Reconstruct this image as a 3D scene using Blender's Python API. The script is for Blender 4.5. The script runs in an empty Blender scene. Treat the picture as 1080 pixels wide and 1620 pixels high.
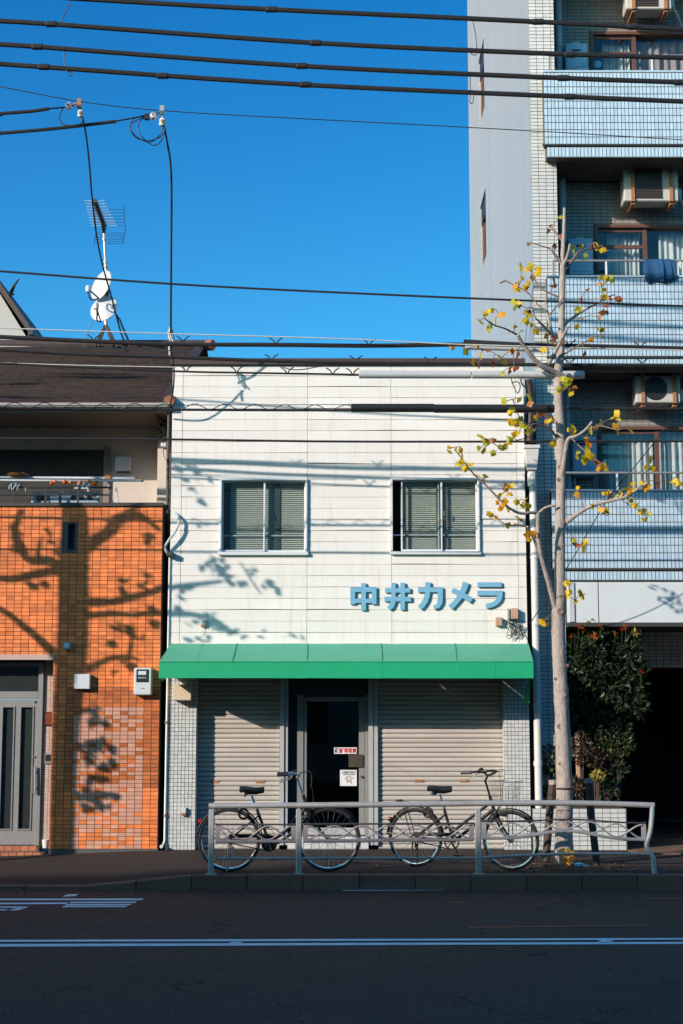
import bpy, bmesh, math, random
from mathutils import Vector, Matrix, noise
R = math.radians
random.seed(7)
SC = bpy.context.scene
COL = SC.collection

# ------------------------------------------------------------------ camera
CAM_D, CAM_H, FPX, PITCH = 19.4, 1.554, 2424.0, R(7.87)
cd = bpy.data.cameras.new('camera')
cam = bpy.data.objects.new('camera', cd); COL.objects.link(cam)
cam.location = (0, -CAM_D, CAM_H)
cam.rotation_euler = (R(90) + PITCH, 0, 0)
cd.sensor_fit = 'VERTICAL'; cd.sensor_height = 36; cd.sensor_width = 24
cd.lens = 36 * FPX / 1620
cd.clip_start = 0.1; cd.clip_end = 2000
SC.camera = cam
SC.render.resolution_x, SC.render.resolution_y = 682, 1024

# ------------------------------------------------------------------ light
SUN = Vector((1.2, 1.04, -0.59)).normalized()          # direction the light travels
SUN_EL = math.asin(-SUN.z)
SKY_STRENGTH, SUN_STRENGTH, EXPOSURE = 0.112, 4.75, 0.06
w = bpy.data.worlds.new('World'); SC.world = w; w.use_nodes = True
nt = w.node_tree; nt.nodes.clear()
sky = nt.nodes.new('ShaderNodeTexSky'); sky.sky_type = 'NISHITA'; sky.sun_disc = False
sky.sun_elevation = SUN_EL
sky.sun_rotation = math.atan2(-SUN.x, -SUN.y)
sky.altitude = 0; sky.air_density = 1.0; sky.dust_density = 1.2; sky.ozone_density = 4.0
tint = nt.nodes.new('ShaderNodeMix'); tint.data_type = 'RGBA'; tint.blend_type = 'MULTIPLY'
tint.inputs[0].default_value = 1.0
tint.inputs[7].default_value = (1, 1, 1, 1)
sep = nt.nodes.new('ShaderNodeSeparateColor'); com = nt.nodes.new('ShaderNodeCombineColor')
nt.links.new(tint.outputs[2], sep.inputs[0])
for ch, (gain, power) in enumerate(((0.062, 2.2), (0.86, 1.32), (1.58, 1.0))):      # a deeper, more cyan sky, the same all round
    pwn = nt.nodes.new('ShaderNodeMath'); pwn.operation = 'POWER'; pwn.inputs[1].default_value = power
    mln = nt.nodes.new('ShaderNodeMath'); mln.operation = 'MULTIPLY'; mln.inputs[1].default_value = gain
    nt.links.new(sep.outputs[ch], pwn.inputs[0]); nt.links.new(pwn.outputs[0], mln.inputs[0]); nt.links.new(mln.outputs[0], com.inputs[ch])
bg = nt.nodes.new('ShaderNodeBackground'); bg.inputs[1].default_value = SKY_STRENGTH
wo = nt.nodes.new('ShaderNodeOutputWorld')
nt.links.new(sky.outputs[0], tint.inputs[6]); # paler towards the horizon, the same all round
tc = nt.nodes.new('ShaderNodeTexCoord'); sz = nt.nodes.new('ShaderNodeSeparateXYZ'); nt.links.new(tc.outputs['Generated'], sz.inputs[0])
om = nt.nodes.new('ShaderNodeMath'); om.operation = 'SUBTRACT'; om.use_clamp = True; om.inputs[0].default_value = 1.0; nt.links.new(sz.outputs['Z'], om.inputs[1])
hp = nt.nodes.new('ShaderNodeMath'); hp.operation = 'POWER'; hp.inputs[1].default_value = 6.5; nt.links.new(om.outputs[0], hp.inputs[0])
hz_ = nt.nodes.new('ShaderNodeVectorMath'); hz_.operation = 'SCALE'; hz_.inputs[0].default_value = (2.4, 4.0, 4.2); nt.links.new(hp.outputs[0], hz_.inputs['Scale'])
hv = nt.nodes.new('ShaderNodeVectorMath'); hv.operation = 'ADD'; nt.links.new(com.outputs[0], hv.inputs[0]); nt.links.new(hz_.outputs[0], hv.inputs[1])
nt.links.new(hv.outputs[0], bg.inputs[0])
nt.links.new(bg.outputs[0], wo.inputs[0])
sd = bpy.data.lights.new('sun', 'SUN'); sd.energy = SUN_STRENGTH; sd.angle = R(0.53); sd.color = (1.0, 0.89, 0.80)
so = bpy.data.objects.new('sun', sd); COL.objects.link(so)
so.rotation_euler = SUN.to_track_quat('-Z', 'Y').to_euler()
so.location = (-30, -30, 30)
vs = SC.view_settings
vs.view_transform = 'Standard'; vs.look = 'None'; vs.exposure = EXPOSURE; vs.gamma = 1.0; vs.use_curve_mapping = False
SC.cycles.max_bounces = 6; SC.cycles.diffuse_bounces = 4; SC.cycles.glossy_bounces = 3; SC.cycles.transparent_max_bounces = 12
SC.cycles.caustics_reflective = False; SC.cycles.caustics_refractive = False
SC.cycles.use_denoising = True

# ------------------------------------------------------------------ survey: a sight line met with the vertical plane y = Y
CP, SP = math.cos(PITCH), math.sin(PITCH)
def W(px, py, Y=0.0):
    u, v = (px - 540) / FPX, (810 - py) / FPX
    t = (Y + CAM_D) / (CP - SP * v)
    return Vector((u * t, Y, CAM_H + (SP + CP * v) * t))
def G(px, py, z=0.0):                                   # a sight line met with the ground plane z
    u, v = (px - 540) / FPX, (810 - py) / FPX
    t = (z - CAM_H) / (SP + CP * v)
    return Vector((u * t, -CAM_D + (CP - SP * v) * t, z))
def WX(px, py, Y=0.0): return W(px, py, Y).x
def WZ(py, Y=0.0): return W(540, py, Y).z

# ------------------------------------------------------------------ materials
MATS = {}
def pm(name, col, rough=0.6, var=0.12, scale=6.0, bump=0.0, bscale=80.0, metal=0.0, rnd=0.0, attr=0.0, spec=0.5,
       dirt=None, damt=0.0, dscale=1.6, stretch=(1, 1, 1), coat=0.0):
    m = bpy.data.materials.new(name); m.use_nodes = True; MATS[name] = m
    n = m.node_tree.nodes; L = m.node_tree.links
    b = n['Principled BSDF']
    b.inputs['Roughness'].default_value = rough; b.inputs['Metallic'].default_value = metal
    b.inputs['Specular IOR Level'].default_value = spec; b.inputs['Coat Weight'].default_value = coat
    geo = n.new('ShaderNodeNewGeometry')
    mp = n.new('ShaderNodeMapping'); mp.inputs['Scale'].default_value = stretch
    L.new(geo.outputs['Position'], mp.inputs[0])
    nz = n.new('ShaderNodeTexNoise'); nz.inputs['Scale'].default_value = scale; nz.inputs['Detail'].default_value = 6
    nz.inputs['Roughness'].default_value = 0.65
    L.new(mp.outputs[0], nz.inputs['Vector'])
    mr = n.new('ShaderNodeMapRange'); mr.inputs[1].default_value = 0.25; mr.inputs[2].default_value = 0.75
    mr.inputs[3].default_value = 1 - var; mr.inputs[4].default_value = 1 + var
    L.new(nz.outputs[0], mr.inputs[0])
    fac = mr.outputs[0]
    def times(a, bsock):
        q = n.new('ShaderNodeMath'); q.operation = 'MULTIPLY'; L.new(a, q.inputs[0]); L.new(bsock, q.inputs[1]); return q.outputs[0]
    if rnd:
        oi = n.new('ShaderNodeObjectInfo'); r2 = n.new('ShaderNodeMapRange')
        r2.inputs[3].default_value = 1 - rnd; r2.inputs[4].default_value = 1 + rnd
        L.new(oi.outputs['Random'], r2.inputs[0]); fac = times(fac, r2.outputs[0])
    if attr:
        at = n.new('ShaderNodeAttribute'); at.attribute_name = 'rnd'; r3 = n.new('ShaderNodeMapRange')
        r3.inputs[3].default_value = 1 - attr; r3.inputs[4].default_value = 1 + attr
        L.new(at.outputs['Fac'], r3.inputs[0]); fac = times(fac, r3.outputs[0])
    vm = n.new('ShaderNodeVectorMath'); vm.operation = 'SCALE'; vm.inputs[0].default_value = col[:3]
    L.new(fac, vm.inputs['Scale'])
    out = vm.outputs[0]
    if dirt:
        d1 = n.new('ShaderNodeTexNoise'); d1.inputs['Scale'].default_value = dscale; d1.inputs['Detail'].default_value = 8
        d1.inputs['Roughness'].default_value = 0.72
        mp2 = n.new('ShaderNodeMapping'); mp2.inputs['Location'].default_value = (3.1, 7.7, 1.9); mp2.inputs['Scale'].default_value = stretch
        L.new(geo.outputs['Position'], mp2.inputs[0]); L.new(mp2.outputs[0], d1.inputs['Vector'])
        dr = n.new('ShaderNodeMapRange'); dr.inputs[1].default_value = 0.52; dr.inputs[2].default_value = 0.78
        dr.inputs[3].default_value = 0; dr.inputs[4].default_value = damt
        L.new(d1.outputs[0], dr.inputs[0])
        mx = n.new('ShaderNodeMix'); mx.data_type = 'RGBA'; mx.inputs[7].default_value = (*dirt, 1)
        L.new(dr.outputs[0], mx.inputs[0]); L.new(out, mx.inputs[6]); out = mx.outputs[2]
    L.new(out, b.inputs['Base Color'])
    if bump:
        bn = n.new('ShaderNodeTexNoise'); bn.inputs['Scale'].default_value = bscale; bn.inputs['Detail'].default_value = 5
        L.new(mp.outputs[0], bn.inputs['Vector'])
        bb = n.new('ShaderNodeBump'); bb.inputs['Strength'].default_value = bump; bb.inputs['Distance'].default_value = 0.01
        L.new(bn.outputs[0], bb.inputs['Height']); L.new(bb.outputs[0], b.inputs['Normal'])
    return m
def glass(name, tintc, refl=0.09, rough=0.0):
    m = bpy.data.materials.new(name); m.use_nodes = True; MATS[name] = m
    n = m.node_tree.nodes; L = m.node_tree.links; n.clear()
    o = n.new('ShaderNodeOutputMaterial'); t = n.new('ShaderNodeBsdfTransparent'); t.inputs[0].default_value = (*tintc, 1)
    g = n.new('ShaderNodeBsdfGlossy'); g.inputs['Roughness'].default_value = rough
    lw = n.new('ShaderNodeLayerWeight'); lw.inputs[0].default_value = 0.5
    pw = n.new('ShaderNodeMath'); pw.operation = 'POWER'; pw.inputs[1].default_value = 5
    ad = n.new('ShaderNodeMath'); ad.operation = 'MULTIPLY_ADD'; ad.inputs[1].default_value = 0.9; ad.inputs[2].default_value = refl; ad.use_clamp = True
    mx = n.new('ShaderNodeMixShader')
    L.new(lw.outputs['Facing'], pw.inputs[0]); L.new(pw.outputs[0], ad.inputs[0]); L.new(ad.outputs[0], mx.inputs[0])
    L.new(t.outputs[0], mx.inputs[1]); L.new(g.outputs[0], mx.inputs[2]); L.new(mx.outputs[0], o.inputs[0])
    return m
def leafmat(name, col, trans=0.35, rough=0.45, rnd=0.3):
    m = bpy.data.materials.new(name); m.use_nodes = True; MATS[name] = m
    n = m.node_tree.nodes; L = m.node_tree.links
    b = n['Principled BSDF']; b.inputs['Roughness'].default_value = rough
    o = n['Material Output']
    oi = n.new('ShaderNodeObjectInfo'); at = n.new('ShaderNodeAttribute'); at.attribute_name = 'rnd'
    ad = n.new('ShaderNodeMath'); ad.operation = 'ADD'; L.new(oi.outputs['Random'], ad.inputs[0]); L.new(at.outputs['Fac'], ad.inputs[1])
    fr = n.new('ShaderNodeMath'); fr.operation = 'FRACT'; L.new(ad.outputs[0], fr.inputs[0])
    geo = n.new('ShaderNodeNewGeometry')
    nz = n.new('ShaderNodeTexNoise'); nz.inputs['Scale'].default_value = 30; L.new(geo.outputs['Position'], nz.inputs['Vector'])
    a2 = n.new('ShaderNodeMath'); a2.operation = 'MULTIPLY_ADD'; a2.inputs[1].default_value = 0.5; L.new(nz.outputs[0], a2.inputs[0]); L.new(fr.outputs[0], a2.inputs[2])
    r2 = n.new('ShaderNodeMapRange'); r2.inputs[2].default_value = 1.5; r2.inputs[3].default_value = 1 - rnd; r2.inputs[4].default_value = 1 + rnd; L.new(a2.outputs[0], r2.inputs[0])
    vm = n.new('ShaderNodeVectorMath'); vm.operation = 'SCALE'; vm.inputs[0].default_value = col; L.new(r2.outputs[0], vm.inputs['Scale'])
    L.new(vm.outputs[0], b.inputs['Base Color'])
    t = n.new('ShaderNodeBsdfTranslucent'); L.new(vm.outputs[0], t.inputs[0])
    mx = n.new('ShaderNodeMixShader'); mx.inputs[0].default_value = trans
    L.new(b.outputs[0], mx.inputs[1]); L.new(t.outputs[0], mx.inputs[2]); L.new(mx.outputs[0], o.inputs[0])
    return m

# ------------------------------------------------------------------ mesh helpers
def wloc(o):
    v = Vector((0, 0, 0))
    while o is not None: v += o.location; o = o.parent
    return v
class MB:
    def __init__(s): s.v = []; s.f = []; s.r = []; s.cur = 0.0
    def poly(s, pts):
        i = len(s.v); s.v += [tuple(p) for p in pts]; s.f.append(tuple(range(i, i + len(pts)))); s.r.append(s.cur); return s
    def box(s, x0, x1, y0, y1, z0, z1):
        i = len(s.v)
        s.v += [(x0, y0, z0), (x1, y0, z0), (x1, y1, z0), (x0, y1, z0), (x0, y0, z1), (x1, y0, z1), (x1, y1, z1), (x0, y1, z1)]
        for q in ((0, 3, 2, 1), (4, 5, 6, 7), (0, 1, 5, 4), (1, 2, 6, 5), (2, 3, 7, 6), (3, 0, 4, 7)):
            s.f.append(tuple(i + k for k in q)); s.r.append(s.cur)
        return s
    def tile(s, x0, x1, z0, z1, y0, y1, ch=0.0):        # open-backed tile facing -y
        i = len(s.v)
        s.v += [(x0 + ch, y0, z0 + ch), (x1 - ch, y0, z0 + ch), (x1 - ch, y0, z1 - ch), (x0 + ch, y0, z1 - ch), (x0, y1, z0), (x1, y1, z0), (x1, y1, z1), (x0, y1, z1)]
        for q in ((0, 1, 2, 3), (4, 5, 1, 0), (5, 6, 2, 1), (6, 7, 3, 2), (7, 4, 0, 3)):
            s.f.append(tuple(i + k for k in q)); s.r.append(s.cur)
        return s
    def hexa(s, p):                                     # 8 points ordered as in box
        i = len(s.v); s.v += [tuple(q) for q in p]
        for q in ((0, 3, 2, 1), (4, 5, 6, 7), (0, 1, 5, 4), (1, 2, 6, 5), (2, 3, 7, 6), (3, 0, 4, 7)):
            s.f.append(tuple(i + k for k in q)); s.r.append(s.cur)
        return s
    def prism(s, pts, y0, y1):                          # polygon in xz, extruded from y0 (front) to y1
        n = len(pts); i = len(s.v)
        s.v += [(p[0], y0, p[1]) for p in pts] + [(p[0], y1, p[1]) for p in pts]
        s.f.append(tuple(range(i, i + n))); s.f.append(tuple(range(i + 2 * n - 1, i + n - 1, -1))); s.r += [s.cur] * 2
        for k in range(n):
            a, b2 = i + k, i + (k + 1) % n
            s.f.append((a, a + n, b2 + n, b2)); s.r.append(s.cur)
        return s
    def prism_x(s, pts, x0, x1):                        # polygon in yz, extruded along x
        n = len(pts); i = len(s.v)
        s.v += [(x0, p[0], p[1]) for p in pts] + [(x1, p[0], p[1]) for p in pts]
        s.f.append(tuple(range(i, i + n))); s.f.append(tuple(range(i + 2 * n - 1, i + n - 1, -1))); s.r += [s.cur] * 2
        for k in range(n):
            a, b2 = i + k, i + (k + 1) % n
            s.f.append((a, a + n, b2 + n, b2)); s.r.append(s.cur)
        return s
    def tube(s, pts, r, n=8, flat=1.0, closed=False):
        pts = [Vector(p) for p in pts]; m = len(pts)
        rr = r if isinstance(r, (list, tuple)) else [r] * m
        base = len(s.v); up = None
        for k in range(m):
            if closed: t = pts[(k + 1) % m] - pts[k - 1]
            else: t = pts[min(k + 1, m - 1)] - pts[max(k - 1, 0)]
            t.normalize()
            if up is None:
                up = Vector((0, 0, 1)) if abs(t.z) < 0.9 else Vector((0, 1, 0))
            up = (up - t * up.dot(t)).normalized(); sd2 = t.cross(up)
            for j in range(n):
                a = 2 * math.pi * j / n
                s.v.append(tuple(pts[k] + (sd2 * math.cos(a) * flat + up * math.sin(a)) * rr[k]))
        for k in range(m if closed else m - 1):
            k2 = (k + 1) % m
            for j in range(n):
                a = base + k * n + j; b2 = base + k * n + (j + 1) % n
                c = base + k2 * n + (j + 1) % n; d = base + k2 * n + j
                s.f.append((a, d, c, b2)); s.r.append(s.cur)
        if not closed:
            s.f.append(tuple(base + j for j in range(n))); s.f.append(tuple(base + (m - 1) * n + j for j in range(n - 1, -1, -1))); s.r += [s.cur] * 2
        return s
    def bar(s, a, b2, w2, h2, upv=(0, 0, 1)):           # rectangular bar from a to b
        a, b2 = Vector(a), Vector(b2); t = (b2 - a).normalized(); u = Vector(upv)
        if abs(t.dot(u)) > 0.98: u = Vector((0, 1, 0))
        sd2 = t.cross(u).normalized() * w2 / 2; u = sd2.cross(t).normalized() * h2 / 2
        return s.hexa([a - sd2 - u, a + sd2 - u, b2 + sd2 - u, b2 - sd2 - u, a - sd2 + u, a + sd2 + u, b2 + sd2 + u, b2 - sd2 + u])
    def lathe(s, prof, c, axis='z', n=16):              # prof: (radius, along) pairs
        base = len(s.v); c = Vector(c)
        for (r, h) in prof:
            for j in range(n):
                a = 2 * math.pi * j / n; x, y = r * math.cos(a), r * math.sin(a)
                s.v.append(tuple(c + (Vector((x, y, h)) if axis == 'z' else Vector((x, h, y)) if axis == 'y' else Vector((h, x, y)))))
        for k in range(len(prof) - 1):
            for j in range(n):
                a = base + k * n + j; b2 = base + k * n + (j + 1) % n
                q = (a, b2, b2 + n, a + n)
                s.f.append(q if axis != 'y' else q[::-1]); s.r.append(s.cur)
        for k in (0, len(prof) - 1):
            if prof[k][0] > 1e-5:
                q = tuple(base + k * n + j for j in range(n)); s.f.append(q[::-1] if k == 0 else q); s.r.append(s.cur)
        return s
    def ball(s, c, r, n=10, sz=(1, 1, 1)):
        base = len(s.v); m = n // 2
        for k in range(m + 1):
            th = math.pi * k / m
            for j in range(n):
                a = 2 * math.pi * j / n
                s.v.append((c[0] + sz[0] * r * math.sin(th) * math.cos(a), c[1] + sz[1] * r * math.sin(th) * math.sin(a), c[2] + sz[2] * r * math.cos(th)))
        for k in range(m):
            for j in range(n):
                a = base + k * n + j; b2 = base + k * n + (j + 1) % n
                s.f.append((a, a + n, b2 + n, b2)); s.r.append(s.cur)
        return s
    def torus(s, c, Rm, r, axis='y', n=40, k=8, flat=1.0):
        c = Vector(c); pts = []
        for j in range(n):
            a = 2 * math.pi * j / n
            pts.append(c + (Vector((Rm * math.cos(a), 0, Rm * math.sin(a))) if axis == 'y' else Vector((Rm * math.cos(a), Rm * math.sin(a), 0))))
        base = len(s.v)
        for j in range(n):
            rad = (pts[j] - c).normalized(); ax = Vector((0, 1, 0)) if axis == 'y' else Vector((0, 0, 1))
            for i in range(k):
                a = 2 * math.pi * i / k
                s.v.append(tuple(pts[j] + rad * r * math.cos(a) + ax * r * flat * math.sin(a)))
        for j in range(n):
            for i in range(k):
                a = base + j * k + i; b2 = base + j * k + (i + 1) % k
                c2 = base + ((j + 1) % n) * k + (i + 1) % k; d = base + ((j + 1) % n) * k + i
                s.f.append((a, b2, c2, d)); s.r.append(s.cur)
        return s
    def mesh(s, name, mat, smooth=False, bevel=0.0, off=Vector((0, 0, 0))):
        me = bpy.data.meshes.new(name)
        me.from_pydata([(v[0] - off[0], v[1] - off[1], v[2] - off[2]) for v in s.v], [], s.f)
        if any(s.r) and not bevel:
            at = me.attributes.new('rnd', 'FLOAT', 'FACE'); at.data.foreach_set('value', s.r)
        bm = bmesh.new(); bm.from_mesh(me)
        if smooth or bevel: bmesh.ops.remove_doubles(bm, verts=bm.verts, dist=1e-5)
        bmesh.ops.recalc_face_normals(bm, faces=bm.faces)
        if bevel:
            es = [e for e in bm.edges if len(e.link_faces) == 2 and e.calc_face_angle(0) > 0.6]
            bmesh.ops.bevel(bm, geom=es, offset=bevel, segments=1, profile=0.5, affect='EDGES', clamp_overlap=True)
        bm.to_mesh(me); bm.free()
        if smooth:
            me.polygons.foreach_set('use_smooth', [True] * len(me.polygons))
            me.set_sharp_from_angle(angle=R(38))
        for mm in (mat if isinstance(mat, (list, tuple)) else [mat]): me.materials.append(MATS[mm] if isinstance(mm, str) else mm)
        return me
    def build(s, name, mat, parent=None, smooth=False, bevel=0.0, kind=None):
        off = wloc(parent) if parent is not None else Vector((0, 0, 0))
        o = bpy.data.objects.new(name, s.mesh(name, mat, smooth, bevel, off)); COL.objects.link(o)
        if parent is not None: o.parent = parent
        if kind: o['kind'] = kind
        return o
def thing(name, label, cat, loc=(0, 0, 0), group=None, rz=0.0):
    o = bpy.data.objects.new(name, None); COL.objects.link(o); o.location = loc; o.rotation_euler = (0, 0, rz)
    o.empty_display_size = 0.1
    o['label'] = label; o['category'] = cat
    if group: o['group'] = group
    return o
def tag(o, label, cat, group=None):
    o['label'] = label; o['category'] = cat
    if group: o['group'] = group
    return o
def put(mesh, name, parent, loc, rot=(0, 0, 0), scale=None):
    o = bpy.data.objects.new(name, mesh); COL.objects.link(o)
    if parent is not None: o.parent = parent; loc = Vector(loc) - wloc(parent)
    o.location = loc; o.rotation_euler = rot
    if scale is not None: o.scale = scale
    return o
def copy_tree(o, parent=None):
    c = o.copy(); COL.objects.link(c); c.parent = parent
    for ch in list(o.children): copy_tree(ch, c)
    return c
def subtract(rects, holes):                             # axis-aligned rectangle difference (x0,x1,z0,z1)
    for h in holes:
        out = []
        for r in rects:
            if h[0] >= r[1] or h[1] <= r[0] or h[2] >= r[3] or h[3] <= r[2]: out.append(r); continue
            a0, a1 = max(r[0], h[0]), min(r[1], h[1])
            if r[0] < a0: out.append((r[0], a0, r[2], r[3]))
            if a1 < r[1]: out.append((a1, r[1], r[2], r[3]))
            if r[2] < h[2]: out.append((a0, a1, r[2], h[2]))
            if h[3] < r[3]: out.append((a0, a1, h[3], r[3]))
        rects = out
    return rects
def tiles(x0, x1, z0, z1, Y, pw, ph, gap, proud, holes=(), skip=None, jit=0.0):
    mb = MB(); nx = max(1, round((x1 - x0) / pw)); nz = max(1, round((z1 - z0) / ph))
    pw, ph = (x1 - x0) / nx, (z1 - z0) / nz
    for i in range(nx):
        for j in range(nz):
            a = (x0 + i * pw + gap / 2, x0 + (i + 1) * pw - gap / 2, z0 + j * ph + gap / 2, z0 + (j + 1) * ph - gap / 2)
            for q in subtract([a], holes):
                if q[1] - q[0] < 0.012 or q[3] - q[2] < 0.012: continue
                mb.cur = random.random(); dy = random.uniform(-jit, jit)
                mb.tile(q[0], q[1], q[2], q[3], Y - proud + dy, Y, 0.002)
    return mb
def arc_pts(pts, n=6):                                   # Catmull-Rom resample
    P = [Vector(p) for p in pts]; out = []
    for k in range(len(P) - 1):
        p0, p1, p2, p3 = P[max(k - 1, 0)], P[k], P[k + 1], P[min(k + 2, len(P) - 1)]
        for j in range(n):
            t = j / n
            out.append(0.5 * ((2 * p1) + (p2 - p0) * t + (2 * p0 - 5 * p1 + 4 * p2 - p3) * t * t + (3 * p1 - p0 - 3 * p2 + p3) * t ** 3))
    out.append(P[-1]); return out

# ------------------------------------------------------------------ palette
pm('siding', (0.80, 0.765, 0.705), 0.5, 0.03, 4, 0.05, 60, rnd=0.03, dirt=(0.50, 0.41, 0.32), damt=0.36, dscale=3.2, stretch=(3.5, 1, 0.45))
pm('siding_gap', (0.26, 0.22, 0.19), 0.9)
pm('brown_metal', (0.065, 0.038, 0.033), 0.6, 0.2)
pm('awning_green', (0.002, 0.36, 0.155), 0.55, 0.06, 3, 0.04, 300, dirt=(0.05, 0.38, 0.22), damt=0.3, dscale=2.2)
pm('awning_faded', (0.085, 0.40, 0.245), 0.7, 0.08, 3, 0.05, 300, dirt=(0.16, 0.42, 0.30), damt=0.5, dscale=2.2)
pm('sign_blue', (0.19, 0.43, 0.60), 0.4, 0.03)
pm('sign_edge', (0.09, 0.19, 0.26), 0.5, 0.1)
pm('shutter', (0.53, 0.475, 0.42), 0.5, 0.10, 2.5, 0.04, 40, rnd=0.045, dirt=(0.30, 0.22, 0.16), damt=0.35, dscale=3, stretch=(0.5, 1, 3))
pm('alu', (0.55, 0.55, 0.54), 0.4, 0.06, 8, metal=0.25, dirt=(0.30, 0.20, 0.13), damt=0.35, dscale=4)
pm('alu_white', (0.68, 0.70, 0.71), 0.4, 0.05)
pm('alu_grey', (0.30, 0.29, 0.28), 0.4, 0.06, metal=0.2)
pm('rust', (0.36, 0.155, 0.065), 0.7, 0.3, 30)
pm('dark_frame', (0.035, 0.035, 0.036), 0.5, 0.1)
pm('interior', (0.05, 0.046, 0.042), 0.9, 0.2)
pm('plaster_room', (0.35, 0.34, 0.32), 0.9)
pm('white_tile', (0.62, 0.625, 0.60), 0.3, 0.05, attr=0.09)
pm('grout', (0.10, 0.095, 0.09), 0.9)
pm('grout_pale', (0.30, 0.27, 0.25), 0.9)
pm('brick_orange', (0.70, 0.190, 0.050), 0.5, 0.14, 14, 0.06, 200, rnd=0.24, attr=0.24, dirt=(0.34, 0.10, 0.04), damt=0.35, dscale=2.4, stretch=(1.4, 1, 0.8))
pm('brick_pink', (0.68, 0.335, 0.225), 0.55, 0.08, 18, 0.06, 200, rnd=0.10, attr=0.12)
pm('brick_pale', (0.60, 0.43, 0.35), 0.55, 0.08, 18, attr=0.1)
pm('brick_step', (0.46, 0.15, 0.065), 0.6, 0.15, 18, rnd=0.15)
pm('coping', (0.045, 0.042, 0.04), 0.6)
pm('plaster', (0.63, 0.545, 0.47), 0.8, 0.06, 4, 0.08, 120, dirt=(0.42, 0.35, 0.30), damt=0.4)
pm('soffit', (0.27, 0.21, 0.17), 0.8, 0.06)
pm('roof_brown', (0.048, 0.030, 0.025), 0.65, 0.3, 20, 0.3, 60, rnd=0.22, dirt=(0.12, 0.08, 0.06), damt=0.6, dscale=9, stretch=(0.4, 1, 1))
pm('roof_end', (0.30, 0.11, 0.06), 0.7, 0.2)
pm('apt_blue', (0.48, 0.625, 0.735), 0.28, 0.06, 3, attr=0.08, dirt=(0.30, 0.36, 0.40), damt=0.4, dscale=2.5, stretch=(4, 1, 0.35))
pm('apt_white', (0.66, 0.655, 0.62), 0.32, 0.06, rnd=0.06, attr=0.08)
pm('apt_panel', (0.62, 0.66, 0.67), 0.5, 0.06, 2, dirt=(0.42, 0.43, 0.42), damt=0.3)
pm('shaded_slab', (0.13, 0.10, 0.085), 0.85, 0.15, 5)  # balcony concrete, darkened: the shade under the slabs is put into its colour
pm('shaded_recess_tile', (0.31, 0.275, 0.25), 0.35, 0.06, attr=0.08)  # white wall tile made darker, the balcony shade painted into it
pm('concrete', (0.33, 0.31, 0.29), 0.85, 0.15, 5, 0.2, 60)
pm('pipe_grey', (0.50, 0.52, 0.53), 0.5, 0.08, dirt=(0.3, 0.26, 0.22), damt=0.3, dscale=4)
pm('pvc_white', (0.66, 0.64, 0.60), 0.45, 0.05, dirt=(0.42, 0.35, 0.28), damt=0.35, dscale=6)
pm('brown_alu', (0.135, 0.058, 0.04), 0.45, 0.1)
pm('ac_white', (0.52, 0.50, 0.46), 0.5, 0.06, dirt=(0.4, 0.33, 0.25), damt=0.4, dscale=6)
pm('black_plastic', (0.018, 0.018, 0.019), 0.42, 0.15)
pm('cable_black', (0.022, 0.020, 0.020), 0.5, 0.25, 12)
pm('cable_grey', (0.33, 0.32, 0.31), 0.5, 0.2)
pm('cable_white', (0.55, 0.53, 0.50), 0.6, 0.2, 40)
pm('porcelain', (0.78, 0.76, 0.72), 0.2, 0.03)
pm('steel', (0.42, 0.42, 0.42), 0.35, 0.15, metal=0.8)
pm('galv', (0.40, 0.385, 0.375), 0.5, 0.16, 14, 0.05, 90, metal=0.35, dirt=(0.24, 0.16, 0.11), damt=0.45, dscale=7)
pm('galv_pink', (0.33, 0.285, 0.285), 0.5, 0.14, 14, metal=0.3, dirt=(0.22, 0.15, 0.11), damt=0.4, dscale=7)
pm('chrome', (0.75, 0.75, 0.75), 0.16, 0.05, metal=1.0)
pm('rubber', (0.018, 0.017, 0.017), 0.75, 0.2)
pm('bike_black', (0.010, 0.0095, 0.0095), 0.4, 0.1, spec=0.3)
pm('saddle_black', (0.013, 0.012, 0.012), 0.45, 0.1)
pm('red_reflector', (0.45, 0.02, 0.012), 0.25, 0.05)
pm('bark', (0.39, 0.318, 0.272), 0.9, 0.34, 22, 1.0, 40, dirt=(0.14, 0.10, 0.08), damt=0.9, dscale=6.5, stretch=(1.7, 1.7, 0.6))
pm('twig', (0.20, 0.125, 0.095), 0.8, 0.2)
pm('bark_scar', (0.24, 0.165, 0.125), 0.9, 0.3, 40)
pm('stake', (0.085, 0.055, 0.042), 0.85, 0.3, 20, 0.4, 80)
pm('soil', (0.06, 0.042, 0.03), 0.95, 0.4, 30, 0.6, 60)
leafmat('leaf_yellow', (0.80, 0.52, 0.012), 0.4); leafmat('leaf_gold', (0.80, 0.36, 0.012), 0.4); leafmat('leaf_green', (0.56, 0.50, 0.025), 0.4)
leafmat('leaf_brown', (0.34, 0.12, 0.025)); leafmat('leaf_red', (0.48, 0.09, 0.02))
leafmat('bush_green', (0.020, 0.036, 0.012), 0.12, 0.5, 0.5); leafmat('bush_light', (0.065, 0.085, 0.025), 0.2, 0.4, 0.4)
leafmat('bush_brown', (0.055, 0.035, 0.02), 0.15, 0.5, 0.4)
leafmat('sprout_orange', (0.55, 0.15, 0.02), 0.3, 0.45, 0.35); leafmat('sprout_yellow', (0.42, 0.33, 0.06), 0.3, 0.45, 0.3)
leafmat('sprout_red', (0.60, 0.035, 0.015), 0.3, 0.45, 0.2)
pm('curtain', (0.72, 0.70, 0.66), 0.9, 0.04); pm('curtain_pink', (0.40, 0.31, 0.28), 0.9, 0.06)
pm('blind', (0.72, 0.71, 0.62), 0.55, 0.04)
pm('curtain_dark', (0.09, 0.11, 0.12), 0.9, 0.1)
pm('towel_blue', (0.018, 0.085, 0.20), 0.95, 0.25, 60, 0.8, 150)
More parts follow.
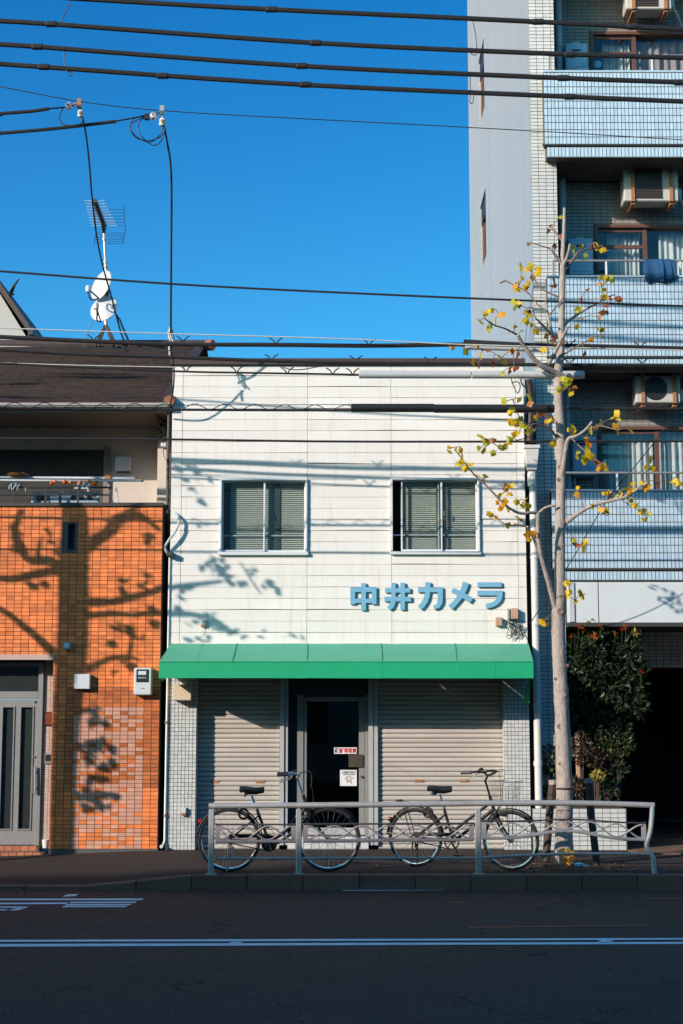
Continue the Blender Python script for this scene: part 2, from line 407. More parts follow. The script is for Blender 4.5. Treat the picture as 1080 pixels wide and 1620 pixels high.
pm('box_beige', (0.66, 0.53, 0.36), 0.6, 0.05); pm('box_white', (0.62, 0.64, 0.65), 0.45, 0.05); pm('box_blue', (0.30, 0.40, 0.47), 0.5, 0.06)
pm('heater', (0.30, 0.46, 0.58), 0.5, 0.05)  # white-grey paint with the blue of the balcony shade put into the colour
pm('copper_box', (0.50, 0.30, 0.20), 0.6, 0.2)
pm('nameplate', (0.22, 0.045, 0.018), 0.4, 0.2, 30)
pm('lens_dark', (0.03, 0.035, 0.035), 0.15, 0.1)
pm('white_print', (0.80, 0.80, 0.78), 0.5, 0.02); pm('red_print', (0.62, 0.012, 0.03), 0.5, 0.03); pm('black_print', (0.02, 0.02, 0.02), 0.5, 0.03)
pm('bronze', (0.20, 0.165, 0.12), 0.35, 0.25, 12, metal=0.7)
pm('persimmon', (0.72, 0.155, 0.01), 0.35, 0.12, 30, rnd=0.2); pm('wicker', (0.42, 0.19, 0.06), 0.7, 0.25, 60)
pm('sky_sticker', (0.12, 0.42, 0.62), 0.5, 0.1)
pm('road_line', (0.80, 0.80, 0.79), 0.7, 0.10, 20, dirt=(0.15, 0.15, 0.15), damt=0.7, dscale=10)
pm('road_orange', (0.42, 0.10, 0.03), 0.8, 0.2, 30, dirt=(0.06, 0.05, 0.05), damt=0.95, dscale=14)
pm('kerb', (0.155, 0.080, 0.055), 0.85, 0.2, 10, 0.3, 90, rnd=0.13, dirt=(0.06, 0.04, 0.03), damt=0.6, dscale=5)
pm('pave_brown', (0.15, 0.085, 0.055), 0.8, 0.2, 12, rnd=0.2)
pm('dish_white', (0.56, 0.56, 0.56), 0.4, 0.03, dirt=(0.5, 0.5, 0.5), damt=0.25, dscale=6)
pm('far_white', (0.46, 0.46, 0.45), 0.7, 0.05)
pm('across_wall', (0.56, 0.47, 0.39), 0.85, 0.1)
glass('window_glass', (0.86, 0.90, 0.90), 0.07); glass('door_glass', (0.62, 0.62, 0.62), 0.03); glass('clear_glass', (0.88, 0.92, 0.93), 0.05)
# ------------------------------------------------------------------ ground, road, pavement
def asphalt(name, col, cracks, seam=False):
    m = pm(name, col, 0.9, 0.16, 3, 0.35, 160, spec=0.25)
    n = m.node_tree.nodes; L = m.node_tree.links; b = n['Principled BSDF']
    src = b.inputs['Base Color'].links[0].from_socket
    geo = n.new('ShaderNodeNewGeometry')
    sp = n.new('ShaderNodeTexNoise'); sp.inputs['Scale'].default_value = 75; sp.inputs['Detail'].default_value = 3
    L.new(geo.outputs['Position'], sp.inputs['Vector'])
    sr = n.new('ShaderNodeMapRange'); sr.inputs[1].default_value = 0.35; sr.inputs[2].default_value = 0.7; sr.inputs[3].default_value = 0.4; sr.inputs[4].default_value = 1.9
    L.new(sp.outputs[0], sr.inputs[0])
    v = n.new('ShaderNodeVectorMath'); v.operation = 'SCALE'; L.new(src, v.inputs[0]); L.new(sr.outputs[0], v.inputs['Scale']); out = v.outputs[0]
    if cracks:
        dn = n.new('ShaderNodeTexNoise'); dn.inputs['Scale'].default_value = 2.2; dn.inputs['Detail'].default_value = 6
        L.new(geo.outputs['Position'], dn.inputs['Vector'])
        ad = n.new('ShaderNodeVectorMath'); ad.operation = 'MULTIPLY_ADD'; ad.inputs[1].default_value = (0.9, 0.9, 0.9)
        L.new(dn.outputs['Color'], ad.inputs[0]); L.new(geo.outputs['Position'], ad.inputs[2])
        vo = n.new('ShaderNodeTexVoronoi'); vo.feature = 'DISTANCE_TO_EDGE'; vo.inputs['Scale'].default_value = 0.55
        L.new(ad.outputs[0], vo.inputs['Vector'])
        cr = n.new('ShaderNodeMapRange'); cr.inputs[1].default_value = 0.002; cr.inputs[2].default_value = 0.010; cr.inputs[3].default_value = 1; cr.inputs[4].default_value = 0
        L.new(vo.outputs['Distance'], cr.inputs[0])
        mk = n.new('ShaderNodeTexNoise'); mk.inputs['Scale'].default_value = 0.6; L.new(geo.outputs['Position'], mk.inputs['Vector'])
        mr = n.new('ShaderNodeMapRange'); mr.inputs[1].default_value = 0.44; mr.inputs[2].default_value = 0.54; mr.inputs[3].default_value = 0; mr.inputs[4].default_value = 0.75
        L.new(mk.outputs[0], mr.inputs[0])
        mu = n.new('ShaderNodeMath'); mu.operation = 'MULTIPLY'; L.new(cr.outputs[0], mu.inputs[0]); L.new(mr.outputs[0], mu.inputs[1])
        mx = n.new('ShaderNodeMix'); mx.data_type = 'RGBA'; mx.inputs[7].default_value = (0.008, 0.008, 0.008, 1)
        L.new(mu.outputs[0], mx.inputs[0]); L.new(out, mx.inputs[6]); out = mx.outputs[2]
    L.new(out, b.inputs['Base Color'])
asphalt('asphalt_road', (0.100, 0.047, 0.031), True)
asphalt('asphalt_walk', (0.040, 0.029, 0.024), False)
pm('earth', (0.10, 0.09, 0.08), 0.95, 0.2)
ZR = -0.15
MB().poly([(-600, -600, ZR - 0.02), (600, -600, ZR - 0.02), (600, 600, ZR - 0.02), (-600, 600, ZR - 0.02)]).build('ground', 'earth', kind='structure')
MB().poly([(-120, -24, ZR), (120, -24, ZR), (120, -3.16, ZR), (-120, -3.16, ZR)]).build('road', 'asphalt_road', kind='structure')
def sstep(a, b2, x):
    t = min(1, max(0, (x - a) / (b2 - a))); return t * t * (3 - 2 * t)
KF, KB = -3.2, -3.02                                    # kerb front and back
def zwalk(x, y):
    drop = 0.115 * (1 - sstep(-2.75, -1.42, x)) * (1 - sstep(-2.95, -1.5, y))
    return -drop - 0.075 * (1 - sstep(-4.6, -1.9, x)) * sstep(-2.95, -1.5, y)
sw = MB(); xs = [-120, -30, -10] + [-6 + 0.25 * k for k in range(49)] + [8, 10, 30, 120]; ys = [KB, -2.8, -2.6, -2.3, -2.0, -1.7, -1.4, -1.0, -0.5, 0.0, 0.16]
for i in range(len(xs)):
    for j in range(len(ys)): sw.v.append((xs[i], ys[j], zwalk(xs[i], ys[j])))
for i in range(len(xs) - 1):
    for j in range(len(ys) - 1):
        a = i * len(ys) + j; sw.f.append((a, a + len(ys), a + len(ys) + 1, a + 1)); sw.r.append(0)
sw.build('pavement', 'asphalt_walk', smooth=True, kind='structure')
ke = bpy.data.objects.new('kerb', None); COL.objects.link(ke); ke['kind'] = 'structure'; ke.location = (0, KF, ZR)
for k in range(-16, 18):
    x0 = WX(480, 1390, KF) + 0.575 * k; x1 = x0 + 0.575
    g = 0.003; dz = random.uniform(-0.004, 0.004); dy = random.uniform(-0.004, 0.004)
    a, b2 = zwalk(x0, KB) + 0.006 + dz, zwalk(x1, KB) + 0.006 + dz
    q = [(x0 + g, KF + dy, ZR - 0.05), (x1 - g, KF + dy, ZR - 0.05), (x1 - g, KB, ZR - 0.05), (x0 + g, KB, ZR - 0.05),
         (x0 + g, KF + dy, a), (x1 - g, KF + dy, b2), (x1 - g, KB, b2), (x0 + g, KB, a)]
    MB().hexa(q).build('kerb_stone', 'kerb', ke, bevel=0.008)
MB().box(-9, 9, KF + 0.02, KB - 0.004, ZR - 0.04, ZR + 0.02).build('mortar', 'grout', ke)
# painted marks
ML = ZR + 0.004
def mark(name, px, mat, z=ML):
    mb = MB()
    for poly in px: mb.poly([G(x, y, z) for x, y in poly])
    o = mb.build(name, mat); o['kind'] = 'structure'; return o
mark('lane_line', [[(-300, 1487.5), (1400, 1483), (1400, 1485.2), (540, 1488.6), (-300, 1490.8)],
                   [(-300, 1494.2), (1400, 1489), (1400, 1492.3), (540, 1495.3), (-300, 1499)]], 'road_line')
mark('stud_marking', [[(360, 1492.6), (368, 1489.6), (386, 1490.2), (378, 1493)], [(943, 1489.6), (952, 1486.8), (972, 1488), (962, 1490.6)]], 'road_line', ML + 0.004)
mark('edge_line', [[(586, 1406.6), (700, 1406.4), (701, 1408.4), (588, 1409.2)], [(540, 1407.6), (586, 1407.2), (588, 1409), (541, 1409.2)]], 'road_line')
mark('road_text', [[(-60, 1421.6), (228, 1421.4), (224, 1424), (-60, 1424.2)], [(-60, 1428.4), (108, 1427.6), (106, 1430.2), (-60, 1431)],
                   [(112, 1426.6), (217, 1426.2), (214, 1428.4), (110, 1428.8)], [(106, 1430.2), (210, 1430), (206, 1432), (103, 1432.4)],
                   [(101, 1433.2), (203, 1432.8), (199, 1435), (98, 1435.2)],
                   [(-60, 1434.2), (46, 1434), (42, 1436), (-60, 1436)], [(28, 1436.4), (42, 1436.4), (30, 1440), (14, 1440)], [(-60, 1438.6), (13, 1438.4), (11, 1440.2), (-60, 1440.6)],
                   [(107, 1414.8), (126, 1414.2), (118, 1417.8), (99, 1418.4)]], 'road_line')
mark('utility_marking', [[(740, 1466.4), (1026, 1463), (1026, 1464.8), (740, 1468)], [(1020, 1421), (1120, 1420.4), (1120, 1422), (1020, 1422.4)], [(706, 1427.6), (738, 1427), (738, 1428.2), (706, 1428.8)]], 'road_orange')

# ------------------------------------------------------------------ buildings across the street (behind the camera): they shade the road
for (x0, x1, h, lab) in ((-62, -21.65, 12.55, 'tall flat roofed building across the street whose shadow covers the road'),
                         (-21.65, -6, 12.05, 'middle flat roofed building across the street, lower than its tall neighbour'),
                         (-6, 30, 9.2, 'low flat roofed building across the street behind the photographer')):
    t = thing('street_building', lab, 'building', ((x0 + x1) / 2, -24.6, ZR), 'buildings across the street')
    MB().box(x0 + 0.01, x1 - 0.01, -34, -24.6, ZR, h).build('wall', 'across_wall', t)
    wm = None
    for fl in range(int(h // 3)):
        for k in range(int((x1 - x0) // 3.2)):
            cx = x0 + 1.6 + 3.2 * k; z = 1.0 + 2.9 * fl
            if z + 1.4 > h - 0.3: continue
            if wm is None: wm = MB().box(-0.8, 0.8, 0, 0.05, 0, 1.3).mesh('window', 'lens_dark')
            put(wm, 'window', t, (cx, -24.59, z))

# ------------------------------------------------------------------ the white camera shop
XL, XR = -2.178, 2.345
ZT = WZ(577)
XPL, XPR = WX(309, 1340), WX(799, 1340)                 # inner edges of the tiled piers
ZA = WZ(1019)                                           # foot of the siding, head of the awning
shop = thing('camera_shop', 'white clapboard two storey camera shop with shutters and blue lettering', 'building', (0.08, 0, 0))
win = []
for (a, b2, c, d) in ((348.5, 487, 757.5, 878), (617, 757.5, 756.5, 877)):
    win.append((WX(a, 815), WX(b2, 815), WZ(d), WZ(c)))
ZSH = WZ(1070)                                          # head of the shop opening
bk = MB()
for q in subtract([(XL, XR, ZSH, ZT - 0.01)], win): bk.box(q[0], q[1], 0.012, 0.14, q[2], q[3])
bk.box(XL, XL + 0.14, 0.14, 8, 0, ZT - 0.012); bk.box(XR - 0.14, XR, 0.14, 8, 0, ZT - 0.012); bk.box(XL + 0.14, XR - 0.14, 7.86, 8, 0, ZT - 0.012)
bk.build('wall', 'siding_gap', shop)
MB().box(XL + 0.14, XR - 0.14, 0.14, 7.86, ZT - 0.3, ZT - 0.15).build('roof', 'brown_metal', shop)
MB().box(XL + 0.14, XR - 0.14, 0.3, 7.86, ZSH, ZSH + 0.1).build('upper_floor', 'interior', shop)
MB().box(XL + 0.14, XR - 0.14, 2.4, 2.45, ZSH + 0.1, ZT - 0.3).build('inner_wall', 'plaster_room', shop)
MB().box(XL + 0.14, XR - 0.14, 3.2, 3.25, 0, ZSH).build('shop_back_wall', 'interior', shop)
MB().box(XL - 0.03, XR + 0.02, -0.05, 0.3, ZT - 0.005, ZT + 0.075).build('coping', 'brown_metal', shop)
# siding boards: each one a piece, cut round the windows; every board laps over the one below
cuts = [WX(287.5, 800), WX(486.5, 800), WX(618, 800), WX(817, 800)]
cols = [(XL, cuts[0], 'corner_board'), (cuts[0], cuts[1], 'siding_board'), (cuts[1], cuts[2], 'siding_board'), (cuts[2], cuts[3], 'siding_board'), (cuts[3], XR, 'corner_board')]
NB = 25; hb = (ZT - 0.006 - ZA) / NB
holes = [(q[0] - 0.004, q[1] + 0.004, q[2] - 0.004, q[3] + 0.004) for q in win]
for j in range(NB):
    z0 = ZA + j * hb; z1 = z0 + hb
    for (x0, x1, nm) in cols:
        mb = MB(); ph = random.random() * 6; ph2 = random.random() * 6; am = random.choice([0.0006, 0.001, 0.0018, 0.004])
        if nm == 'corner_board': am = 0.001
        off = 0.004 if nm == 'corner_board' else 0
        for q in subtract([(x0 + 0.0025, x1 - 0.0025, z0 + 0.002, z1)], holes):
            n = max(1, int((q[1] - q[0]) / 0.13))
            for k in range(n):
                a = q[0] + (q[1] - q[0]) * k / n; b2 = q[0] + (q[1] - q[0]) * (k + 1) / n
                def pt(x, z):
                    f = (z1 - z) / hb
                    return -0.003 - off - 0.0035 * f - am * f * (1.0 + math.sin(2.6 * x + ph) + 0.5 * math.sin(6.1 * x + ph2))
                def zb(x, z):
                    return z + (am * 1.1 * (1 + math.sin(3.3 * x + ph2)) if z < z0 + 0.003 else 0)
                mb.hexa([(a, pt(a, q[2]), zb(a, q[2])), (b2, pt(b2, q[2]), zb(b2, q[2])), (b2, 0.012, zb(b2, q[2])), (a, 0.012, zb(a, q[2])),
                         (a, pt(a, q[3]), q[3]), (b2, pt(b2, q[3]), q[3]), (b2, 0.012, q[3]), (a, 0.012, q[3])])
        if mb.v: mb.build(nm, 'siding', shop)
# upper windows
def upper_window(q, kind):
    x0, x1, z0, z1 = q; label = 'closed aluminium sash window with pale blinds' if kind == 0 else 'half open aluminium sash window with a dark gap at its left'
    f = MB(); d = 0.026
    f.box(x0, x0 + d, -0.045, 0.10, z0 + 0.034, z1 - d); f.box(x1 - d, x1, -0.045, 0.10, z0 + 0.034, z1 - d)
    f.box(x0, x1, -0.047, 0.10, z1 - d, z1); f.box(x0 - 0.012, x1 + 0.012, -0.058, 0.10, z0 - 0.006, z0 + 0.034)
    fr = f.build('window', 'alu_white', shop, bevel=0.004); fr['label'] = label
    iw = x1 - x0 - 2 * d; zi0, zi1 = z0 + 0.034, z1 - d
    if kind == 0: sashes = ((x0 + d, x0 + d + iw * 0.515, 0.005), (x0 + d + iw * 0.50, x1 - d, 0.04))
    else: sashes = ((x0 + d + iw * 0.10, x0 + d + iw * 0.585, 0.005), (x0 + d + iw * 0.535, x1 - d, 0.04))
    for si, (a, b2, y) in enumerate(sashes):
        s = MB(); t = 0.019
        s.box(a, a + t, y, y + 0.028, zi0 + t + 0.012, zi1 - t); s.box(b2 - t, b2, y, y + 0.028, zi0 + t + 0.012, zi1 - t)
        s.box(a, b2, y, y + 0.028, zi0, zi0 + t + 0.012); s.box(a, b2, y, y + 0.028, zi1 - t, zi1)
        s.build('sash', 'alu_white', fr, bevel=0.003)
        MB().box(a + t, b2 - t, y + 0.012, y + 0.016, zi0 + t + 0.012, zi1 - t).build('pane', 'window_glass', fr)
    lk = x0 + d + iw * (0.53 if kind == 0 else 0.60)
    MB().box(lk, lk + 0.014, -0.004, 0.006, z0 + 0.5, z0 + 0.56).build('latch', 'steel', fr)
    # blinds behind the panes
    bl = MB(); nz = 34; xa = x0 + d + (0.10 if kind == 0 else iw * 0.12)
    for k in range(nz):
        z = zi0 + 0.01 + (zi1 - zi0 - 0.02) * k / nz
        bl.poly([(xa, 0.105, z), (x1 - d - 0.01, 0.105, z), (x1 - d - 0.01, 0.122, z + 0.021), (xa, 0.122, z + 0.021)])
    bo = bl.build('blind', 'blind', fr); bo['kind'] = 'stuff'
    cdk = MB()
    if kind == 0:
        cdk.box(x0 + d - 0.01, x0 + d + 0.13, 0.13, 0.135, zi0, zi1); cdk.box(x0 + d + 0.63 * iw, x0 + d + 0.69 * iw, 0.095, 0.1, zi0, zi1)
    else:
        cdk.box(x0 + d + 0.52 * iw, x0 + d + 0.62 * iw, 0.095, 0.1, zi0, zi1); cdk.box(x0 + d + 0.15 * iw, x0 + d + 0.2 * iw, 0.128, 0.133, zi0, zi1)
    cdk.build('curtain', 'curtain_dark', fr)
    MB().box(x0 + d, x1 - d, 0.078, 0.092, zi0 + 0.215, zi0 + 0.232).build('inner_rail', 'alu_white', fr)
upper_window(win[0], 0); upper_window(win[1], 1)
# sign lettering: five characters, each a part of the sign
sign = thing('shop_sign', 'five light blue block characters of the shop name on white siding', 'sign', (WX(675, 943), -0.02, WZ(965)))
def zl(x, y): p = W(540 + x / 3.484, 900 + y / 3.484, -0.055); return (p.x, p.z)
def curve(c, wd):                                       # stroke of varying half width along a polyline
    P = [Vector((a, b2)) for a, b2 in c]; l, r = [], []
    for k in range(len(P)):
        t = (P[min(k + 1, len(P) - 1)] - P[max(k - 1, 0)]).normalized(); n = Vector((-t.y, t.x))
        h = wd[k] if isinstance(wd, list) else wd
        l.append(tuple(P[k] + n * h)); r.append(tuple(P[k] - n * h))
    return [l[k:k + 2] + r[k:k + 2][::-1] for k in range(len(P) - 1)]
def rc(x0, x1, y0, y1): return [(x0, y0), (x1, y0), (x1, y1), (x0, y1)]
CH = {
 'middle': [[rc(106, 132, 78, 228)], [rc(46, 106, 100, 127), rc(132, 190, 100, 127)], [rc(46, 72, 127, 195), rc(165, 190, 127, 194)], [rc(72, 106, 164, 187), rc(132, 165, 164, 187)]],
 'well': [[rc(238, 376, 105, 130)], [rc(234, 381, 153, 179)], [rc(322, 347, 76, 225)], [rc(272, 296, 76, 165)] , curve([(284, 160), (281, 185), (272, 204), (257, 218)], [12, 13, 14, 12])],
 'ka': [[rc(420, 556, 101, 128)], curve([(474, 73), (474, 110), (470, 145), (460, 175), (445, 198), (428, 214)], 14), curve([(542, 126), (542, 160), (540, 186), (530, 203), (507, 213)], [14, 14, 14, 13, 11])],
 'me': [curve([(684, 74), (672, 112), (655, 146), (630, 180), (598, 212)], [17, 16, 15, 14, 15]), curve([(608, 115), (640, 130), (676, 150), (714, 174)], [13, 14, 15, 15])],
 'ra': [[rc(748, 880, 73, 99)], [rc(748, 885, 119, 146)], curve([(872, 140), (866, 166), (850, 186), (828, 198), (796, 204)], [14, 14, 13, 13, 13])],
}
for nm, strokes in CH.items():
    fr, sdm = MB(), MB(); k = 0
    for st in strokes:
        for pl in st:
            pts = [zl(*p) for p in pl]; y = -0.041 - 0.0004 * k; k += 1
            fr.prism(pts, y, y + 0.006); sdm.prism(pts, y + 0.0062, -0.017 + 0.0003 * k)
    o = fr.build('character', 'sign_blue', sign); sdm.build('character_edge', 'sign_edge', o)
# tiled piers
for (a, b2) in ((XL, XPL), (XPR, XR + 0.006)):
    pb = MB().box(a, b2, 0.006, 0.34, 0, ZSH).build('pier', 'grout', shop)
    tiles(a, b2, 0.004, ZSH - 0.01, 0.006, 0.0485, 0.0485, 0.0045, 0.006, jit=0.001).build('mosaic_tile', 'white_tile', pb, kind='stuff')
    n2 = round(0.15 / 0.0485)
    mb = MB()
    for j in range(int(ZSH / 0.0485)):
        for k in range(n2):
            z = 0.004 + j * 0.0485; y = 0.012 + k * 0.0485; x = b2 if a == XL else a
            s = 0.005 if a == XL else -0.005; mb.cur = random.random(); mb.box(min(x, x + s), max(x, x + s), y + 0.002, y + 0.046, z + 0.002, z + 0.046)
    mb.build('reveal_tile', 'white_tile', pb, kind='stuff')
# shopfront
YS = 0.20
xd = [WX(p, 1250, YS) for p in (443, 456, 470, 484, 567, 577.5, 582, 597)]   # post, dark, door frame, glass, frame, post
zh = ZSH
MB().box(XPL, XPR, YS + 0.02, YS + 0.12, WZ(1098, YS), zh).build('lintel', 'dark_frame', shop)
def shutter(x0, x1, lab):
    s = thing('roller_shutter', lab, 'shutter', ((x0 + x1) / 2, YS, 0.06), 'roller shutters of the shop')
    s['category'] = ''; del s['category']; del s['group']; s.parent = shop; s.location = Vector(((x0 + x1) / 2, YS, 0.06)) - wloc(shop)
    n = 36; z0, z1 = WZ(1343, YS), zh; hs = (z1 - z0) / n; wd = x1 - x0
    prof = [(0.020, 0), (-0.001, 0.004), (-0.009, hs * 0.25), (-0.011, hs * 0.5), (-0.009, hs * 0.75), (-0.001, hs - 0.004), (0.020, hs - 0.001)]
    me = MB().prism_x(prof, -wd / 2, wd / 2).mesh('slat', 'shutter')
    for k in range(n): put(me, 'slat', s, ((x0 + x1) / 2 + random.uniform(-.001, .001), YS + random.uniform(-0.0025, 0.0025), z0 + k * hs))
    MB().box(x0, x1, YS + 0.025, YS + 0.03, 0, zh).build('backing', 'siding_gap', s)
    MB().box(x0, x1, YS - 0.016, YS + 0.024, z0 - 0.022, z0 - 0.001).build('bottom_bar', 'alu', s)
    return s
sh1 = shutter(WX(311, 1250, YS), xd[0] - 0.006, 'narrow grey roller shutter left of the door')
sh2 = shutter(xd[7] + 0.006, WX(797.5, 1250, YS), 'wide grey roller shutter right of the door')
for s, hx, y in ((sh1, (340, 412), 1237), (sh2, (662, 733), 1235.5)):
    for px in hx:
        p = W(px, y, YS); MB().box(p.x - 0.055, p.x + 0.055, YS - 0.016, YS, p.z - 0.016, p.z + 0.018).build('latch_plate', 'rust', s)
def bx(nm, a, b2, y0, y1, z0, z1, mat, par=shop, bev=0.003): return MB().box(a, b2, y0, y1, z0, z1).build(nm, mat, par, bevel=bev)
bx('shutter_guide', xd[0], xd[0] + (xd[1] - xd[0]) * 0.55, YS - 0.07, YS + 0.02, 0.05, zh, 'alu'); bx('shutter_guide', xd[0] + (xd[1] - xd[0]) * 0.62, xd[1], YS - 0.05, YS + 0.02, 0.05, zh, 'alu')
bx('shutter_guide', xd[6], xd[6] + (xd[7] - xd[6]) * 0.50, YS - 0.07, YS + 0.02, 0.05, zh, 'alu'); bx('shutter_guide', xd[6] + (xd[7] - xd[6]) * 0.56, xd[7], YS - 0.06, YS + 0.02, 0.05, zh, 'alu')
bx('side_panel', xd[1], xd[2], YS + 0.10, YS + 0.13, 0.04, zh, 'dark_frame')
YD = YS + 0.10
zd0, zd1 = WZ(1309, YD), WZ(1099, YD)
door = bx('shop_door', xd[2], xd[3] - 0.03, YD - 0.05, YD + 0.03, zd0 - 0.1, zd1, 'alu_grey'); door['label'] = 'glass shop door in a grey aluminium frame'
def bd(nm, a, b2, y0, y1, z0, z1, mat, bev=0.003): return MB().box(a, b2, y0, y1, z0, z1).build(nm, mat, door, bevel=bev)
bd('stile', xd[3] - 0.026, xd[3] + 0.012, YD - 0.035, YD + 0.02, zd0, zd1 - 0.09, 'alu_grey'); bd('stile', xd[4], xd[5] - 0.01, YD - 0.035, YD + 0.02, zd0, zd1 - 0.09, 'alu_grey')
bd('jamb', xd[5] - 0.006, xd[6] + 0.0, YD - 0.05, YD + 0.03, zd0 - 0.1, zd1, 'alu_grey')
bd('top_rail', xd[3] - 0.026, xd[5] - 0.01, YD - 0.035, YD + 0.02, zd1 - 0.086, zd1 - 0.03, 'alu_grey'); bd('head', xd[3] - 0.028, xd[5] - 0.008, YD - 0.05, YD + 0.03, zd1 - 0.026, zd1 + 0.03, 'dark_frame')
bd('bottom_rail', xd[3] - 0.026, xd[5] - 0.01, YD - 0.037, YD + 0.02, zd0 - 0.09, zd0 - 0.003, 'alu')
MB().box(xd[3] + 0.012, xd[4], YD - 0.005, YD, zd0, zd1 - 0.09).build('pane', 'door_glass', door)
a = W(550.5, 1193.5, YD - .04); b2 = W(572.5, 1213.5, YD - .04); bd('push_plate', a.x, b2.x, YD - 0.06, YD - 0.036, b2.z, a.z, 'bronze')
c = W(571.5, 1229, YD - .04); MB().lathe([(0.016, -0.02), (0.016, 0)], (c.x, YD - 0.034, c.z), 'y', 12).build('lock', 'bronze', door)
bx('doorstep', xd[1], xd[6], 0.11, 0.33, 0.0, zd0 - 0.1, 'grout_pale')
tiles(xd[1], xd[6], 0.006, zd0 - 0.1, 0.11, 0.098, 0.098, 0.006, 0.006).build('step_tile', 'white_tile', shop, kind='stuff')
bx('sill', XPL, xd[0] - 0.002, 0.06, 0.34, 0, WZ(1343, YS) - 0.022, 'concrete'); bx('sill', xd[7] + 0.002, XPR, 0.06, 0.34, 0, WZ(1343, YS) - 0.022, 'concrete')
# things seen inside the door
MB().box(xd[3] - 0.2, xd[4] - 0.1, 1.6, 2.0, 0, 0.85).build('counter', 'dark_frame', shop)
# stickers on the door glass
def text_mesh(s, size, bold=0.0, mat='red_print', name='lettering', align='CENTER'):
    cu = bpy.data.curves.new(name, 'FONT'); cu.body = s; cu.size = size; cu.offset = bold; cu.align_x = align; cu.align_y = 'CENTER'; cu.resolution_u = 3
    o = bpy.data.objects.new(name, cu); COL.objects.link(o)
    dg = bpy.context.evaluated_depsgraph_get(); me = bpy.data.meshes.new_from_object(o.evaluated_get(dg))
    bpy.data.objects.remove(o); bpy.data.curves.remove(cu)
    me.materials.clear(); me.materials.append(MATS[mat]); me.transform(Matrix.Rotation(R(90), 4, 'X'))
    return me
YP = YD - 0.012
a = W(529, 1182.5, YP); b2 = W(563.5, 1192.5, YP)
st = thing('photo_sign', 'small white sticker with red characters on the shop door glass', 'sign', ((a.x + b2.x) / 2, YP, b2.z))
MB().box(a.x, b2.x, YP, YP + 0.004, b2.z, a.z).build('plate', 'white_print', st)
tm = text_mesh('証明写真', 0.058, 0.0022); xs_ = [v.co.x for v in tm.vertices]; zs_ = [v.co.z for v in tm.vertices]
kx = (b2.x - a.x) * 0.76 / (max(xs_) - min(xs_)); kz = (a.z - b2.z) * 0.80 / (max(zs_) - min(zs_))
for v in tm.vertices: v.co.x = (v.co.x - (max(xs_) + min(xs_)) / 2) * kx; v.co.z = (v.co.z - (max(zs_) + min(zs_)) / 2) * kz
put(tm, 'lettering', st, (a.x + (b2.x - a.x) * 0.605, YP - 0.002, (a.z + b2.z) / 2))
m = MB(); hx = a.x + 0.006; hz = (a.z - b2.z)
m.box(hx + 0.004, hx + 0.046, YP - 0.003, YP - 0.001, b2.z + hz * 0.72, b2.z + hz * 0.88); m.box(hx + 0.004, hx + 0.022, YP - 0.003, YP - 0.001, b2.z + hz * 0.2, b2.z + hz * 0.6); m.box(hx + 0.028, hx + 0.034, YP - 0.003, YP - 0.001, b2.z + hz * 0.15, b2.z + hz * 0.7)
m.build('symbol', 'black_print', st)
a = W(538.5, 1218, YP); b2 = W(563.5, 1243.5, YP); cx, cz = (a.x + b2.x) / 2, (a.z + b2.z) / 2; wv = b2.x - a.x
st = thing('dog_sticker', 'square white sticker with a small line drawing on the shop door', 'sticker', (cx, YP, b2.z))
MB().box(a.x, b2.x, YP, YP + 0.004, b2.z, a.z).build('plate', 'white_print', st, bevel=0.0015)
def ln(pts, r=0.0022): return [(cx + p[0] * wv, YP - 0.002, cz + p[1] * wv) for p in pts], r
m = MB()
for pts, r in (ln([(-.40, .42), (.40, .42)]), ln([(-.40, .26), (.40, .26)]), ln([(-.40, .42), (-.40, .26)]), ln([(.40, .42), (.40, .26)]), ln([(-.30, .34), (-.06, .345)], .006), ln([(0.02, .34), (.32, .345)], .004), ln([(-.38, .20), (.38, .20)], .003),
               ln([(-.12, -.18), (-.14, 0.02), (-.10, .10), (-.05, .07), (.03, .07), (.09, .11), (.13, .03), (.12, -.18), (-.12, -.18)], 0.0032),
               ln([(-.24, .02), (-.22, -.06)], .004), ln([(.26, .03), (.25, -.05)], .004), ln([(-.14, -.28), (-.05, -.26)], .004), ln([(.13, -.20), (.15, -.36)], .003), ln([(0, -.02), (.01, -.06)], .005)):
    m.tube(pts, r, 5)
m.build('drawing', 'black_print', st)
m = MB(); m.tube([(cx - .13 * wv, YP - .004, cz - .15 * wv), (cx, YP - .004, cz - .19 * wv), (cx + .11 * wv, YP - .004, cz - .16 * wv)], 0.005, 5); m.build('collar', 'red_print', st)
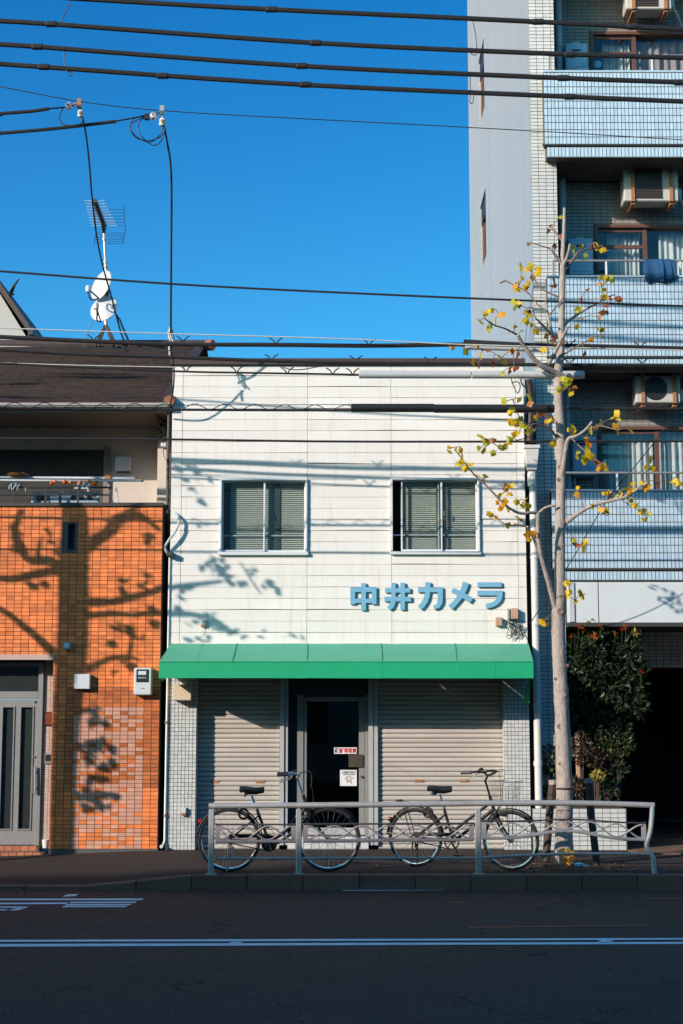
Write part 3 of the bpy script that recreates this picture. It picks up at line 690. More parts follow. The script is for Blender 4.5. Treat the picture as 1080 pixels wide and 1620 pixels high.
# awning: five canvas panels on a frame
AY = -0.87
aw = thing('shop_awning', 'green canvas awning over the shutters of the white shop', 'awning', (0.08, AY, WZ(1073, AY)))
zt0, zf1, zf0 = WZ(1018, -0.03), WZ(1047, AY), WZ(1073, AY)
tb = [WX(p, 1018, -0.03) for p in (270.5, 375.5, 487, 602, 718.5, 835)]
fb = [WX(p, 1047, AY) for p in (252, 367.5, 486, 603.5, 721.5, 843)]
for k in range(5):
    mb = MB(); n = 2; m2 = 5
    x = lambda f, u: (tb[k] + (tb[k + 1] - tb[k]) * u) * (1 - f) + (fb[k] + (fb[k + 1] - fb[k]) * u) * f
    grid = []
    for j in range(m2 + 1):
        f = j / m2; row = []
        for i in range(n + 1):
            u = 0.003 + 0.994 * i / n; sag = -0.006 * math.sin(math.pi * f)
            row.append(Vector((x(f, u), -0.03 + (AY + 0.03) * f, zt0 + (zf1 - zt0) * f + sag)))
        grid.append(row)
    for j in range(m2):
        for i in range(n): mb.poly([grid[j][i], grid[j + 1][i], grid[j + 1][i + 1], grid[j][i + 1]])
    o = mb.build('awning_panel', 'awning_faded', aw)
    md = o.modifiers.new('thickness', 'SOLIDIFY'); md.thickness = 0.003; md.offset = -1
    mb = MB(); top = [Vector((x(1, 0.003 + 0.994 * i / n), AY - 0.001, zf1 - 0.001)) for i in range(n + 1)]; low = [Vector((q.x, AY - 0.008 - .002 * math.sin(i * 1.9 + k), zf0 + 0.002 * math.sin(i * 1.3 + k))) for i, q in enumerate(top)]
    for i in range(n): mb.poly([top[i], low[i], low[i + 1], top[i + 1]])
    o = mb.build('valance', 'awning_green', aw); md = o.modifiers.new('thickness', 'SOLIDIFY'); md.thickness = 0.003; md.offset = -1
m = MB()
for k in range(1, 5): m.tube([(tb[k], -0.033, zt0 + 0.003), (fb[k], AY - 0.001, zf1 + 0.003), (fb[k], AY - 0.007, zf0)], 0.004, 5)
m.build('seam', 'awning_green', aw)
m = MB(); m.bar((fb[0], AY - 0.006, zf1 + .002), (fb[5], AY - 0.006, zf1 + .002), 0.006, 0.008); m.build('hem', 'awning_green', aw)
for sx, xb, xf in ((-1, tb[0], fb[0]), (1, tb[5], fb[5])):
    low = [(xb, -0.03, WZ(1068, -0.03) if sx < 0 else WZ(1075, -.03))]
    if sx > 0: low = [(WX(826, 1115, -0.2), -0.2, WZ(1115, -0.2)), (WX(836, 1115, -0.35), -0.40, WZ(1112, -0.40)), ]
    pts = [(xb, -0.03, zt0), (xf, AY, zf1), (xf, AY, zf0)] + ([(xf, -0.5, zf0 - 0.03)] if sx < 0 else [(xf - 0.005, -0.55, zf0 - 0.02)]) + low[::-1] + ([] if sx < 0 else [(xb - 0.02, -0.05, WZ(1078, -0.05))])
    o = MB().poly(pts).build('side_flap', 'awning_green', aw); md = o.modifiers.new('thickness', 'SOLIDIFY'); md.thickness = 0.003
m = MB()
for k in range(6):
    m.tube([(tb[k] * 0.98, -0.02, zt0 - 0.02), (fb[k] * 0.985, AY + 0.02, zf1 - 0.02)], 0.012, 6); m.tube([(tb[k] * 0.98, -0.02, zf0 + 0.06), (fb[k] * 0.985, AY + 0.02, zf0 + 0.03)], 0.012, 6)
m.tube([(fb[0] * 0.985, AY + 0.02, zf0 + 0.03), (fb[5] * 0.985, AY + 0.02, zf0 + 0.05)], 0.012, 6); m.tube([(fb[0] * 0.985, AY + 0.02, zf1 - 0.02), (fb[5] * 0.985, AY + 0.02, zf1 - 0.02)], 0.012, 6)
m.build('frame', 'galv', aw)
MB().box(tb[0] + .02, tb[5] - .02, -0.045, -0.02, zt0 - 0.035, zt0 + 0.012).build('wall_batten', 'siding', aw)
# wall fittings of the shop
a = W(274, 1083, -0.16); b2 = W(303, 1108, -0.16)
t = thing('crank_box', 'beige metal box under the left end of the green awning', 'box', ((a.x + b2.x) / 2, 0, b2.z))
MB().box(a.x, b2.x, -0.17, -0.001, b2.z, a.z).build('body', 'box_beige', t, bevel=0.006); MB().box(a.x + .01, b2.x - .01, -0.174, -0.171, b2.z + .02, b2.z + 0.03).build('trim', 'box_white', t)
def outlet(px, py, lab, s=0.05, box='pvc_white'):
    p = W(px, py, -0.03); t = thing('wall_outlet', lab, 'outlet box', (p.x, 0, p.z - s))
    MB().box(p.x - s * 0.62, p.x + s * 0.62, -0.055, -0.008, p.z - s * 0.4, p.z + s).build('cover', box, t, bevel=0.004)
    MB().box(p.x - s * 0.6, p.x + s * 0.6, -0.05, -0.008, p.z - s * 0.95, p.z - s * 0.43).build('socket', 'rust', t, bevel=0.004); return t
outlet(322, 986, 'small rusty outlet box on white siding above the awning end'); outlet(291, 1284, 'small outlet box low on the white tiled pier')
p = W(322, 992, -0.03); q = W(300, 1018, -0.03)
tag(MB().tube(arc_pts([(p.x, -0.035, p.z), (p.x - .02, -0.03, p.z - .08), (q.x + .05, -0.03, q.z + .05), (q.x, -0.04, q.z)], 4), 0.003, 5).build('wire', 'cable_white'), 'thin pale wire from the rusty outlet down to the awning', 'wire')
t = thing('terminal_boxes', 'copper coloured terminal boxes with tangled wires above the awning right end', 'terminal box', (WX(812, 990), 0, WZ(1000)))
for (px0, px1, py0, py1, d, mt) in ((783, 793.5, 976.5, 990, 0.07, 'copper_box'), (802.5, 806, 963, 980, 0.09, 'alu_grey'), (807.5, 819, 962, 979, 0.10, 'copper_box')):
    a, b2 = W(px0, py0, -d), W(px1, py1, -d); MB().box(a.x, b2.x, -d, -0.012, b2.z, a.z).build('terminal_box', mt, t, bevel=0.004)
rd = random.Random(3); m = MB()
for k in range(9):
    pts = [W(795 + rd.uniform(0, 25), 980 + rd.uniform(-3, 4), -0.06) + Vector((0, rd.uniform(-.03, .03), 0))]
    for j in range(4): pts.append(W(800 + rd.uniform(0, 28), 984 + rd.uniform(0, 26), -0.06) + Vector((0, rd.uniform(-.04, .04), 0)))
    m.tube(arc_pts(pts, 5), 0.0035, 5)
m.build('loose_wire', 'cable_black', t)
# ------------------------------------------------------------------ the orange tiled house on the left
YB = -0.03
BXR = WX(255.5, 1000, YB); ZC = WZ(801, YB); BXL = -7.5
house = thing('tiled_house', 'orange tiled house with brown roof and balcony left of the white shop', 'house', (-4.2, YB, 0))
dx1, dz1 = WX(81, 1200, YB), WZ(1040, YB)               # porch opening: right side, head
px0 = -5.1                                              # its left side, outside the picture
slot = (WX(108, 850, YB), WX(118.5, 850, YB), WZ(870, YB), WZ(829, YB))
bk = MB()
for q in subtract([(BXL, BXR, -0.20, ZC)], [(px0, dx1, -0.2, dz1), slot]): bk.box(q[0], q[1], YB + 0.006, YB + 0.20, q[2], q[3])
bk.box(BXR - 0.2, BXR, YB + 0.2, 0.92, -0.1, ZC)
bk.box(BXR - 0.2, BXR - 0.01, 0.92, 8, 0, ZC)
bk.build('wall', 'grout', house)
PW, PH = 0.0980, 0.0498
# every tile: pink patch low on the wall, the rest orange; the nearest 300 to the patch are single pieces, the rest are one part
mt = MB().tile(-PW / 2 + .0022, PW / 2 - .0022, -PH / 2 + .0022, PH / 2 - .0022, -0.008, 0, 0.002)
tm_o, tm_p = mt.mesh('tile', 'brick_orange'), mt.mesh('tile', 'brick_pink')
nx = int((BXR - (-4.9)) / PW); nz = int((ZC + 0.02) / PH)
patch = (WX(119, 1250, YB), WX(221.5, 1250, YB), 0.0, WZ(1117.5, YB))
rest_o, rest_p, cnt = MB(), MB(), 0
rb = random.Random(5)
for j in range(nz):
    z = ZC - 0.004 - PH * (j + 0.5)
    for i in range(nx + 26):
        x = BXR - 0.004 - PW * (i + 0.5)
        a, b2, c, d = x - PW / 2, x + PW / 2, z - PH / 2, z + PH / 2
        if b2 > px0 and a < dx1 and c < dz1: 
            if d < dz1 + 0.03 and b2 < dx1 + .02: continue
            if a < dx1 and d < dz1 + .03:
                rest_o.cur = rb.random(); rest_o.tile(dx1 + .001, b2 - .002, c + .002, d - .002, YB - .002, YB + .006, .002); continue
            if d < dz1 + 0.03 and b2 < dx1: continue
        if b2 > slot[0] and a < slot[1] and d > slot[2] and c < slot[3]:
            continue
        inp = patch[0] < x < patch[1] and z < patch[3]
        pink = inp and (rb.random() < 0.62 or x > patch[1] - 0.1 and rb.random() < 0.5)
        if z < -0.09: continue
        if patch[0] - 0.14 < x and z < patch[3] + 0.25 and z > 0.42 and cnt < 300:
            put(tm_p if pink else tm_o, 'tile', house, (x, YB + 0.006 + rb.uniform(-.0008, .0008), z)); cnt += 1
        else:
            mb = rest_p if pink else rest_o; mb.cur = rb.random(); dy = rb.uniform(-.0008, .0008)
            mb.tile(a + .0022, b2 - .0022, c + .0022, d - .0022, YB - 0.002 + dy, YB + 0.006, 0.002)
rest_o.build('tiling', 'brick_orange', house, kind='stuff'); rest_p.build('tiling', 'brick_pink', house, kind='stuff')
MB().box(slot[0], slot[1], YB + 0.10, YB + 0.14, slot[2], slot[3]).build('vent_slot', 'coping', house)
cp = MB(); cp.box(BXL, BXR + 0.012, YB - 0.03, YB + 0.22, ZC - 0.004, ZC + 0.045); cp.box(BXR - 0.21, BXR + 0.012, YB + 0.221, 0.92, ZC - 0.003, ZC + 0.044)
cp.build('coping', 'coping', house, bevel=0.004)
# porch: return wall of pale tile, floor, door
YDR = YB + 0.34
pr = MB().box(dx1 + 0.001, dx1 + 0.18, YB + 0.21, YDR + 0.2, -0.1, dz1 + 0.2); pr.build('porch_return', 'grout', house)
xj = WX(67.5, 1200, YDR)
MB().box(xj, dx1 + 0.0005, YDR - 0.005, YDR + 0.1, 0.0, dz1).build('porch_pier', 'grout_pale', house)
tiles(xj, dx1, 0.02, dz1, YDR - 0.005, 0.095, 0.030, 0.004, 0.005).build('pale_tile', 'brick_pale', house, kind='stuff')
MB().box(px0, dx1 + 0.01, YB - 0.012, YB + 0.14, dz1 - 0.03, dz1 + 0.035).build('porch_lintel', 'brick_pale', house)
MB().box(px0, dx1, YB + 0.0, YDR + 0.3, dz1 + 0.036, dz1 + 0.08).build('porch_ceiling', 'coping', house)
hd = thing('house_door', 'x', 'x', (0, 0, 0)); bpy.data.objects.remove(hd)
zf, zh2 = WZ(1337, YDR), WZ(1048, YDR)
f = MB(); a0 = -5.2
f.box(WX(59.5, 1200, YDR), xj - 0.002, YDR - 0.05, YDR + 0.05, zf, zh2); f.box(a0, WX(59.4, 1200, YDR), YDR - 0.05, YDR + 0.05, WZ(1054, YDR), zh2); f.box(a0, WX(59.4, 1200, YDR), YDR - 0.05, YDR + 0.05, WZ(1106, YDR), WZ(1094, YDR))
hdoor = f.build('front_door', 'alu_grey', house, bevel=0.004); hdoor['label'] = 'grey aluminium front door with tall narrow glass strips'
MB().box(px0, dx1, YDR + .06, YDR + .1, zh2 - .02, dz1 + .036).build('porch_back_wall', 'interior', house)
MB().box(a0, WX(59.2, 1200, YDR), YDR - 0.01, YDR, WZ(1094, YDR), WZ(1054, YDR)).build('transom_pane', 'lens_dark', hdoor)
gl = [(WX(2.5, 1250, YDR), WX(19.5, 1250, YDR)), (WX(31.5, 1250, YDR), WX(50, 1250, YDR)), (WX(-30, 1250, YDR), WX(-12, 1250, YDR))]
zg0, zg1 = WZ(1311, YDR), WZ(1119, YDR); lf = MB()
for q in subtract([(a0, WX(58.8, 1250, YDR), zf + 0.01, WZ(1107, YDR))], [(g[0], g[1], zg0, zg1) for g in gl]): lf.box(q[0], q[1], YDR - 0.03, YDR + 0.02, q[2], q[3])
lf.build('door_leaf', 'alu_grey', hdoor)
for g in gl:
    MB().box(g[0], g[1], YDR, YDR + 0.008, zg0, zg1).build('glass_strip', 'lens_dark', hdoor)
    m = MB(); m.box(g[0] - .016, g[0], YDR - 0.042, YDR - 0.0305, zg0 - .016, zg1 + .016); m.box(g[1], g[1] + .016, YDR - 0.042, YDR - 0.0305, zg0 - .016, zg1 + .016)
    m.box(g[0], g[1], YDR - 0.042, YDR - 0.0305, zg1, zg1 + .016); m.box(g[0], g[1], YDR - 0.042, YDR - 0.0305, zg0 - .016, zg0); m.build('glazing_bead', 'alu_grey', hdoor)
p, q = W(56.5, 1213, YDR - .08), W(56.5, 1256, YDR - .08)
m = MB(); m.tube([p, q], 0.013, 8)
for t in (0.2, 0.8): c = p.lerp(q, t); m.bar(c, (c.x, YDR - 0.03, c.z), 0.02, 0.02)
m.box(p.x - .035, p.x - .014, YDR - .06, YDR - .031, q.z, p.z); m.build('handle', 'steel', hdoor)
p = W(55, 1197, YDR); MB().lathe([(.013, -.05), (.013, -.03)], p, 'y', 10).build('lock', 'steel', hdoor)
p = W(57.5, 1111, YDR); MB().box(p.x - .014, p.x + .014, YDR - .036, YDR - .0305, p.z - .012, p.z + .012).build('maker_plate', 'lens_dark', hdoor)
# brick steps under the door
sm = MB().box(-0.0475, 0.0475, -0.06, 0.06, -0.0285, 0.0285).mesh('brick', 'brick_step', bevel=0.004)
for r_, (y, z, zz0) in enumerate(((YB + 0.24, zf - 0.033, 1337), (YB + 0.09, zf - 0.098, 1345))):
    MB().box(px0, WX(63 + 7 * r_, 1340, y), y - 0.055, YDR + 0.05, -0.14, z + 0.022).build('step_core', 'grout', house)
    for k in range(14):
        xx = WX(60 + 7 * r_, 1340, y) - 0.05 - 0.1 * k; put(sm, 'brick', house, (xx, y, z))
# upper floor: recessed balcony
YW = 1.19
ye = 0.0; ZE = WZ(646, ye); zs = WZ(646, ye) - 0.02
MB().box(BXL, WX(250, 740, YW) + 0.02, YW, YW + 0.12, ZC - 1.0, ZE + 0.3).build('balcony_wall', 'plaster', house)
xo = WX(171, 740, YW)
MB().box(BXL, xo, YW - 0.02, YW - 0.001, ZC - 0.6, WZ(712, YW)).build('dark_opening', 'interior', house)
MB().box(WX(165, 740, YW), xo + 0.03, YW - 0.04, YW - 0.021, ZC - 0.6, WZ(706, YW)).build('opening_jamb', 'soffit', house)
yp = 0.60; xp0, xp1 = WX(249.5, 740, yp), WX(269.5, 740, yp)
MB().box(xp0, min(xp1, XL - 0.012), yp, YW + 0.5, ZC - 1.0, ZE + 0.25).build('corner_pier', 'plaster', house)
MB().box(BXL, XL - 0.02, ye + 0.02, YW + 0.2, ZE - 0.03, ZE + 0.005).build('soffit', 'soffit', house)
MB().box(BXL, XL - 0.015, ye - 0.02, ye + 0.018, ZE - 0.05, ZE + 0.055).build('fascia', 'concrete', house)
MB().box(BXL, BXR - 0.22, YB + 0.21, YW - 0.05, ZC - 1.05, ZC - 1.0).build('balcony_floor', 'concrete', house)
# roof: one long course after another, each a piece
Yr = 4.5; ZRg = WZ(549, Yr); NC = 19; xr = XL - 0.012
p0, p1 = Vector((0, ye - 0.08, ZE + 0.045)), Vector((0, Yr, ZRg)); dl = (p1 - p0) / NC; nrm = Vector((0, -dl.z, dl.y)).normalized()
for k in range(NC):
    mb = MB(); a = p0 + dl * k; b2 = p0 + dl * (k + 1.12)
    xx = -8.0; rk = random.Random(k)
    while xx < xr:
        x1 = min(xx + rk.uniform(0.28, 0.31), xr); dz = rk.uniform(-0.004, 0.004)
        lo = a + nrm * (0.055 + dz); hi = b2 + nrm * 0.012; lo2 = a + nrm * 0.012; hi2 = b2 - nrm * 0.01
        mb.hexa([(xx + .002, lo2.y, lo2.z), (x1 - .002, lo2.y, lo2.z), (x1 - .002, hi2.y, hi2.z), (xx + .002, hi2.y, hi2.z), (xx + .002, lo.y, lo.z), (x1 - .002, lo.y, lo.z), (x1 - .002, hi.y, hi.z), (xx + .002, hi.y, hi.z)])
        xx = x1
    mb.build('roof_course', 'roof_brown', house)
xg = WX(328, 549, Yr)
MB().tube([(-8, Yr, ZRg + 0.03), (xg, Yr, ZRg + 0.03)], 0.085, 10).build('ridge', 'roof_brown', house)
m = MB(); m.tube([(xg, Yr, ZRg + 0.03), (xg + 0.10, Yr - 0.05, ZRg + 0.02)], 0.09, 10); m.build('ridge_end', 'roof_end', house); m = MB(); m.tube([(xr, p0.y + 0.1, p0.z + .07), (xr - 0.02, p0.y - 0.03, p0.z + 0.03)], 0.07, 8); m.build('verge_end', 'roof_end', house)
m = MB(); m.hexa([(xr - 0.10, p0.y - .02, p0.z), (xr + .004, p0.y - .02, p0.z), (xr + .004, p1.y, p1.z), (xr - .10, p1.y, p1.z), (xr - .10, p0.y - .02, p0.z + .09), (xr + .004, p0.y - .02, p0.z + .09), (xr + .004, p1.y, p1.z + .09), (xr - .10, p1.y, p1.z + .09)]); m.build('verge', 'roof_brown', house)
m = MB(); m.poly([(BXL, Yr, ZRg), (xg, Yr, ZRg), (xg, 9.3, ZE + .3), (BXL, 9.3, ZE + .3)]); m.build('rear_roof', 'roof_brown', house)
MB().tube([(-8, ye - 0.10, ZE + 0.02), (XL - 0.02, ye - 0.10, ZE + 0.02)], 0.035, 8).build('gutter', 'concrete', house)
# fittings on the tiled house
a, b2 = W(118, 1066.5, YB - .08), W(142.5, 1090, YB - .08)
t = thing('vent_cover', 'square white vent cover on the orange tiled wall', 'vent', ((a.x + b2.x) / 2, YB, b2.z))
MB().box(a.x, b2.x, YB - 0.09, YB - 0.002, b2.z, a.z).build('cover', 'box_white', t, bevel=0.006); MB().box(a.x + .01, b2.x - .01, YB - .05, YB - .003, b2.z - .012, b2.z - .001).build('louvre', 'coping', t)
a, b2 = W(101.5, 1016, YB - .04), W(112, 1027, YB - .04)
t = thing('wall_lamp_box', 'tiny blue grey box in the tree shadow on the orange wall', 'box', ((a.x + b2.x) / 2, YB, b2.z))
MB().box(a.x, b2.x, YB - 0.06, YB - 0.002, b2.z, a.z).build('body', 'box_blue', t, bevel=0.004); MB().box(a.x + .015, b2.x - .015, YB - .07, YB - .061, b2.z + .02, a.z - .02).build('cap', 'box_white', t)
a, b2 = W(213, 1056.5, YB - .1), W(240, 1099.5, YB - .1)
t = thing('electricity_meter', 'white electricity meter with dark display window on the orange wall', 'meter', ((a.x + b2.x) / 2, YB, b2.z))
MB().box(a.x, b2.x, YB - 0.12, YB - 0.002, b2.z, a.z).build('case', 'box_white', t, bevel=0.010)
wz = a.z - b2.z; wx_ = b2.x - a.x
MB().box(a.x + .14 * wx_, b2.x - .16 * wx_, YB - 0.128, YB - 0.119, b2.z + .47 * wz, b2.z + .94 * wz).build('window', 'lens_dark', t, bevel=0.003)
MB().box(a.x + .24 * wx_, b2.x - .30 * wx_, YB - 0.131, YB - 0.1285, b2.z + .74 * wz, b2.z + .88 * wz).build('display', 'box_white', t)
m = MB()
for k in range(5): m.box(a.x + (.24 + .1 * k) * wx_, a.x + (.30 + .1 * k) * wx_, YB - .131, YB - .1285, b2.z + .60 * wz, b2.z + (.655 + .02 * (k % 2)) * wz)
m.build('digits', 'box_blue', t)
MB().box(a.x + .42 * wx_, a.x + .62 * wx_, YB - .1212, YB - .1195, b2.z + .22 * wz, b2.z + .26 * wz).build('maker_mark', 'alu_grey', t)
a, b2 = W(73, 1128, YB - .01), W(81.5, 1146, YB - .01)
xa = dx1 - 0.075
t = thing('name_plate', 'red brown name plate beside the front door', 'name plate', (xa, YDR, WZ(1146, YDR)))
MB().box(xj + 0.03, dx1 - 0.002, YDR - 0.035, YDR - 0.012, WZ(1147, YDR), WZ(1128, YDR)).build('plate', 'nameplate', t, bevel=0.003)
MB().box(xj + .02, dx1 - .002, YDR - .0118, YDR - .010, WZ(1149, YDR), WZ(1126, YDR)).build('backing', 'coping', t)
t = thing('intercom', 'small intercom with black button panel beside the front door', 'intercom', (xa, YDR, WZ(1207, YDR)))
MB().box(xj + .035, dx1 - .004, YDR - .035, YDR - .012, WZ(1208, YDR), WZ(1192, YDR)).build('case', 'alu_grey', t, bevel=0.003)
MB().box(xj + .043, dx1 - .012, YDR - .038, YDR - .0355, WZ(1204, YDR), WZ(1194, YDR)).build('panel', 'black_plastic', t); MB().lathe([(.008, -.041), (.008, -.0385)], (dx1 - .03, YDR, WZ(1203, YDR)), 'y', 8).build('button', 'box_white', t)
c = W(73, 1342, YDR - .08)
t = thing('white_pot', 'small white pot on the brick step by the front door', 'pot', (c.x, YDR - .1, c.z))
MB().lathe([(0.02, 0), (.034, .005), (.042, .06), (.046, .11), (.040, .108), (.03, .09)], (c.x, YDR - .1, c.z), 'z', 14).build('body', 'porcelain', t, smooth=True); MB().lathe([(.038, .092), (.0, .094)], (c.x, YDR - .1, c.z), 'z', 14).build('soil', 'soil', t)
a, b2 = W(183.5, 722.5, YW - .06), W(207, 745.5, YW - .06)
t = thing('balcony_vent_cover', 'grey square vent cover on the plaster wall of the balcony', 'vent', ((a.x + b2.x) / 2, YW, b2.z))
MB().box(a.x, b2.x, YW - .09, YW - .002, b2.z, a.z).build('cover', 'box_white', t, bevel=.008); MB().box(a.x + .012, b2.x - .012, YW - .06, YW - .003, b2.z - .012, b2.z - .001).build('louvre', 'coping', t)
# balcony: railing, poles, fruit, planters
yb = 0.28
t = thing('balcony_railing', 'dark metal railing behind the coping of the orange balcony', 'railing', (-3.6, yb, ZC))
m = MB(); zt = WZ(771, yb); xe = WX(178, 775, yb)
m.tube([(BXL, yb, zt), (xe, yb, zt)], .014, 8); m.tube([(BXL, yb, WZ(783, yb)), (xe, yb, WZ(783, yb))], .010, 8); m.build('rail', 'dark_frame', t)
pm_ = MB().box(-.012, .012, -.012, .012, 0, zt - ZC).mesh('post', 'dark_frame')
for k in range(12): put(pm_, 'post', t, (xe - 0.02 - 0.42 * k, yb, ZC))
bars = [(135, 760, 178, 792), (140, 790, 176, 766)]
t = thing('pole_bracket', 'grey folding bracket holding the drying poles at the balcony end', 'bracket', (WX(174, 770, .32), .32, ZC))
m = MB(); a = W(170, 756, .32); b2 = W(179, 797, .32); m.tube([a, W(173, 770, .32), b2], .012, 6); m.tube([W(184, 770, .32), W(188, 797, .32)], .010, 6); m.build('arm', 'box_white', t)
m = MB(); m.box(a.x - .03, a.x + .05, 0.28, .36, a.z - .02, a.z + .05); m.build('hook', 'wicker', t)
for k, (py, x1, r, lab) in enumerate(((755.5, 214, .019, 'upper pale laundry pole across the balcony above the persimmons'), (759.5, 224, .014, 'lower thin laundry pole sticking out farthest at the balcony end'))):
    y = .32 - .05 * k; o = MB().tube([(BXL, y, WZ(py - 0.5, y)), (WX(x1, py, y), y, WZ(py + 1, y))], r, 10).build('laundry_pole', 'alu_white', smooth=True); tag(o, lab, 'pole', 'laundry poles of the balcony')
    MB().tube([(WX(x1, py, y), y, WZ(py + 1, y)), (WX(x1, py, y) + .03, y, WZ(py + 1, y))], r * 1.1, 10).build('end_cap', 'wicker', o)
pl = ['leftmost persimmon hanging low from the laundry pole', 'small persimmon hanging high beside the leftmost one', 'large persimmon hanging third from the left on the pole', 'persimmon hanging fourth from the left above the dark railing',
      'persimmon hanging fifth from the left beside a white clip', 'dark red persimmon hanging second from the right', 'big round bright persimmon hanging at the right end']
for k, (px, py, r, mt) in enumerate(((82.5, 765, .030, 0), (88, 761.5, .026, 0), (103, 762.5, .034, 0), (112.5, 763, .028, 0), (127, 763, .030, 0), (140.5, 760.5, .028, 0), (151, 764.5, .040, 0))):
    c = W(px, py, .27); t = tag(MB().lathe([(0.0, -r * .85), (r * .6, -r * .75), (r * .97, -r * .2), (r, r * .15), (r * .8, r * .6), (r * .3, r * .78), (0, r * .74)], c, 'z', 14).build('persimmon', 'persimmon', smooth=True), pl[k], 'persimmon', 'persimmons drying on the balcony')
    MB().tube([(c.x, .27, c.z + r * .6), (c.x + .004, .285, WZ(757, .285))], .004, 5).build('stalk', 'twig', t)
c = W(29, 750.5, .3)
t = thing('wicker_tray', 'round wicker tray lying on the laundry poles at the left edge', 'tray', (c.x, .3, c.z - .02))
MB().lathe([(0, 0), (.125, 0), (.14, .02), (.132, .024), (.118, .008), (0, .008)], (c.x, .3, c.z - .02), 'z', 20).build('tray', 'wicker', t, smooth=True)
m = MB(); rd = random.Random(8)
for k in range(9): m.ball((c.x + rd.uniform(-.08, .08), .3 + rd.uniform(-.07, .05), c.z + .008), .022, 8, (1, 1, .6))
m.build('drying_fruit', 'persimmon', t)
for k, (x0, x1, lab) in enumerate(((50, 94, 'blue grey planter trough behind the balcony rail, the left one'), (98, 158, 'blue grey planter trough with dark oval marks, the right one'))):
    y = 0.5; a, b2 = W(x0, 778, y), W(x1, 796, y)
    t = thing('planter_trough', lab, 'planter', ((a.x + b2.x) / 2, y, ZC - .2), 'planters on the balcony')
    MB().box(a.x, b2.x, y, y + .22, ZC - .2, a.z).build('trough', 'box_blue', t, bevel=.008); MB().box(a.x + .02, b2.x - .02, y + .02, y + .2, a.z - .001, a.z + .006).build('soil', 'soil', t)
    m = MB()
    for j in range(3 if k else 2): m.lathe([(.035 if k else .05, -.006), (.035 if k else .05, .001)], (a.x + (b2.x - a.x) * (.3 + .22 * j), y, a.z - .08), 'y', 10)
    m.build('hole', 'coping', t)
rd = random.Random(21)
t = thing('clothes_pegs', 'cluster of dark plastic pegs and clips hanging under the laundry poles', 'pegs', (WX(25, 768, .27), .27, WZ(775, .27)))
m = MB(); m2 = MB()
for k in range(26):
    px = rd.choice([rd.uniform(14, 42), rd.uniform(118, 146)]); c = W(px, rd.uniform(762, 772), .26 + rd.uniform(-.03, .03)); q = m if rd.random() < .6 else m2
    q.bar(c, c + Vector((rd.uniform(-.02, .02), 0, -.05)), .010, .014)
m2.build('pale_peg', 'box_blue', t); m.build('peg', 'dark_frame', t)
m = MB(); a, b2 = W(118, 772, .27), W(141, 772, .27); m.bar(a, b2, .012, .02); m.bar(b2 - Vector((.01, 0, 0)), b2 + Vector((-.01, 0, -.05)), .014, .014); m.build('hanger', 'box_white', t)
# thin drain pipe and flexible conduit in the gap
gx = WX(264.5, 1100, -0.02)
t = thing('thin_drain_pipe', 'thin white drain pipe in the gap between orange house and shop', 'pipe', (gx, -.02, .02))
MB().tube([(gx + .01, -.02, WZ(872, -.02)), (gx, -.02, WZ(1330, -.02)), (gx - .02, -.05, WZ(1338, -.05))], .014, 8).build('pipe', 'pvc_white', t, smooth=True)
m = MB()
for py in (1143, 1290): m.lathe([(.02, -.015), (.02, .015)], (gx, -.02, WZ(py, -.02)), 'z', 8)
m.build('clip', 'rust', t); MB().lathe([(.022, -.03), (.022, .03)], (gx - .03, -.08, WZ(1339, -.08)), 'y', 10).build('elbow', 'pvc_white', t)
t = thing('flexible_conduit', 'grey flexible conduit curving over the corner of the orange house', 'conduit', (WX(270, 840, -.1), -.1, WZ(872, -.1)))
pts = [W(268, 812, .1), W(278, 812, -.02), W(284, 824, -.08), W(277, 842, -.10), W(268, 854, -.10), W(262, 866, -.08), W(266, 876, -.05)]
MB().tube(arc_pts(pts, 8), .017, 8).build('hose', 'pipe_grey', t, smooth=True)
a, b2 = W(264, 873, -.1), W(274, 880, -.1); MB().box(a.x, b2.x, -.12, -.02, b2.z, a.z).build('end_box', 'coping', t, bevel=.005)
# service cables at the corner pier
t = thing('service_bracket', 'tangle of service cables clamped to the corner under the brown eave', 'cable bracket', (WX(258, 690, 0.55), 0.55, WZ(720, 0.55)))
rd = random.Random(4); m, m2 = MB(), MB()
for k in range(12):
    pts = [W(252 + rd.uniform(-8, 14), 658 + rd.uniform(-6, 8), .3 + rd.uniform(-.1, .05))]
    for j in range(4): pts.append(W(258 + rd.uniform(-8, 9), 662 + 9 * j + rd.uniform(-6, 6), .5 + rd.uniform(-.06, .06)))
    (m if k % 3 else m2).tube(arc_pts(pts, 4), .007 if k % 3 else .006, 5)
m.build('loose_cable', 'cable_black', t); m2.build('pale_cable', 'cable_white', t)
a, b2 = W(255.5, 699, .55), W(265, 708, .55); MB().box(a.x, b2.x, .5, .598, b2.z, a.z).build('junction_box', 'box_white', t, bevel=.01)
xq = XL - 0.014
MB().tube([(xq - .03, .03, WZ(652, .03)), (xq - .03, .03, WZ(812, .03))], .022, 8).build('riser', 'coping', t)
MB().tube(arc_pts([W(259, 708, .56), W(260, 722, .56), W(266, 730, .5), W(270, 731, .4)], 5), .005, 5).build('drop_wire', 'cable_black', t)

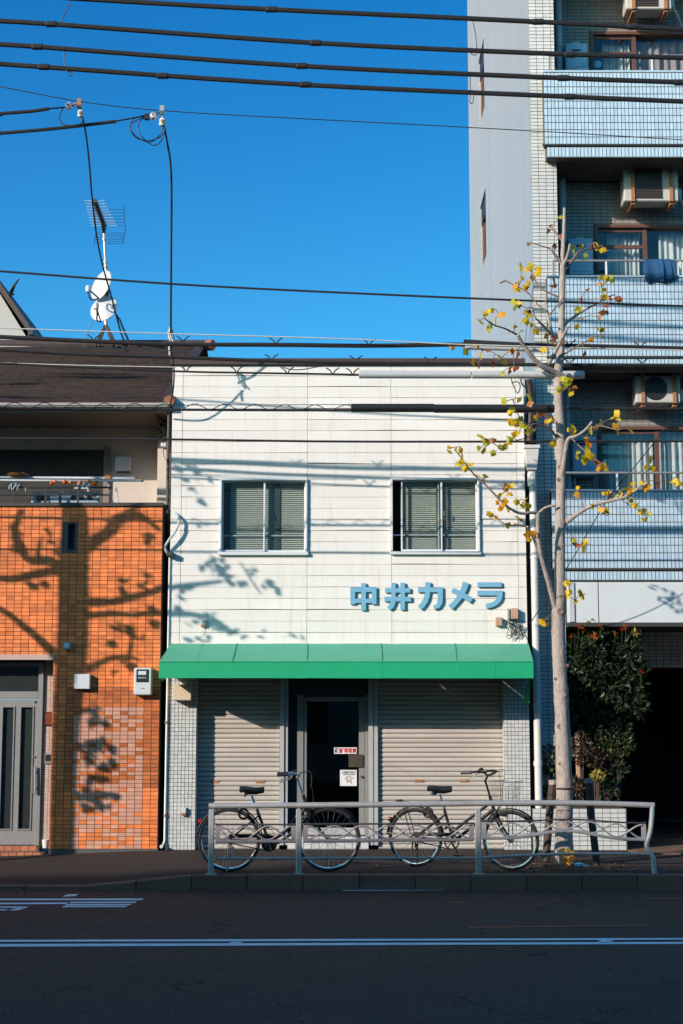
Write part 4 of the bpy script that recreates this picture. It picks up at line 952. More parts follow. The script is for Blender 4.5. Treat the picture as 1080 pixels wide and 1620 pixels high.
# ------------------------------------------------------------------ white house far left, behind the brown roof
Yf = 9.5
fh = thing('white_gable_house', 'white house behind the brown roof with dark sloping eave', 'house', (-6, Yf, 0))
apx = [(-160, 300), (2, 468), (40.5, 530), (40.5, 700), (-160, 700)]
q = [W(x, y, Yf) for x, y in ((-26, 422), (41, 531), (41, 900), (-93, 900), (-93, 531))]
MB().prism([(p.x, p.z) for p in q], Yf, Yf + 5).build('wall', 'far_white', fh)
m = MB(); a, b2, c = W(-100, 521, Yf - .3), W(-26, 414, Yf - .3), W(48, 521, Yf - .3)
for p, q in ((a, b2), (b2, c)): m.hexa([(p.x, Yf - .35, p.z - .10), (q.x, Yf - .35, q.z - .10), (q.x, Yf + 5.2, q.z - .10), (p.x, Yf + 5.2, p.z - .10), (p.x, Yf - .35, p.z + .06), (q.x, Yf - .35, q.z + .06), (q.x, Yf + 5.2, q.z + .06), (p.x, Yf + 5.2, p.z + .06)])
m.build('roof', 'brown_metal', fh)
m = MB(); p = W(49, 520, Yf - .3); m.box(p.x - .03, p.x + .06, Yf - .4, Yf + 5, p.z - .14, p.z); m.box(p.x - .05, p.x + .04, Yf - .36, Yf - .26, p.z - .3, p.z - .14); m.build('gutter', 'coping', fh)
c = W(23, 452, Yf - .2)
t = thing('dark_dish', 'dark satellite dish seen edge on at the far left roof', 'satellite dish', W(17, 470, Yf - .2))
dm = MB().lathe([(0, .03), (.10, .02), (.17, 0), (.172, -.008), (.10, .012), (0, .022)], (0, 0, 0), 'z', 20).mesh('reflector', 'coping', True)
o = put(dm, 'reflector', t, c, (R(15), R(-56), 0))
m = MB(); m.tube([c, W(19, 462, Yf - .2), W(17, 472, Yf - .2)], .03, 6); m.tube([W(19, 462, Yf - .2), W(22, 466, Yf - .3)], .02, 6); m.build('mount', 'black_plastic', t)

# ------------------------------------------------------------------ aerial mast with two dishes on the brown roof
Ym = 4.3
mt_ = thing('antenna_mast', 'television aerial mast standing on the brown roof ridge', 'antenna', W(166, 548, Ym))
top, mid, foot = W(165, 366, Ym), W(168, 430, Ym), W(168, 520, Ym)
m = MB(); m.tube([W(164, 318, Ym) * .02 + top * .98, mid], .022, 8); m.tube([mid, foot], .028, 8)
for py in (379, 415, 422): m.lathe([(.035, -.012), (.035, .012)], W(165 + (py - 366) * .05, py, Ym), 'z', 8)
m.build('pole', 'galv', mt_)
lm = MB()
for (a, b2) in (((168, 512), (150, 549)), ((168, 512), (186, 549)), ((168, 512), (156, 549)), ((168, 514), (179, 547))): MB().tube([W(*a, Ym), W(*b2, Ym - .1)], .02, 6).build('leg', 'coping', mt_)
m = MB(); m.tube([W(172, 470, Ym), W(208, 552, Ym)], .006, 5); m.tube([W(148, 505, Ym), W(132, 550, Ym)], .006, 5); m.tube([W(172, 480, Ym), W(190, 505, Ym), W(207, 545, Ym)], .012, 5); m.build('guy_wire', 'cable_black', mt_)
# yagi: boom pointing at the viewer and up to the left in view
b0, b1 = W(167, 362, Ym + .2), W(150, 318, Ym - 1.3)
m = MB(); m.bar(b0, b1, .035, .035); m.tube([W(165, 368, Ym), b0.lerp(b1, .25)], .03, 6); m.build('boom', 'dark_frame', mt_)
m = MB(); m2 = MB()
for k in range(10):
    c = b0.lerp(b1, .12 + .88 * k / 9); L = .21 - .06 * k / 9
    m.tube([c + Vector((-L, 0, 0)), c + Vector((L, 0, 0))], .005, 5)
    m2.box(c.x - .035, c.x + .035, c.y - .02, c.y + .02, c.z - .03, c.z + .03)
m.build('director', 'pipe_grey', mt_); m2.build('insulator', 'dark_frame', mt_)
m = MB(); 
for s in (0, 1):
    for k in range(6):
        z = .08 + .045 * k; y = (.02 + .03 * k)
        c = b0 + Vector((.10, .05 - y, z - .02 if s else -z + .02)); m.tube([c + Vector((-.25, 0, 0)), c + Vector((.22, 0, 0))], .0035, 4)
    for x in (-.25, .22): m.tube([b0 + Vector((.10 + x, .05, 0)), b0 + Vector((.10 + x, -.2, .33 if s else -.33))], .005, 4)
m.build('reflector_grid', 'dark_frame', mt_)
dprof = [(0, .055), (.12, .045), (.22, .018), (.265, 0), (.268, -.008), (.22, .008), (.12, .034), (0, .045)]
for k, (px, py, sx, rot, lab) in enumerate(((160.5, 451, 1.0, (R(74), R(8), R(-36)), 'upper white satellite dish tilted left on the aerial mast'), (164.5, 488, 1.0, (R(68), R(-10), R(-14)), 'lower white satellite dish on the aerial mast below its twin'))):
    c = W(px, py, Ym - .35)
    t = thing('satellite_dish', lab, 'satellite dish', c, 'satellite dishes on the aerial mast'); 
    me = MB().lathe([(r, h) for r, h in dprof], (0, 0, 0), 'z', 28).mesh('reflector', 'dish_white', True)
    put(me, 'reflector', t, c, rot, (.72 if k == 0 else .85, .98 if k == 0 else .9, 1))
    if k == 0: lnb = W(140, 457, Ym - .75); low = W(157, 472, Ym - .5)
    else: lnb = W(152.5, 484, Ym - .85); low = W(160, 509, Ym - .5)
    m = MB(); m.tube(arc_pts([lnb, lnb + Vector((0.02, 0, -.12)), (lnb + low) / 2 + Vector((-.02, 0, -.1)), low], 5), .012, 6); m.tube([low, lnb], .012, 6); m.build('arm', 'coping', t)
    me = MB().lathe([(.0, -.05), (.04, -.05), (.045, .02), (.03, .05), (0, .05)], lnb, 'z', 12).build('receiver', 'dish_white', t, smooth=True)
    m = MB(); q = W(168 + k * 2, 465 + 30 * k, Ym); m.tube([c + Vector((0, .05, 0)), q], .03, 6); m.box(q.x - .05, q.x + .05, q.y - .06, q.y + .05, q.z - .08, q.z + .08); m.build('mount', 'black_plastic', t)
# ------------------------------------------------------------------ the apartment block on the right
YA, YP1, YBK = 0.30, 0.10, 1.05                         # corner column, parapet faces, back wall of the balconies
AX0, AXC = 2.535, 2.878
AXR = 6.0; AD = 9.9
apt = thing('apartment_block', 'pale tiled apartment block with balconies right of the white shop', 'apartment block', (5, YA, 0))
ZTOP = 18.5
# side wall with slit windows
sl = [(7.35, 8.25, WZ(213, 8) - 0.2 + .05, 0), (7.35, 8.25, 0, 0)]
def side_z(px, py): 
    # a point of the side wall plane x = AX0 on a sight line
    u, v = (px - 540) / FPX, (810 - py) / FPX; t = AX0 / u
    return (-CAM_D + (CP - SP * v) * t, CAM_H + (SP + CP * v) * t)
slits = []
for (pa, pb) in (((764, 60), (757, 205)), ((767, 297), (759.5, 432))):
    y0, z1 = side_z(*pa); y1, z0 = side_z(*pb); slits.append((y0, y1, z0, z1))
pm('side_tile', (0.52, 0.52, 0.505), 0.4, 0.06, 3, dirt=(0.30, 0.30, 0.29), damt=0.55, dscale=1.4, stretch=(1, 2.2, 0.12))
m_ = MATS['side_tile']; n = m_.node_tree.nodes; L = m_.node_tree.links
geo = n.new('ShaderNodeNewGeometry'); sx = n.new('ShaderNodeSeparateXYZ'); L.new(geo.outputs['Position'], sx.inputs[0])
cb = n.new('ShaderNodeCombineXYZ'); L.new(sx.outputs['Y'], cb.inputs[0]); L.new(sx.outputs['Z'], cb.inputs[1])
br = n.new('ShaderNodeTexBrick'); br.offset = 0; br.inputs['Scale'].default_value = 1.0; br.inputs['Brick Width'].default_value = 0.098; br.inputs['Row Height'].default_value = 0.0485; br.inputs['Mortar Size'].default_value = 0.0045
br.inputs['Color1'].default_value = (1, 1, 1, 1); br.inputs['Color2'].default_value = (.9, .9, .9, 1); br.inputs['Mortar'].default_value = (.25, .25, .25, 1)
L.new(cb.outputs[0], br.inputs['Vector'])
mxx = n.new('ShaderNodeMix'); mxx.data_type = 'RGBA'; mxx.blend_type = 'MULTIPLY'; mxx.inputs[0].default_value = 1
pb_ = n['Principled BSDF']; src = pb_.inputs['Base Color'].links[0].from_socket
L.new(src, mxx.inputs[6]); L.new(br.outputs['Color'], mxx.inputs[7]); L.new(mxx.outputs[2], pb_.inputs['Base Color'])
m = MB()
for q in subtract([(YA + 0.02, AD, 0, ZTOP)], slits): m.box(AX0, AX0 + 0.22, q[0], q[1], q[2], q[3])
m.build('side_wall', 'side_tile', apt)
for s in slits:
    fr = MB(); fr.box(AX0 + 0.04, AX0 + 0.21, s[0], s[0] + .25, s[2], s[3]); fr.box(AX0 + .04, AX0 + .21, s[1] - .25, s[1], s[2], s[3]); fr.box(AX0 + .04, AX0 + .21, s[0] + .25, s[1] - .25, s[2], s[2] + .05); fr.box(AX0 + .04, AX0 + .21, s[0] + .25, s[1] - .25, s[3] - .05, s[3])
    f = fr.build('slit_window', 'brown_alu', apt); MB().box(AX0 + .07, AX0 + .078, s[0] + .25, s[1] - .25, s[2] + .05, s[3] - .05).build('pane', 'lens_dark', f)
    MB().box(AX0 + .025, AX0 + .039, s[0] + .01, s[1] - .01, s[3] - (s[3] - s[2]) * .28, s[3] - .002).build('louvre', 'black_print', f)  # black panel that paints the shade under the recess head
MB().box(AX0 + 0.22, AXR, AD - 0.2, AD, 0, ZTOP).build('rear_wall', 'concrete', apt)
MB().box(AX0 + 0.22, AXR, 1.3, AD - .2, ZTOP - .2, ZTOP).build('roof', 'concrete', apt)
# corner column with its single tiles
colm = MB().box(AX0 + 0.001, AXC, YA + 0.006, YA + 0.9, 0.0, ZTOP).build('corner_column', 'grout', apt)
tw, th = (AXC - AX0) / 3.5, 0.0497
tA = MB().tile(-tw / 2 + .003, tw / 2 - .003, -th / 2 + .003, th / 2 - .003, -0.006, 0, .0015).mesh('tile', 'apt_white')
tH = MB().tile(-tw / 4 + .003, tw / 4 - .003, -th / 2 + .003, th / 2 - .003, -0.006, 0, .0015).mesh('tile', 'apt_white')
rest = MB(); cnt = 0; rd = random.Random(11)
for j in range(int(ZTOP / th)):
    z = 0.03 + th * (j + .5)
    for i in range(4):
        x = AX0 + tw * (i + .5) if i < 3 else AX0 + tw * 3.25
        wd = tw if i < 3 else tw / 2
        dy = rd.uniform(-.0007, .0007)
        if 6.4 < z < 11.0 and cnt < 300: put(tA if i < 3 else tH, 'tile', colm, (x, YA + .006 + dy, z)); cnt += 1
        else:
            rest.cur = rd.random(); rest.tile(x - wd / 2 + .003, x + wd / 2 - .003, z - th / 2 + .003, z + th / 2 - .003, YA + dy, YA + .006, .0015)
rest.build('tiling', 'apt_white', colm, kind='stuff')
# storeys
SF = [(113.5, 228.5, 232, 249), (438, 564, 567, 578.5), (776.5, 899.5, 903, 918.5)]     # parapet top, foot, lip top, lip foot
PX0 = 2.690
floors = []
for k, (a, b2, c, d) in enumerate(SF):
    z1, zb, zl1, z0 = WZ(a, YP1), WZ(b2, YP1), WZ(c, YP1), WZ(d, YP1)
    lab = ('top balcony parapet of pale blue tiles', 'middle balcony parapet of pale blue tiles behind the tree', 'lowest balcony parapet of pale blue tiles above the white panel')[k]
    pa = MB(); pa.box(PX0 + .006, AXR, YP1 + .006, YP1 + .16, zb, z1 - .002); pa.box(PX0 + .05, AXR, YP1 + .012, YP1 + .16, zl1, zb - .001)
    pa.box(PX0 + .03, AXR, YP1 + .006, YP1 + .16, z0, zl1 - .001); par = pa.build('balcony_parapet', 'grout', apt); par['label'] = lab
    MB().box(PX0 - .03, AXR, YP1 - .022, YP1 + .002, zb - .020, zb - .002).build('drip_edge', 'coping', par)
    MB().box(PX0 + .002, AXR, YP1 + .001, YP1 + .18, z1 - .001, z1 + .022).build('cap', 'apt_blue', par)
    tl = tiles(PX0 + .004, 5.98, zb + .004, z1 - .012, YP1 + .006, 0.0490, 0.0985, 0.0085, .007, jit=.0008)
    for q in (tiles(PX0 + .034, 5.98, z0 + .004, zl1 - .004, YP1 + .006, .0490, zl1 - z0 - .008, 0.0085, .007, jit=.0008),): 
        i0 = len(tl.v); tl.v += q.v; tl.f += [tuple(i + i0 for i in f) for f in q.f]; tl.r += q.r
    tl.build('tiling', 'apt_blue', par, kind='stuff')
    MB().box(AXC + .001, AXR, YP1 + .161, YBK, z0 + .01, z0 + .16).build('balcony_slab', 'shaded_slab', apt)
    MB().box(PX0 + .03, AXC + .001, YP1 + .161, YA + .004, z0 + .012, z1).build('parapet_return', 'concrete', par)
    floors.append((z0, z1))
floors.append((WZ(-105, YP1), WZ(-60, YP1)))
ceil = [floors[3][0] if 0 else floors[0][0] + 2.84, floors[0][0], floors[1][0]]
MB().box(AXC + .001, AXR, YP1, YBK, ceil[0], ceil[0] + .16).build('balcony_slab', 'shaded_slab', apt); MB().box(PX0, AXR, YP1 - .001, YP1 + .15, ceil[0], ceil[0] + 1.2).build('balcony_parapet', 'apt_blue', apt)
wins = ((932, 1130, 51, 170), (939, 1130, 356, 500), (945, 1130, 675, 820))
glassx = {}
for k in range(3):
    zfl = floors[k][0] + .16; zc = ceil[k]
    wx0, wx1 = WX(wins[k][0], wins[k][2], YBK), 5.1
    wz1 = WZ(wins[k][2], YBK); wz0 = zfl + .25
    bw = MB()
    for q in subtract([(AXC - .2, AXR, zfl, zc)], [(wx0, wx1, wz0, wz1)]): bw.box(q[0], q[1], YBK + .006, YBK + .15, q[2], q[3])
    wl = bw.build('balcony_back_wall', 'grout', apt)
    tiles(AXC + .002, 5.98, zfl + .9, zc - .003, YBK + .006, 0.0985, 0.0497, .0055, .006, holes=[(wx0, wx1, wz0, wz1)]).build('tiling', 'shaded_recess_tile', wl, kind='stuff')
    MB().box(AX0 + .23, AXR, 3.6, 3.7, zfl, zc).build('room_wall', 'plaster_room', apt); MB().box(AX0 + .23, AXR, YBK + .15, 3.6, zfl - .1, zfl).build('room_floor', 'interior', apt); MB().box(AX0 + .23, AXR, YBK + .15, 3.6, zc, zc + .05).build('room_ceiling', 'plaster_room', apt)
    # brown sliding window with curtains
    f = MB(); t_ = .045; mul = WX((1011, 1020, 1030)[k], 400, YBK)
    f.box(wx0, wx0 + t_, YBK - .03, YBK + .12, wz0, wz1 - t_); f.box(wx1 - t_, wx1, YBK - .03, YBK + .12, wz0, wz1 - t_); f.box(wx0, wx1, YBK - .032, YBK + .12, wz1 - t_, wz1); f.box(mul - .028, mul + .028, YBK + .01, YBK + .06, wz0, wz1 - t_)
    f.box(wx0 + t_, mul - .028, YBK + .02, YBK + .05, wz1 - t_ - .05, wz1 - t_ - .001); 
    if k < 2: f.box(wx0 + t_, mul - .028, YBK + .02, YBK + .05, wz1 - .33, wz1 - .28)
    fr = f.build('balcony_window', 'brown_alu', apt); fr['label'] = ('brown window with pinkish curtain on the top balcony', 'brown window with white curtains on the middle balcony', 'brown window with bright white curtains on the lowest balcony')[k]
    MB().box(wx0 + t_, mul - .028, YBK + .030, YBK + .034, wz0, wz1 - t_ - .05).build('pane', 'clear_glass', fr); MB().box(mul + .028, wx1 - t_, YBK + .050, YBK + .054, wz0, wz1 - t_).build('pane', 'clear_glass', fr)
    for s, (a, b2, mt) in enumerate(((wx0 + (.20 if k < 2 else .12), mul - .03, 'curtain'), (mul + (.05 if k != 1 else .22), wx1 - .05, 'curtain_pink' if k == 0 else 'curtain'))):
        cu = MB(); n_ = 46; zs_ = [wz0, wz0 + .5, wz1 - .3, wz1 - .05]; rows = []
        ph = random.random() * 6
        for z in zs_:
            amp = .028 if z < wz1 - .2 else .016
            rows.append([(a + (b2 - a) * i / n_, YBK + .19 + amp * math.sin(i * 1.05 + ph) + .6 * amp * math.sin(i * .43 + ph * 2), z) for i in range(n_ + 1)])
        for j in range(3):
            for i in range(n_): cu.poly([rows[j][i], rows[j][i + 1], rows[j + 1][i + 1], rows[j + 1][i]])
        cu.build('curtain', mt, fr, smooth=True)
    # rail above the parapet
    zr = WZ((88, 412.5, 748)[k], YP1 + .09); zp = floors[k][1]
    rl = MB(); rl.tube([(WX(874, 412, YP1 + .09), YP1 + .09, zr), (AXR, YP1 + .09, zr)], .016, 8)
    ro = rl.build('balcony_rail', 'alu_grey', apt, smooth=True)
    for px in ((1040, ), (958, 1075), (967, 1056))[k]: MB().box(WX(px, 430, YP1 + .09) - .012, WX(px, 430, YP1 + .09) + .012, YP1 + .08, YP1 + .10, zp, zr).build('post', 'alu_white', ro)
    x = WX(874, 412, YP1 + .09); MB().tube([(x, YP1 + .09, zr), (x - .0, YP1 + .09, zp)], .012, 6).build('post', 'alu_grey', ro)
    # corner pipe
    MB().tube([(WX(888, 300, YBK - .12), YBK - .12, zfl), (WX(888, 300, YBK - .12), YBK - .12, zc)], .05, 12).build('rain_pipe', 'pipe_grey', apt, smooth=True)
    # water heater
    pxs = ((893, 930, 68, 112), (898, 938, 377, 435), (903, 944, 690, 752))[k]; yh = YBK - .26
    a, b2 = W(pxs[0], pxs[2], yh), W(pxs[1], pxs[3], yh)
    t = thing('water_heater', ('blue grey water heater on the top balcony left of the window', 'blue grey water heater on the middle balcony beside the tree top', 'blue grey water heater on the lowest balcony with a small sticker')[k], 'water heater', ((a.x + b2.x) / 2, yh, b2.z), 'water heaters on the balconies')
    MB().box(a.x, b2.x, yh, YBK - .002, b2.z, a.z).build('case', 'heater', t, bevel=.012)
    MB().box(a.x + .012, b2.x - .012, yh - .008, yh - .0005, b2.z + .05, a.z - .03).build('cover', 'heater', t, bevel=.006)
    hz = a.z - b2.z
    MB().tube([(a.x + .09, yh - .012, a.z - .11), (b2.x - .11, yh - .012, a.z - .11)], .012, 8).build('exhaust_slot', 'black_plastic', t); MB().box((a.x + b2.x) / 2 - .05, (a.x + b2.x) / 2 + .05, yh + .02, yh + .09, a.z, a.z + .02).build('hook', 'box_white', t)
    if k != 1: MB().box(b2.x - .10, b2.x - .02, yh - .012, yh - .009, b2.z + .06, b2.z + .12).build('sticker', 'sky_sticker', t)
    MB().tube([(a.x + .05, yh + .12, b2.z), (a.x + .05, yh + .12, zfl)], .012, 6).build('water_pipe', 'pipe_grey', t)
    # air conditioner hung from the ceiling
    pa = ((988, 1062, -50, 14), (985, 1073, 262, 318), (1004, 1076, 594, 637))[k]; ya = .58
    a, b2 = W(pa[0], pa[2], ya), W(pa[1], pa[3], ya)
    t = thing('air_conditioner', ('air conditioner unit hung above the top balcony window, cut by the frame', 'air conditioner hung under the top balcony slab with rusty brackets', 'air conditioner with a round fan hung above the lowest balcony')[k], 'air conditioner', ((a.x + b2.x) / 2, ya, b2.z), 'air conditioners on the balconies')
    b_ = MB().box(a.x, b2.x, ya, ya + .28, b2.z, a.z).build('case', 'ac_white', t, bevel=.012)
    fx = a.x + (b2.x - a.x) * (.40 if k < 2 else .44); fz = b2.z + (a.z - b2.z) * .52; fr_ = min(.40 * (a.z - b2.z), .23)
    g = MB()
    if k < 2:
        gx0, gx1, gz0, gz1 = a.x + .17 * (b2.x - a.x), a.x + .70 * (b2.x - a.x), b2.z + .035, a.z - .02
        MB().box(gx0, gx1, ya - .008, ya - .001, gz0, gz1).build('fan_opening', 'black_plastic', t)
        for s in range(14): g.box(gx0, gx1, ya - .014, ya - .0085, gz0 + (gz1 - gz0) * (s + .3) / 14, gz0 + (gz1 - gz0) * (s + .55) / 14)
        g.build('front_grille', 'brown_alu', t)['kind'] = 'stuff'; g = MB(); fr_ = min(fr_, (gz1 - gz0) * .42)
    else: MB().lathe([(fr_ * 1.08, -.006), (fr_ * 1.08, .0)], (fx, ya - .001, fz), 'y', 28).build('fan_opening', 'black_plastic', t)
    if k == 2:
        for s in range(1, 5): g.torus((fx, ya - .010, fz), fr_ * s / 4, .0035, 'y', 28, 4)
        for s in range(12): g.bar((fx, ya - .010, fz), (fx + fr_ * math.cos(s * math.pi / 6), ya - .010, fz + fr_ * math.sin(s * math.pi / 6)), .004, .004, (0, 1, 0))
        g.lathe([(fr_ * .16, -.014), (fr_ * .16, -.007)], (fx, ya, fz), 'y', 12); g.build('fan_guard', 'dark_frame', t)
    for s, e in enumerate((.16, .86)):
        x = a.x + (b2.x - a.x) * e; m = MB(); m.box(x - .022, x + .022, ya - .03, ya - .006, b2.z - .04, zc - .0 if s == 9 else a.z + .1); m.box(x - .022, x + .022, ya - .03, ya + .34, b2.z - .055, b2.z - .012); m.box(x - .022, x + .022, ya - .0, ya + .04, a.z + .01, zc - .001)
        m.build('bracket', 'rust', t)
    MB().box(b2.x, b2.x + .05, ya + .05, ya + .2, b2.z + .05, b2.z + .2).build('valve_cover', 'ac_white', t, bevel=.01)
    MB().tube(arc_pts([(b2.x + .03, ya + .12, b2.z + .1), (b2.x + .12, ya + .2, b2.z - .0), (b2.x + .3, ya + .5, b2.z - .10), (b2.x + .55, YBK - .04, b2.z - .06)], 5), .018, 8).build('hose', 'pvc_white', t, smooth=True)
fx = W(945, 100, YBK - .01); t = thing('window_decal', 'small round light blue decal on the top balcony window', 'decal', (fx.x, YBK + .02, fx.z - .06))
m = MB(); m.lathe([(.058, -.004), (.058, 0)], (fx.x, YBK + .0285, fx.z), 'y', 16); m.build('disc', 'sky_sticker', t); m = MB(); m.tube([(fx.x - .03, YBK + .022, fx.z - .02), (fx.x, YBK + .022, fx.z + .03), (fx.x + .02, YBK + .022, fx.z - .02), (fx.x + .04, YBK + .022, fx.z + .03)], .008, 5); m.build('mark', 'white_print', t)
# towel over the middle rail
zr = WZ(412.5, YP1 + .09); yr = YP1 + .09; a, b2 = WX(1016, 430, yr), WX(1060, 430, yr)
m = MB(); n_ = 22; zlow = WZ(450, yr)
rows = []
path = [(.035, zr - .20), (.028, zr - .1), (.022, zr), (.010, zr + .017), (-.010, zr + .019), (-.05, zr - .01), (-.10, zr - .08), (-.118, zr - .16), (-.124, zlow)]
for j, (dy, z) in enumerate(path):
    rows.append([Vector((a + (b2 - a) * i / n_ + (.004 * math.sin(j * 1.7 + i)) + (0.006 * j if i > n_ * .8 else 0), yr + dy - (.010 * math.sin(i * .55 + 1) * (j / 8) + (.018 if i in (14, 15, 18, 19) else 0) * (j > 3)), z - (.012 * math.sin(i * .5) if j == 8 else 0) + (.02 if j == 8 and i > 17 else 0))) for i in range(n_ + 1)])
for j in range(len(rows) - 1):
    for i in range(n_): m.poly([rows[j][i], rows[j][i + 1], rows[j + 1][i + 1], rows[j + 1][i]])
o = m.build('towel', 'towel_blue', smooth=True); md = o.modifiers.new('thickness', 'SOLIDIFY'); md.thickness = .012
tag(o, 'dark blue towel hung over the middle balcony rail', 'towel')
# fascia panels above the car entrance
z1, z0 = WZ(920, YP1), WZ(985, YP1)
fa = MB().box(AXC + .004, AXR, YP1 + .014, YP1 + .2, z0 + .004, z1 - .004).build('fascia', 'grout', apt)
xs_ = [WX(895, 950, YP1), WX(946, 950, YP1), WX(1101, 950, YP1), WX(1256, 950, YP1)]
for k in range(3): MB().box(xs_[k] + .006, xs_[k + 1] - .006, YP1, YP1 + .013, z0, z1 - .006).build('fascia_panel', 'apt_panel', fa, bevel=.003)
MB().box(AXC + .006, AXR, YP1 - .012, YP1 + .21, z0 - .05, z0 - .001).build('trim', 'coping', fa)
MB().box(AXC + .02, AXC + .08, YP1 - .02, YP1 - .001, z0 + .01, z1 - .01).build('downpipe', 'pipe_grey', fa)
# dark car entrance under the building
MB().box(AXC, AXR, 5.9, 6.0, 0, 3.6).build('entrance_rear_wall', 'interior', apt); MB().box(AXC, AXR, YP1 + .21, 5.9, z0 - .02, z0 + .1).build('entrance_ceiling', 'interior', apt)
bz1, bz0 = WZ(1010, 1.6), WZ(1056, 1.6)
bm_ = MB().box(AXC, AXR, 1.6, 1.9, bz0, z0 - .021).build('entrance_beam', 'grout', apt); tiles(3.2, 5.98, bz0, z0 - .03, 1.6, .0985, .0497, .006, .006).build('tiling', 'apt_white', bm_, kind='stuff')
MB().box(AXR - .2, AXR, YP1 + .3, 9, 0, 3.6).build('entrance_side_wall', 'concrete', apt)
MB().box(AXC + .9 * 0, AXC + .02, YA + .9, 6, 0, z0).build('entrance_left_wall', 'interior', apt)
# entrance paving of brown blocks
ep = bpy.data.objects.new('entrance_paving', None); COL.objects.link(ep); ep['kind'] = 'structure'; ep.location = (4.6, .3, 0)
bmsh = MB().box(-.097, .097, -.047, .047, -.03, .012).mesh('paving_block', 'pave_brown', bevel=.004)
for j in range(24):
    for i in range(11): put(bmsh, 'paving_block', ep, (3.62 + .2 * i + (.1 if j % 2 else 0), -.55 + .1 * j, 0.004 + random.uniform(-.001, .001)))
MB().box(3.5, 12, -.64, -.60, -.05, .022).build('edging', 'kerb', ep); MB().box(3.5, 12, -.599, 5.9, -.06, -.004).build('bedding', 'grout', ep)
# tiled planter box
xa, xb, yq, zq = WX(840, 1300, 0), WX(988.5, 1300, -.02), -.06, WZ(1279, -.02)
plb = thing('planter_box', 'white tiled planter box at the foot of the evergreen shrub', 'planter', ((xa + xb) / 2, yq, 0))
MB().box(XR + .02, xb, yq + .006, .62, 0, zq).build('box', 'grout', plb)
nx_, nz_ = 12, 9; pw_, ph_ = (xb - XR - .022) / nx_, (zq - .004) / nz_
ptl = MB().tile(-pw_ / 2 + .003, pw_ / 2 - .003, -ph_ / 2 + .003, ph_ / 2 - .003, -.007, 0, .002).mesh('tile', 'apt_white')
for i in range(nx_):
    for j in range(nz_): put(ptl, 'tile', plb, (XR + .022 + pw_ * (i + .5), yq + .006 + random.uniform(-.0015, .001), .004 + ph_ * (j + .5)))
MB().box(XR + .06, xb - .05, yq + .06, .58, zq, zq + .02).build('soil', 'soil', plb)
MB().box(xb + .0005, xb + .007, yq + .008, .61, .004, zq - .004).build('end_tiling', 'white_tile', plb)
# downpipe with hopper at the shop's right corner
yd = .02; xd_ = WX(846, 1000, yd)
dp = thing('downpipe', 'tall pale downpipe with a hopper between shop and apartment block', 'downpipe', (xd_ + .01, yd, 0))
MB().tube([(xd_, yd, WZ(770, yd)), (xd_ + .005, yd, WZ(1000, yd)), (xd_ + .008, yd, WZ(1345, yd) + .01)], .049, 14).build('pipe', 'pvc_white', dp, smooth=True)
h = MB(); p = W(840, 720, yd)
h.hexa([(p.x - .075, yd - .09, WZ(745, yd)), (p.x + .055, yd - .09, WZ(745, yd)), (p.x + .055, yd + .08, WZ(745, yd)), (p.x - .075, yd + .08, WZ(745, yd)), (p.x - .10, yd - .11, WZ(712, yd)), (p.x + .085, yd - .11, WZ(712, yd)), (p.x + .085, yd + .1, WZ(712, yd)), (p.x - .10, yd + .1, WZ(712, yd))])
h.box(p.x - .115, p.x + .10, yd - .125, yd + .11, WZ(712, yd) + .001, WZ(706, yd)); h.build('hopper', 'pvc_white', dp, bevel=.006)
h = MB(); h.lathe([(.04, 0), (.06, 0), (.06, .28), (.04, .28)], (xd_ - .01, yd, WZ(770, yd)), 'z', 12); h.build('neck', 'pvc_white', dp)
for py in (880, 1118, 1208): MB().lathe([(.056, -.03), (.056, .03)], (xd_ + .004, yd, WZ(py, yd)), 'z', 14).build('collar', 'pvc_white', dp)
MB().box(XR + .03, AX0 - .02, .4, .5, 0, 4.2).build('gap_infill', 'brown_metal', apt)
t = tag(MB().tube(arc_pts([W(835, 600, .05), W(838, 640, .1), W(836, 700, .05)], 4), .05, 8).build('gutter_pipe', 'brown_metal', smooth=True), 'dark brown gutter pipe above the hopper at the shop corner', 'pipe')

# ------------------------------------------------------------------ evergreen shrub and plants in the planter
def leaf_mesh(L, wd, mat, fold=.25, curl=.15, nm='leaf', lobes=False):
    m = MB()
    if lobes:                                           # broad four-cornered leaf with a notched tip
        out = [(0, 0), (.36, .05), (.50, .24), (.40, .46), (.47, .72), (.22, .86), (.0, .80)]
    else: out = [(0, 0), (.34, .25), (.5, .5), (.30, .80), (0, 1)]
    for s in (1, -1):
        pts = [Vector((s * x * wd, 0, y * L)) for x, y in out]
        for p in pts: p.y = -fold * abs(p.x) + curl * L * (p.z / L) ** 2
        if lobes: m.poly(pts if s > 0 else pts[::-1])
        else: m.poly(pts if s > 0 else pts[::-1])
    if lobes: m.tube([(0, 0, 0), (0, .0, -.35 * L)], .0022, 3)
    return m.mesh(nm, mat)
def scatter_leaves(mb, c, n, ext, size, rd, up=.3, shell=.35):
    for _ in range(n):
        while True:
            d = Vector((rd.uniform(-1, 1), rd.uniform(-1, 1), rd.uniform(-1, 1)))
            if shell < d.length < 1: break
        p = Vector(c) + Vector((d.x * ext[0], d.y * ext[1], d.z * ext[2]))
        ax = (d.normalized() * .7 + Vector((rd.uniform(-1, 1), rd.uniform(-1, 1), rd.uniform(-1, 1) + up))).normalized()
        sd_ = ax.cross(Vector((rd.uniform(-1, 1), rd.uniform(-1, 1), rd.uniform(-1, 1)))).normalized()
        s = size * rd.uniform(.6, 1.3); nn = ax.cross(sd_) * s * .12
        mb.cur = rd.random()
        mb.poly([p, p + ax * s * .5 + sd_ * s * .24 + nn, p + ax * s, p + ax * s * .5 - sd_ * s * .24 + nn])
rd = random.Random(12)
yb_ = .34
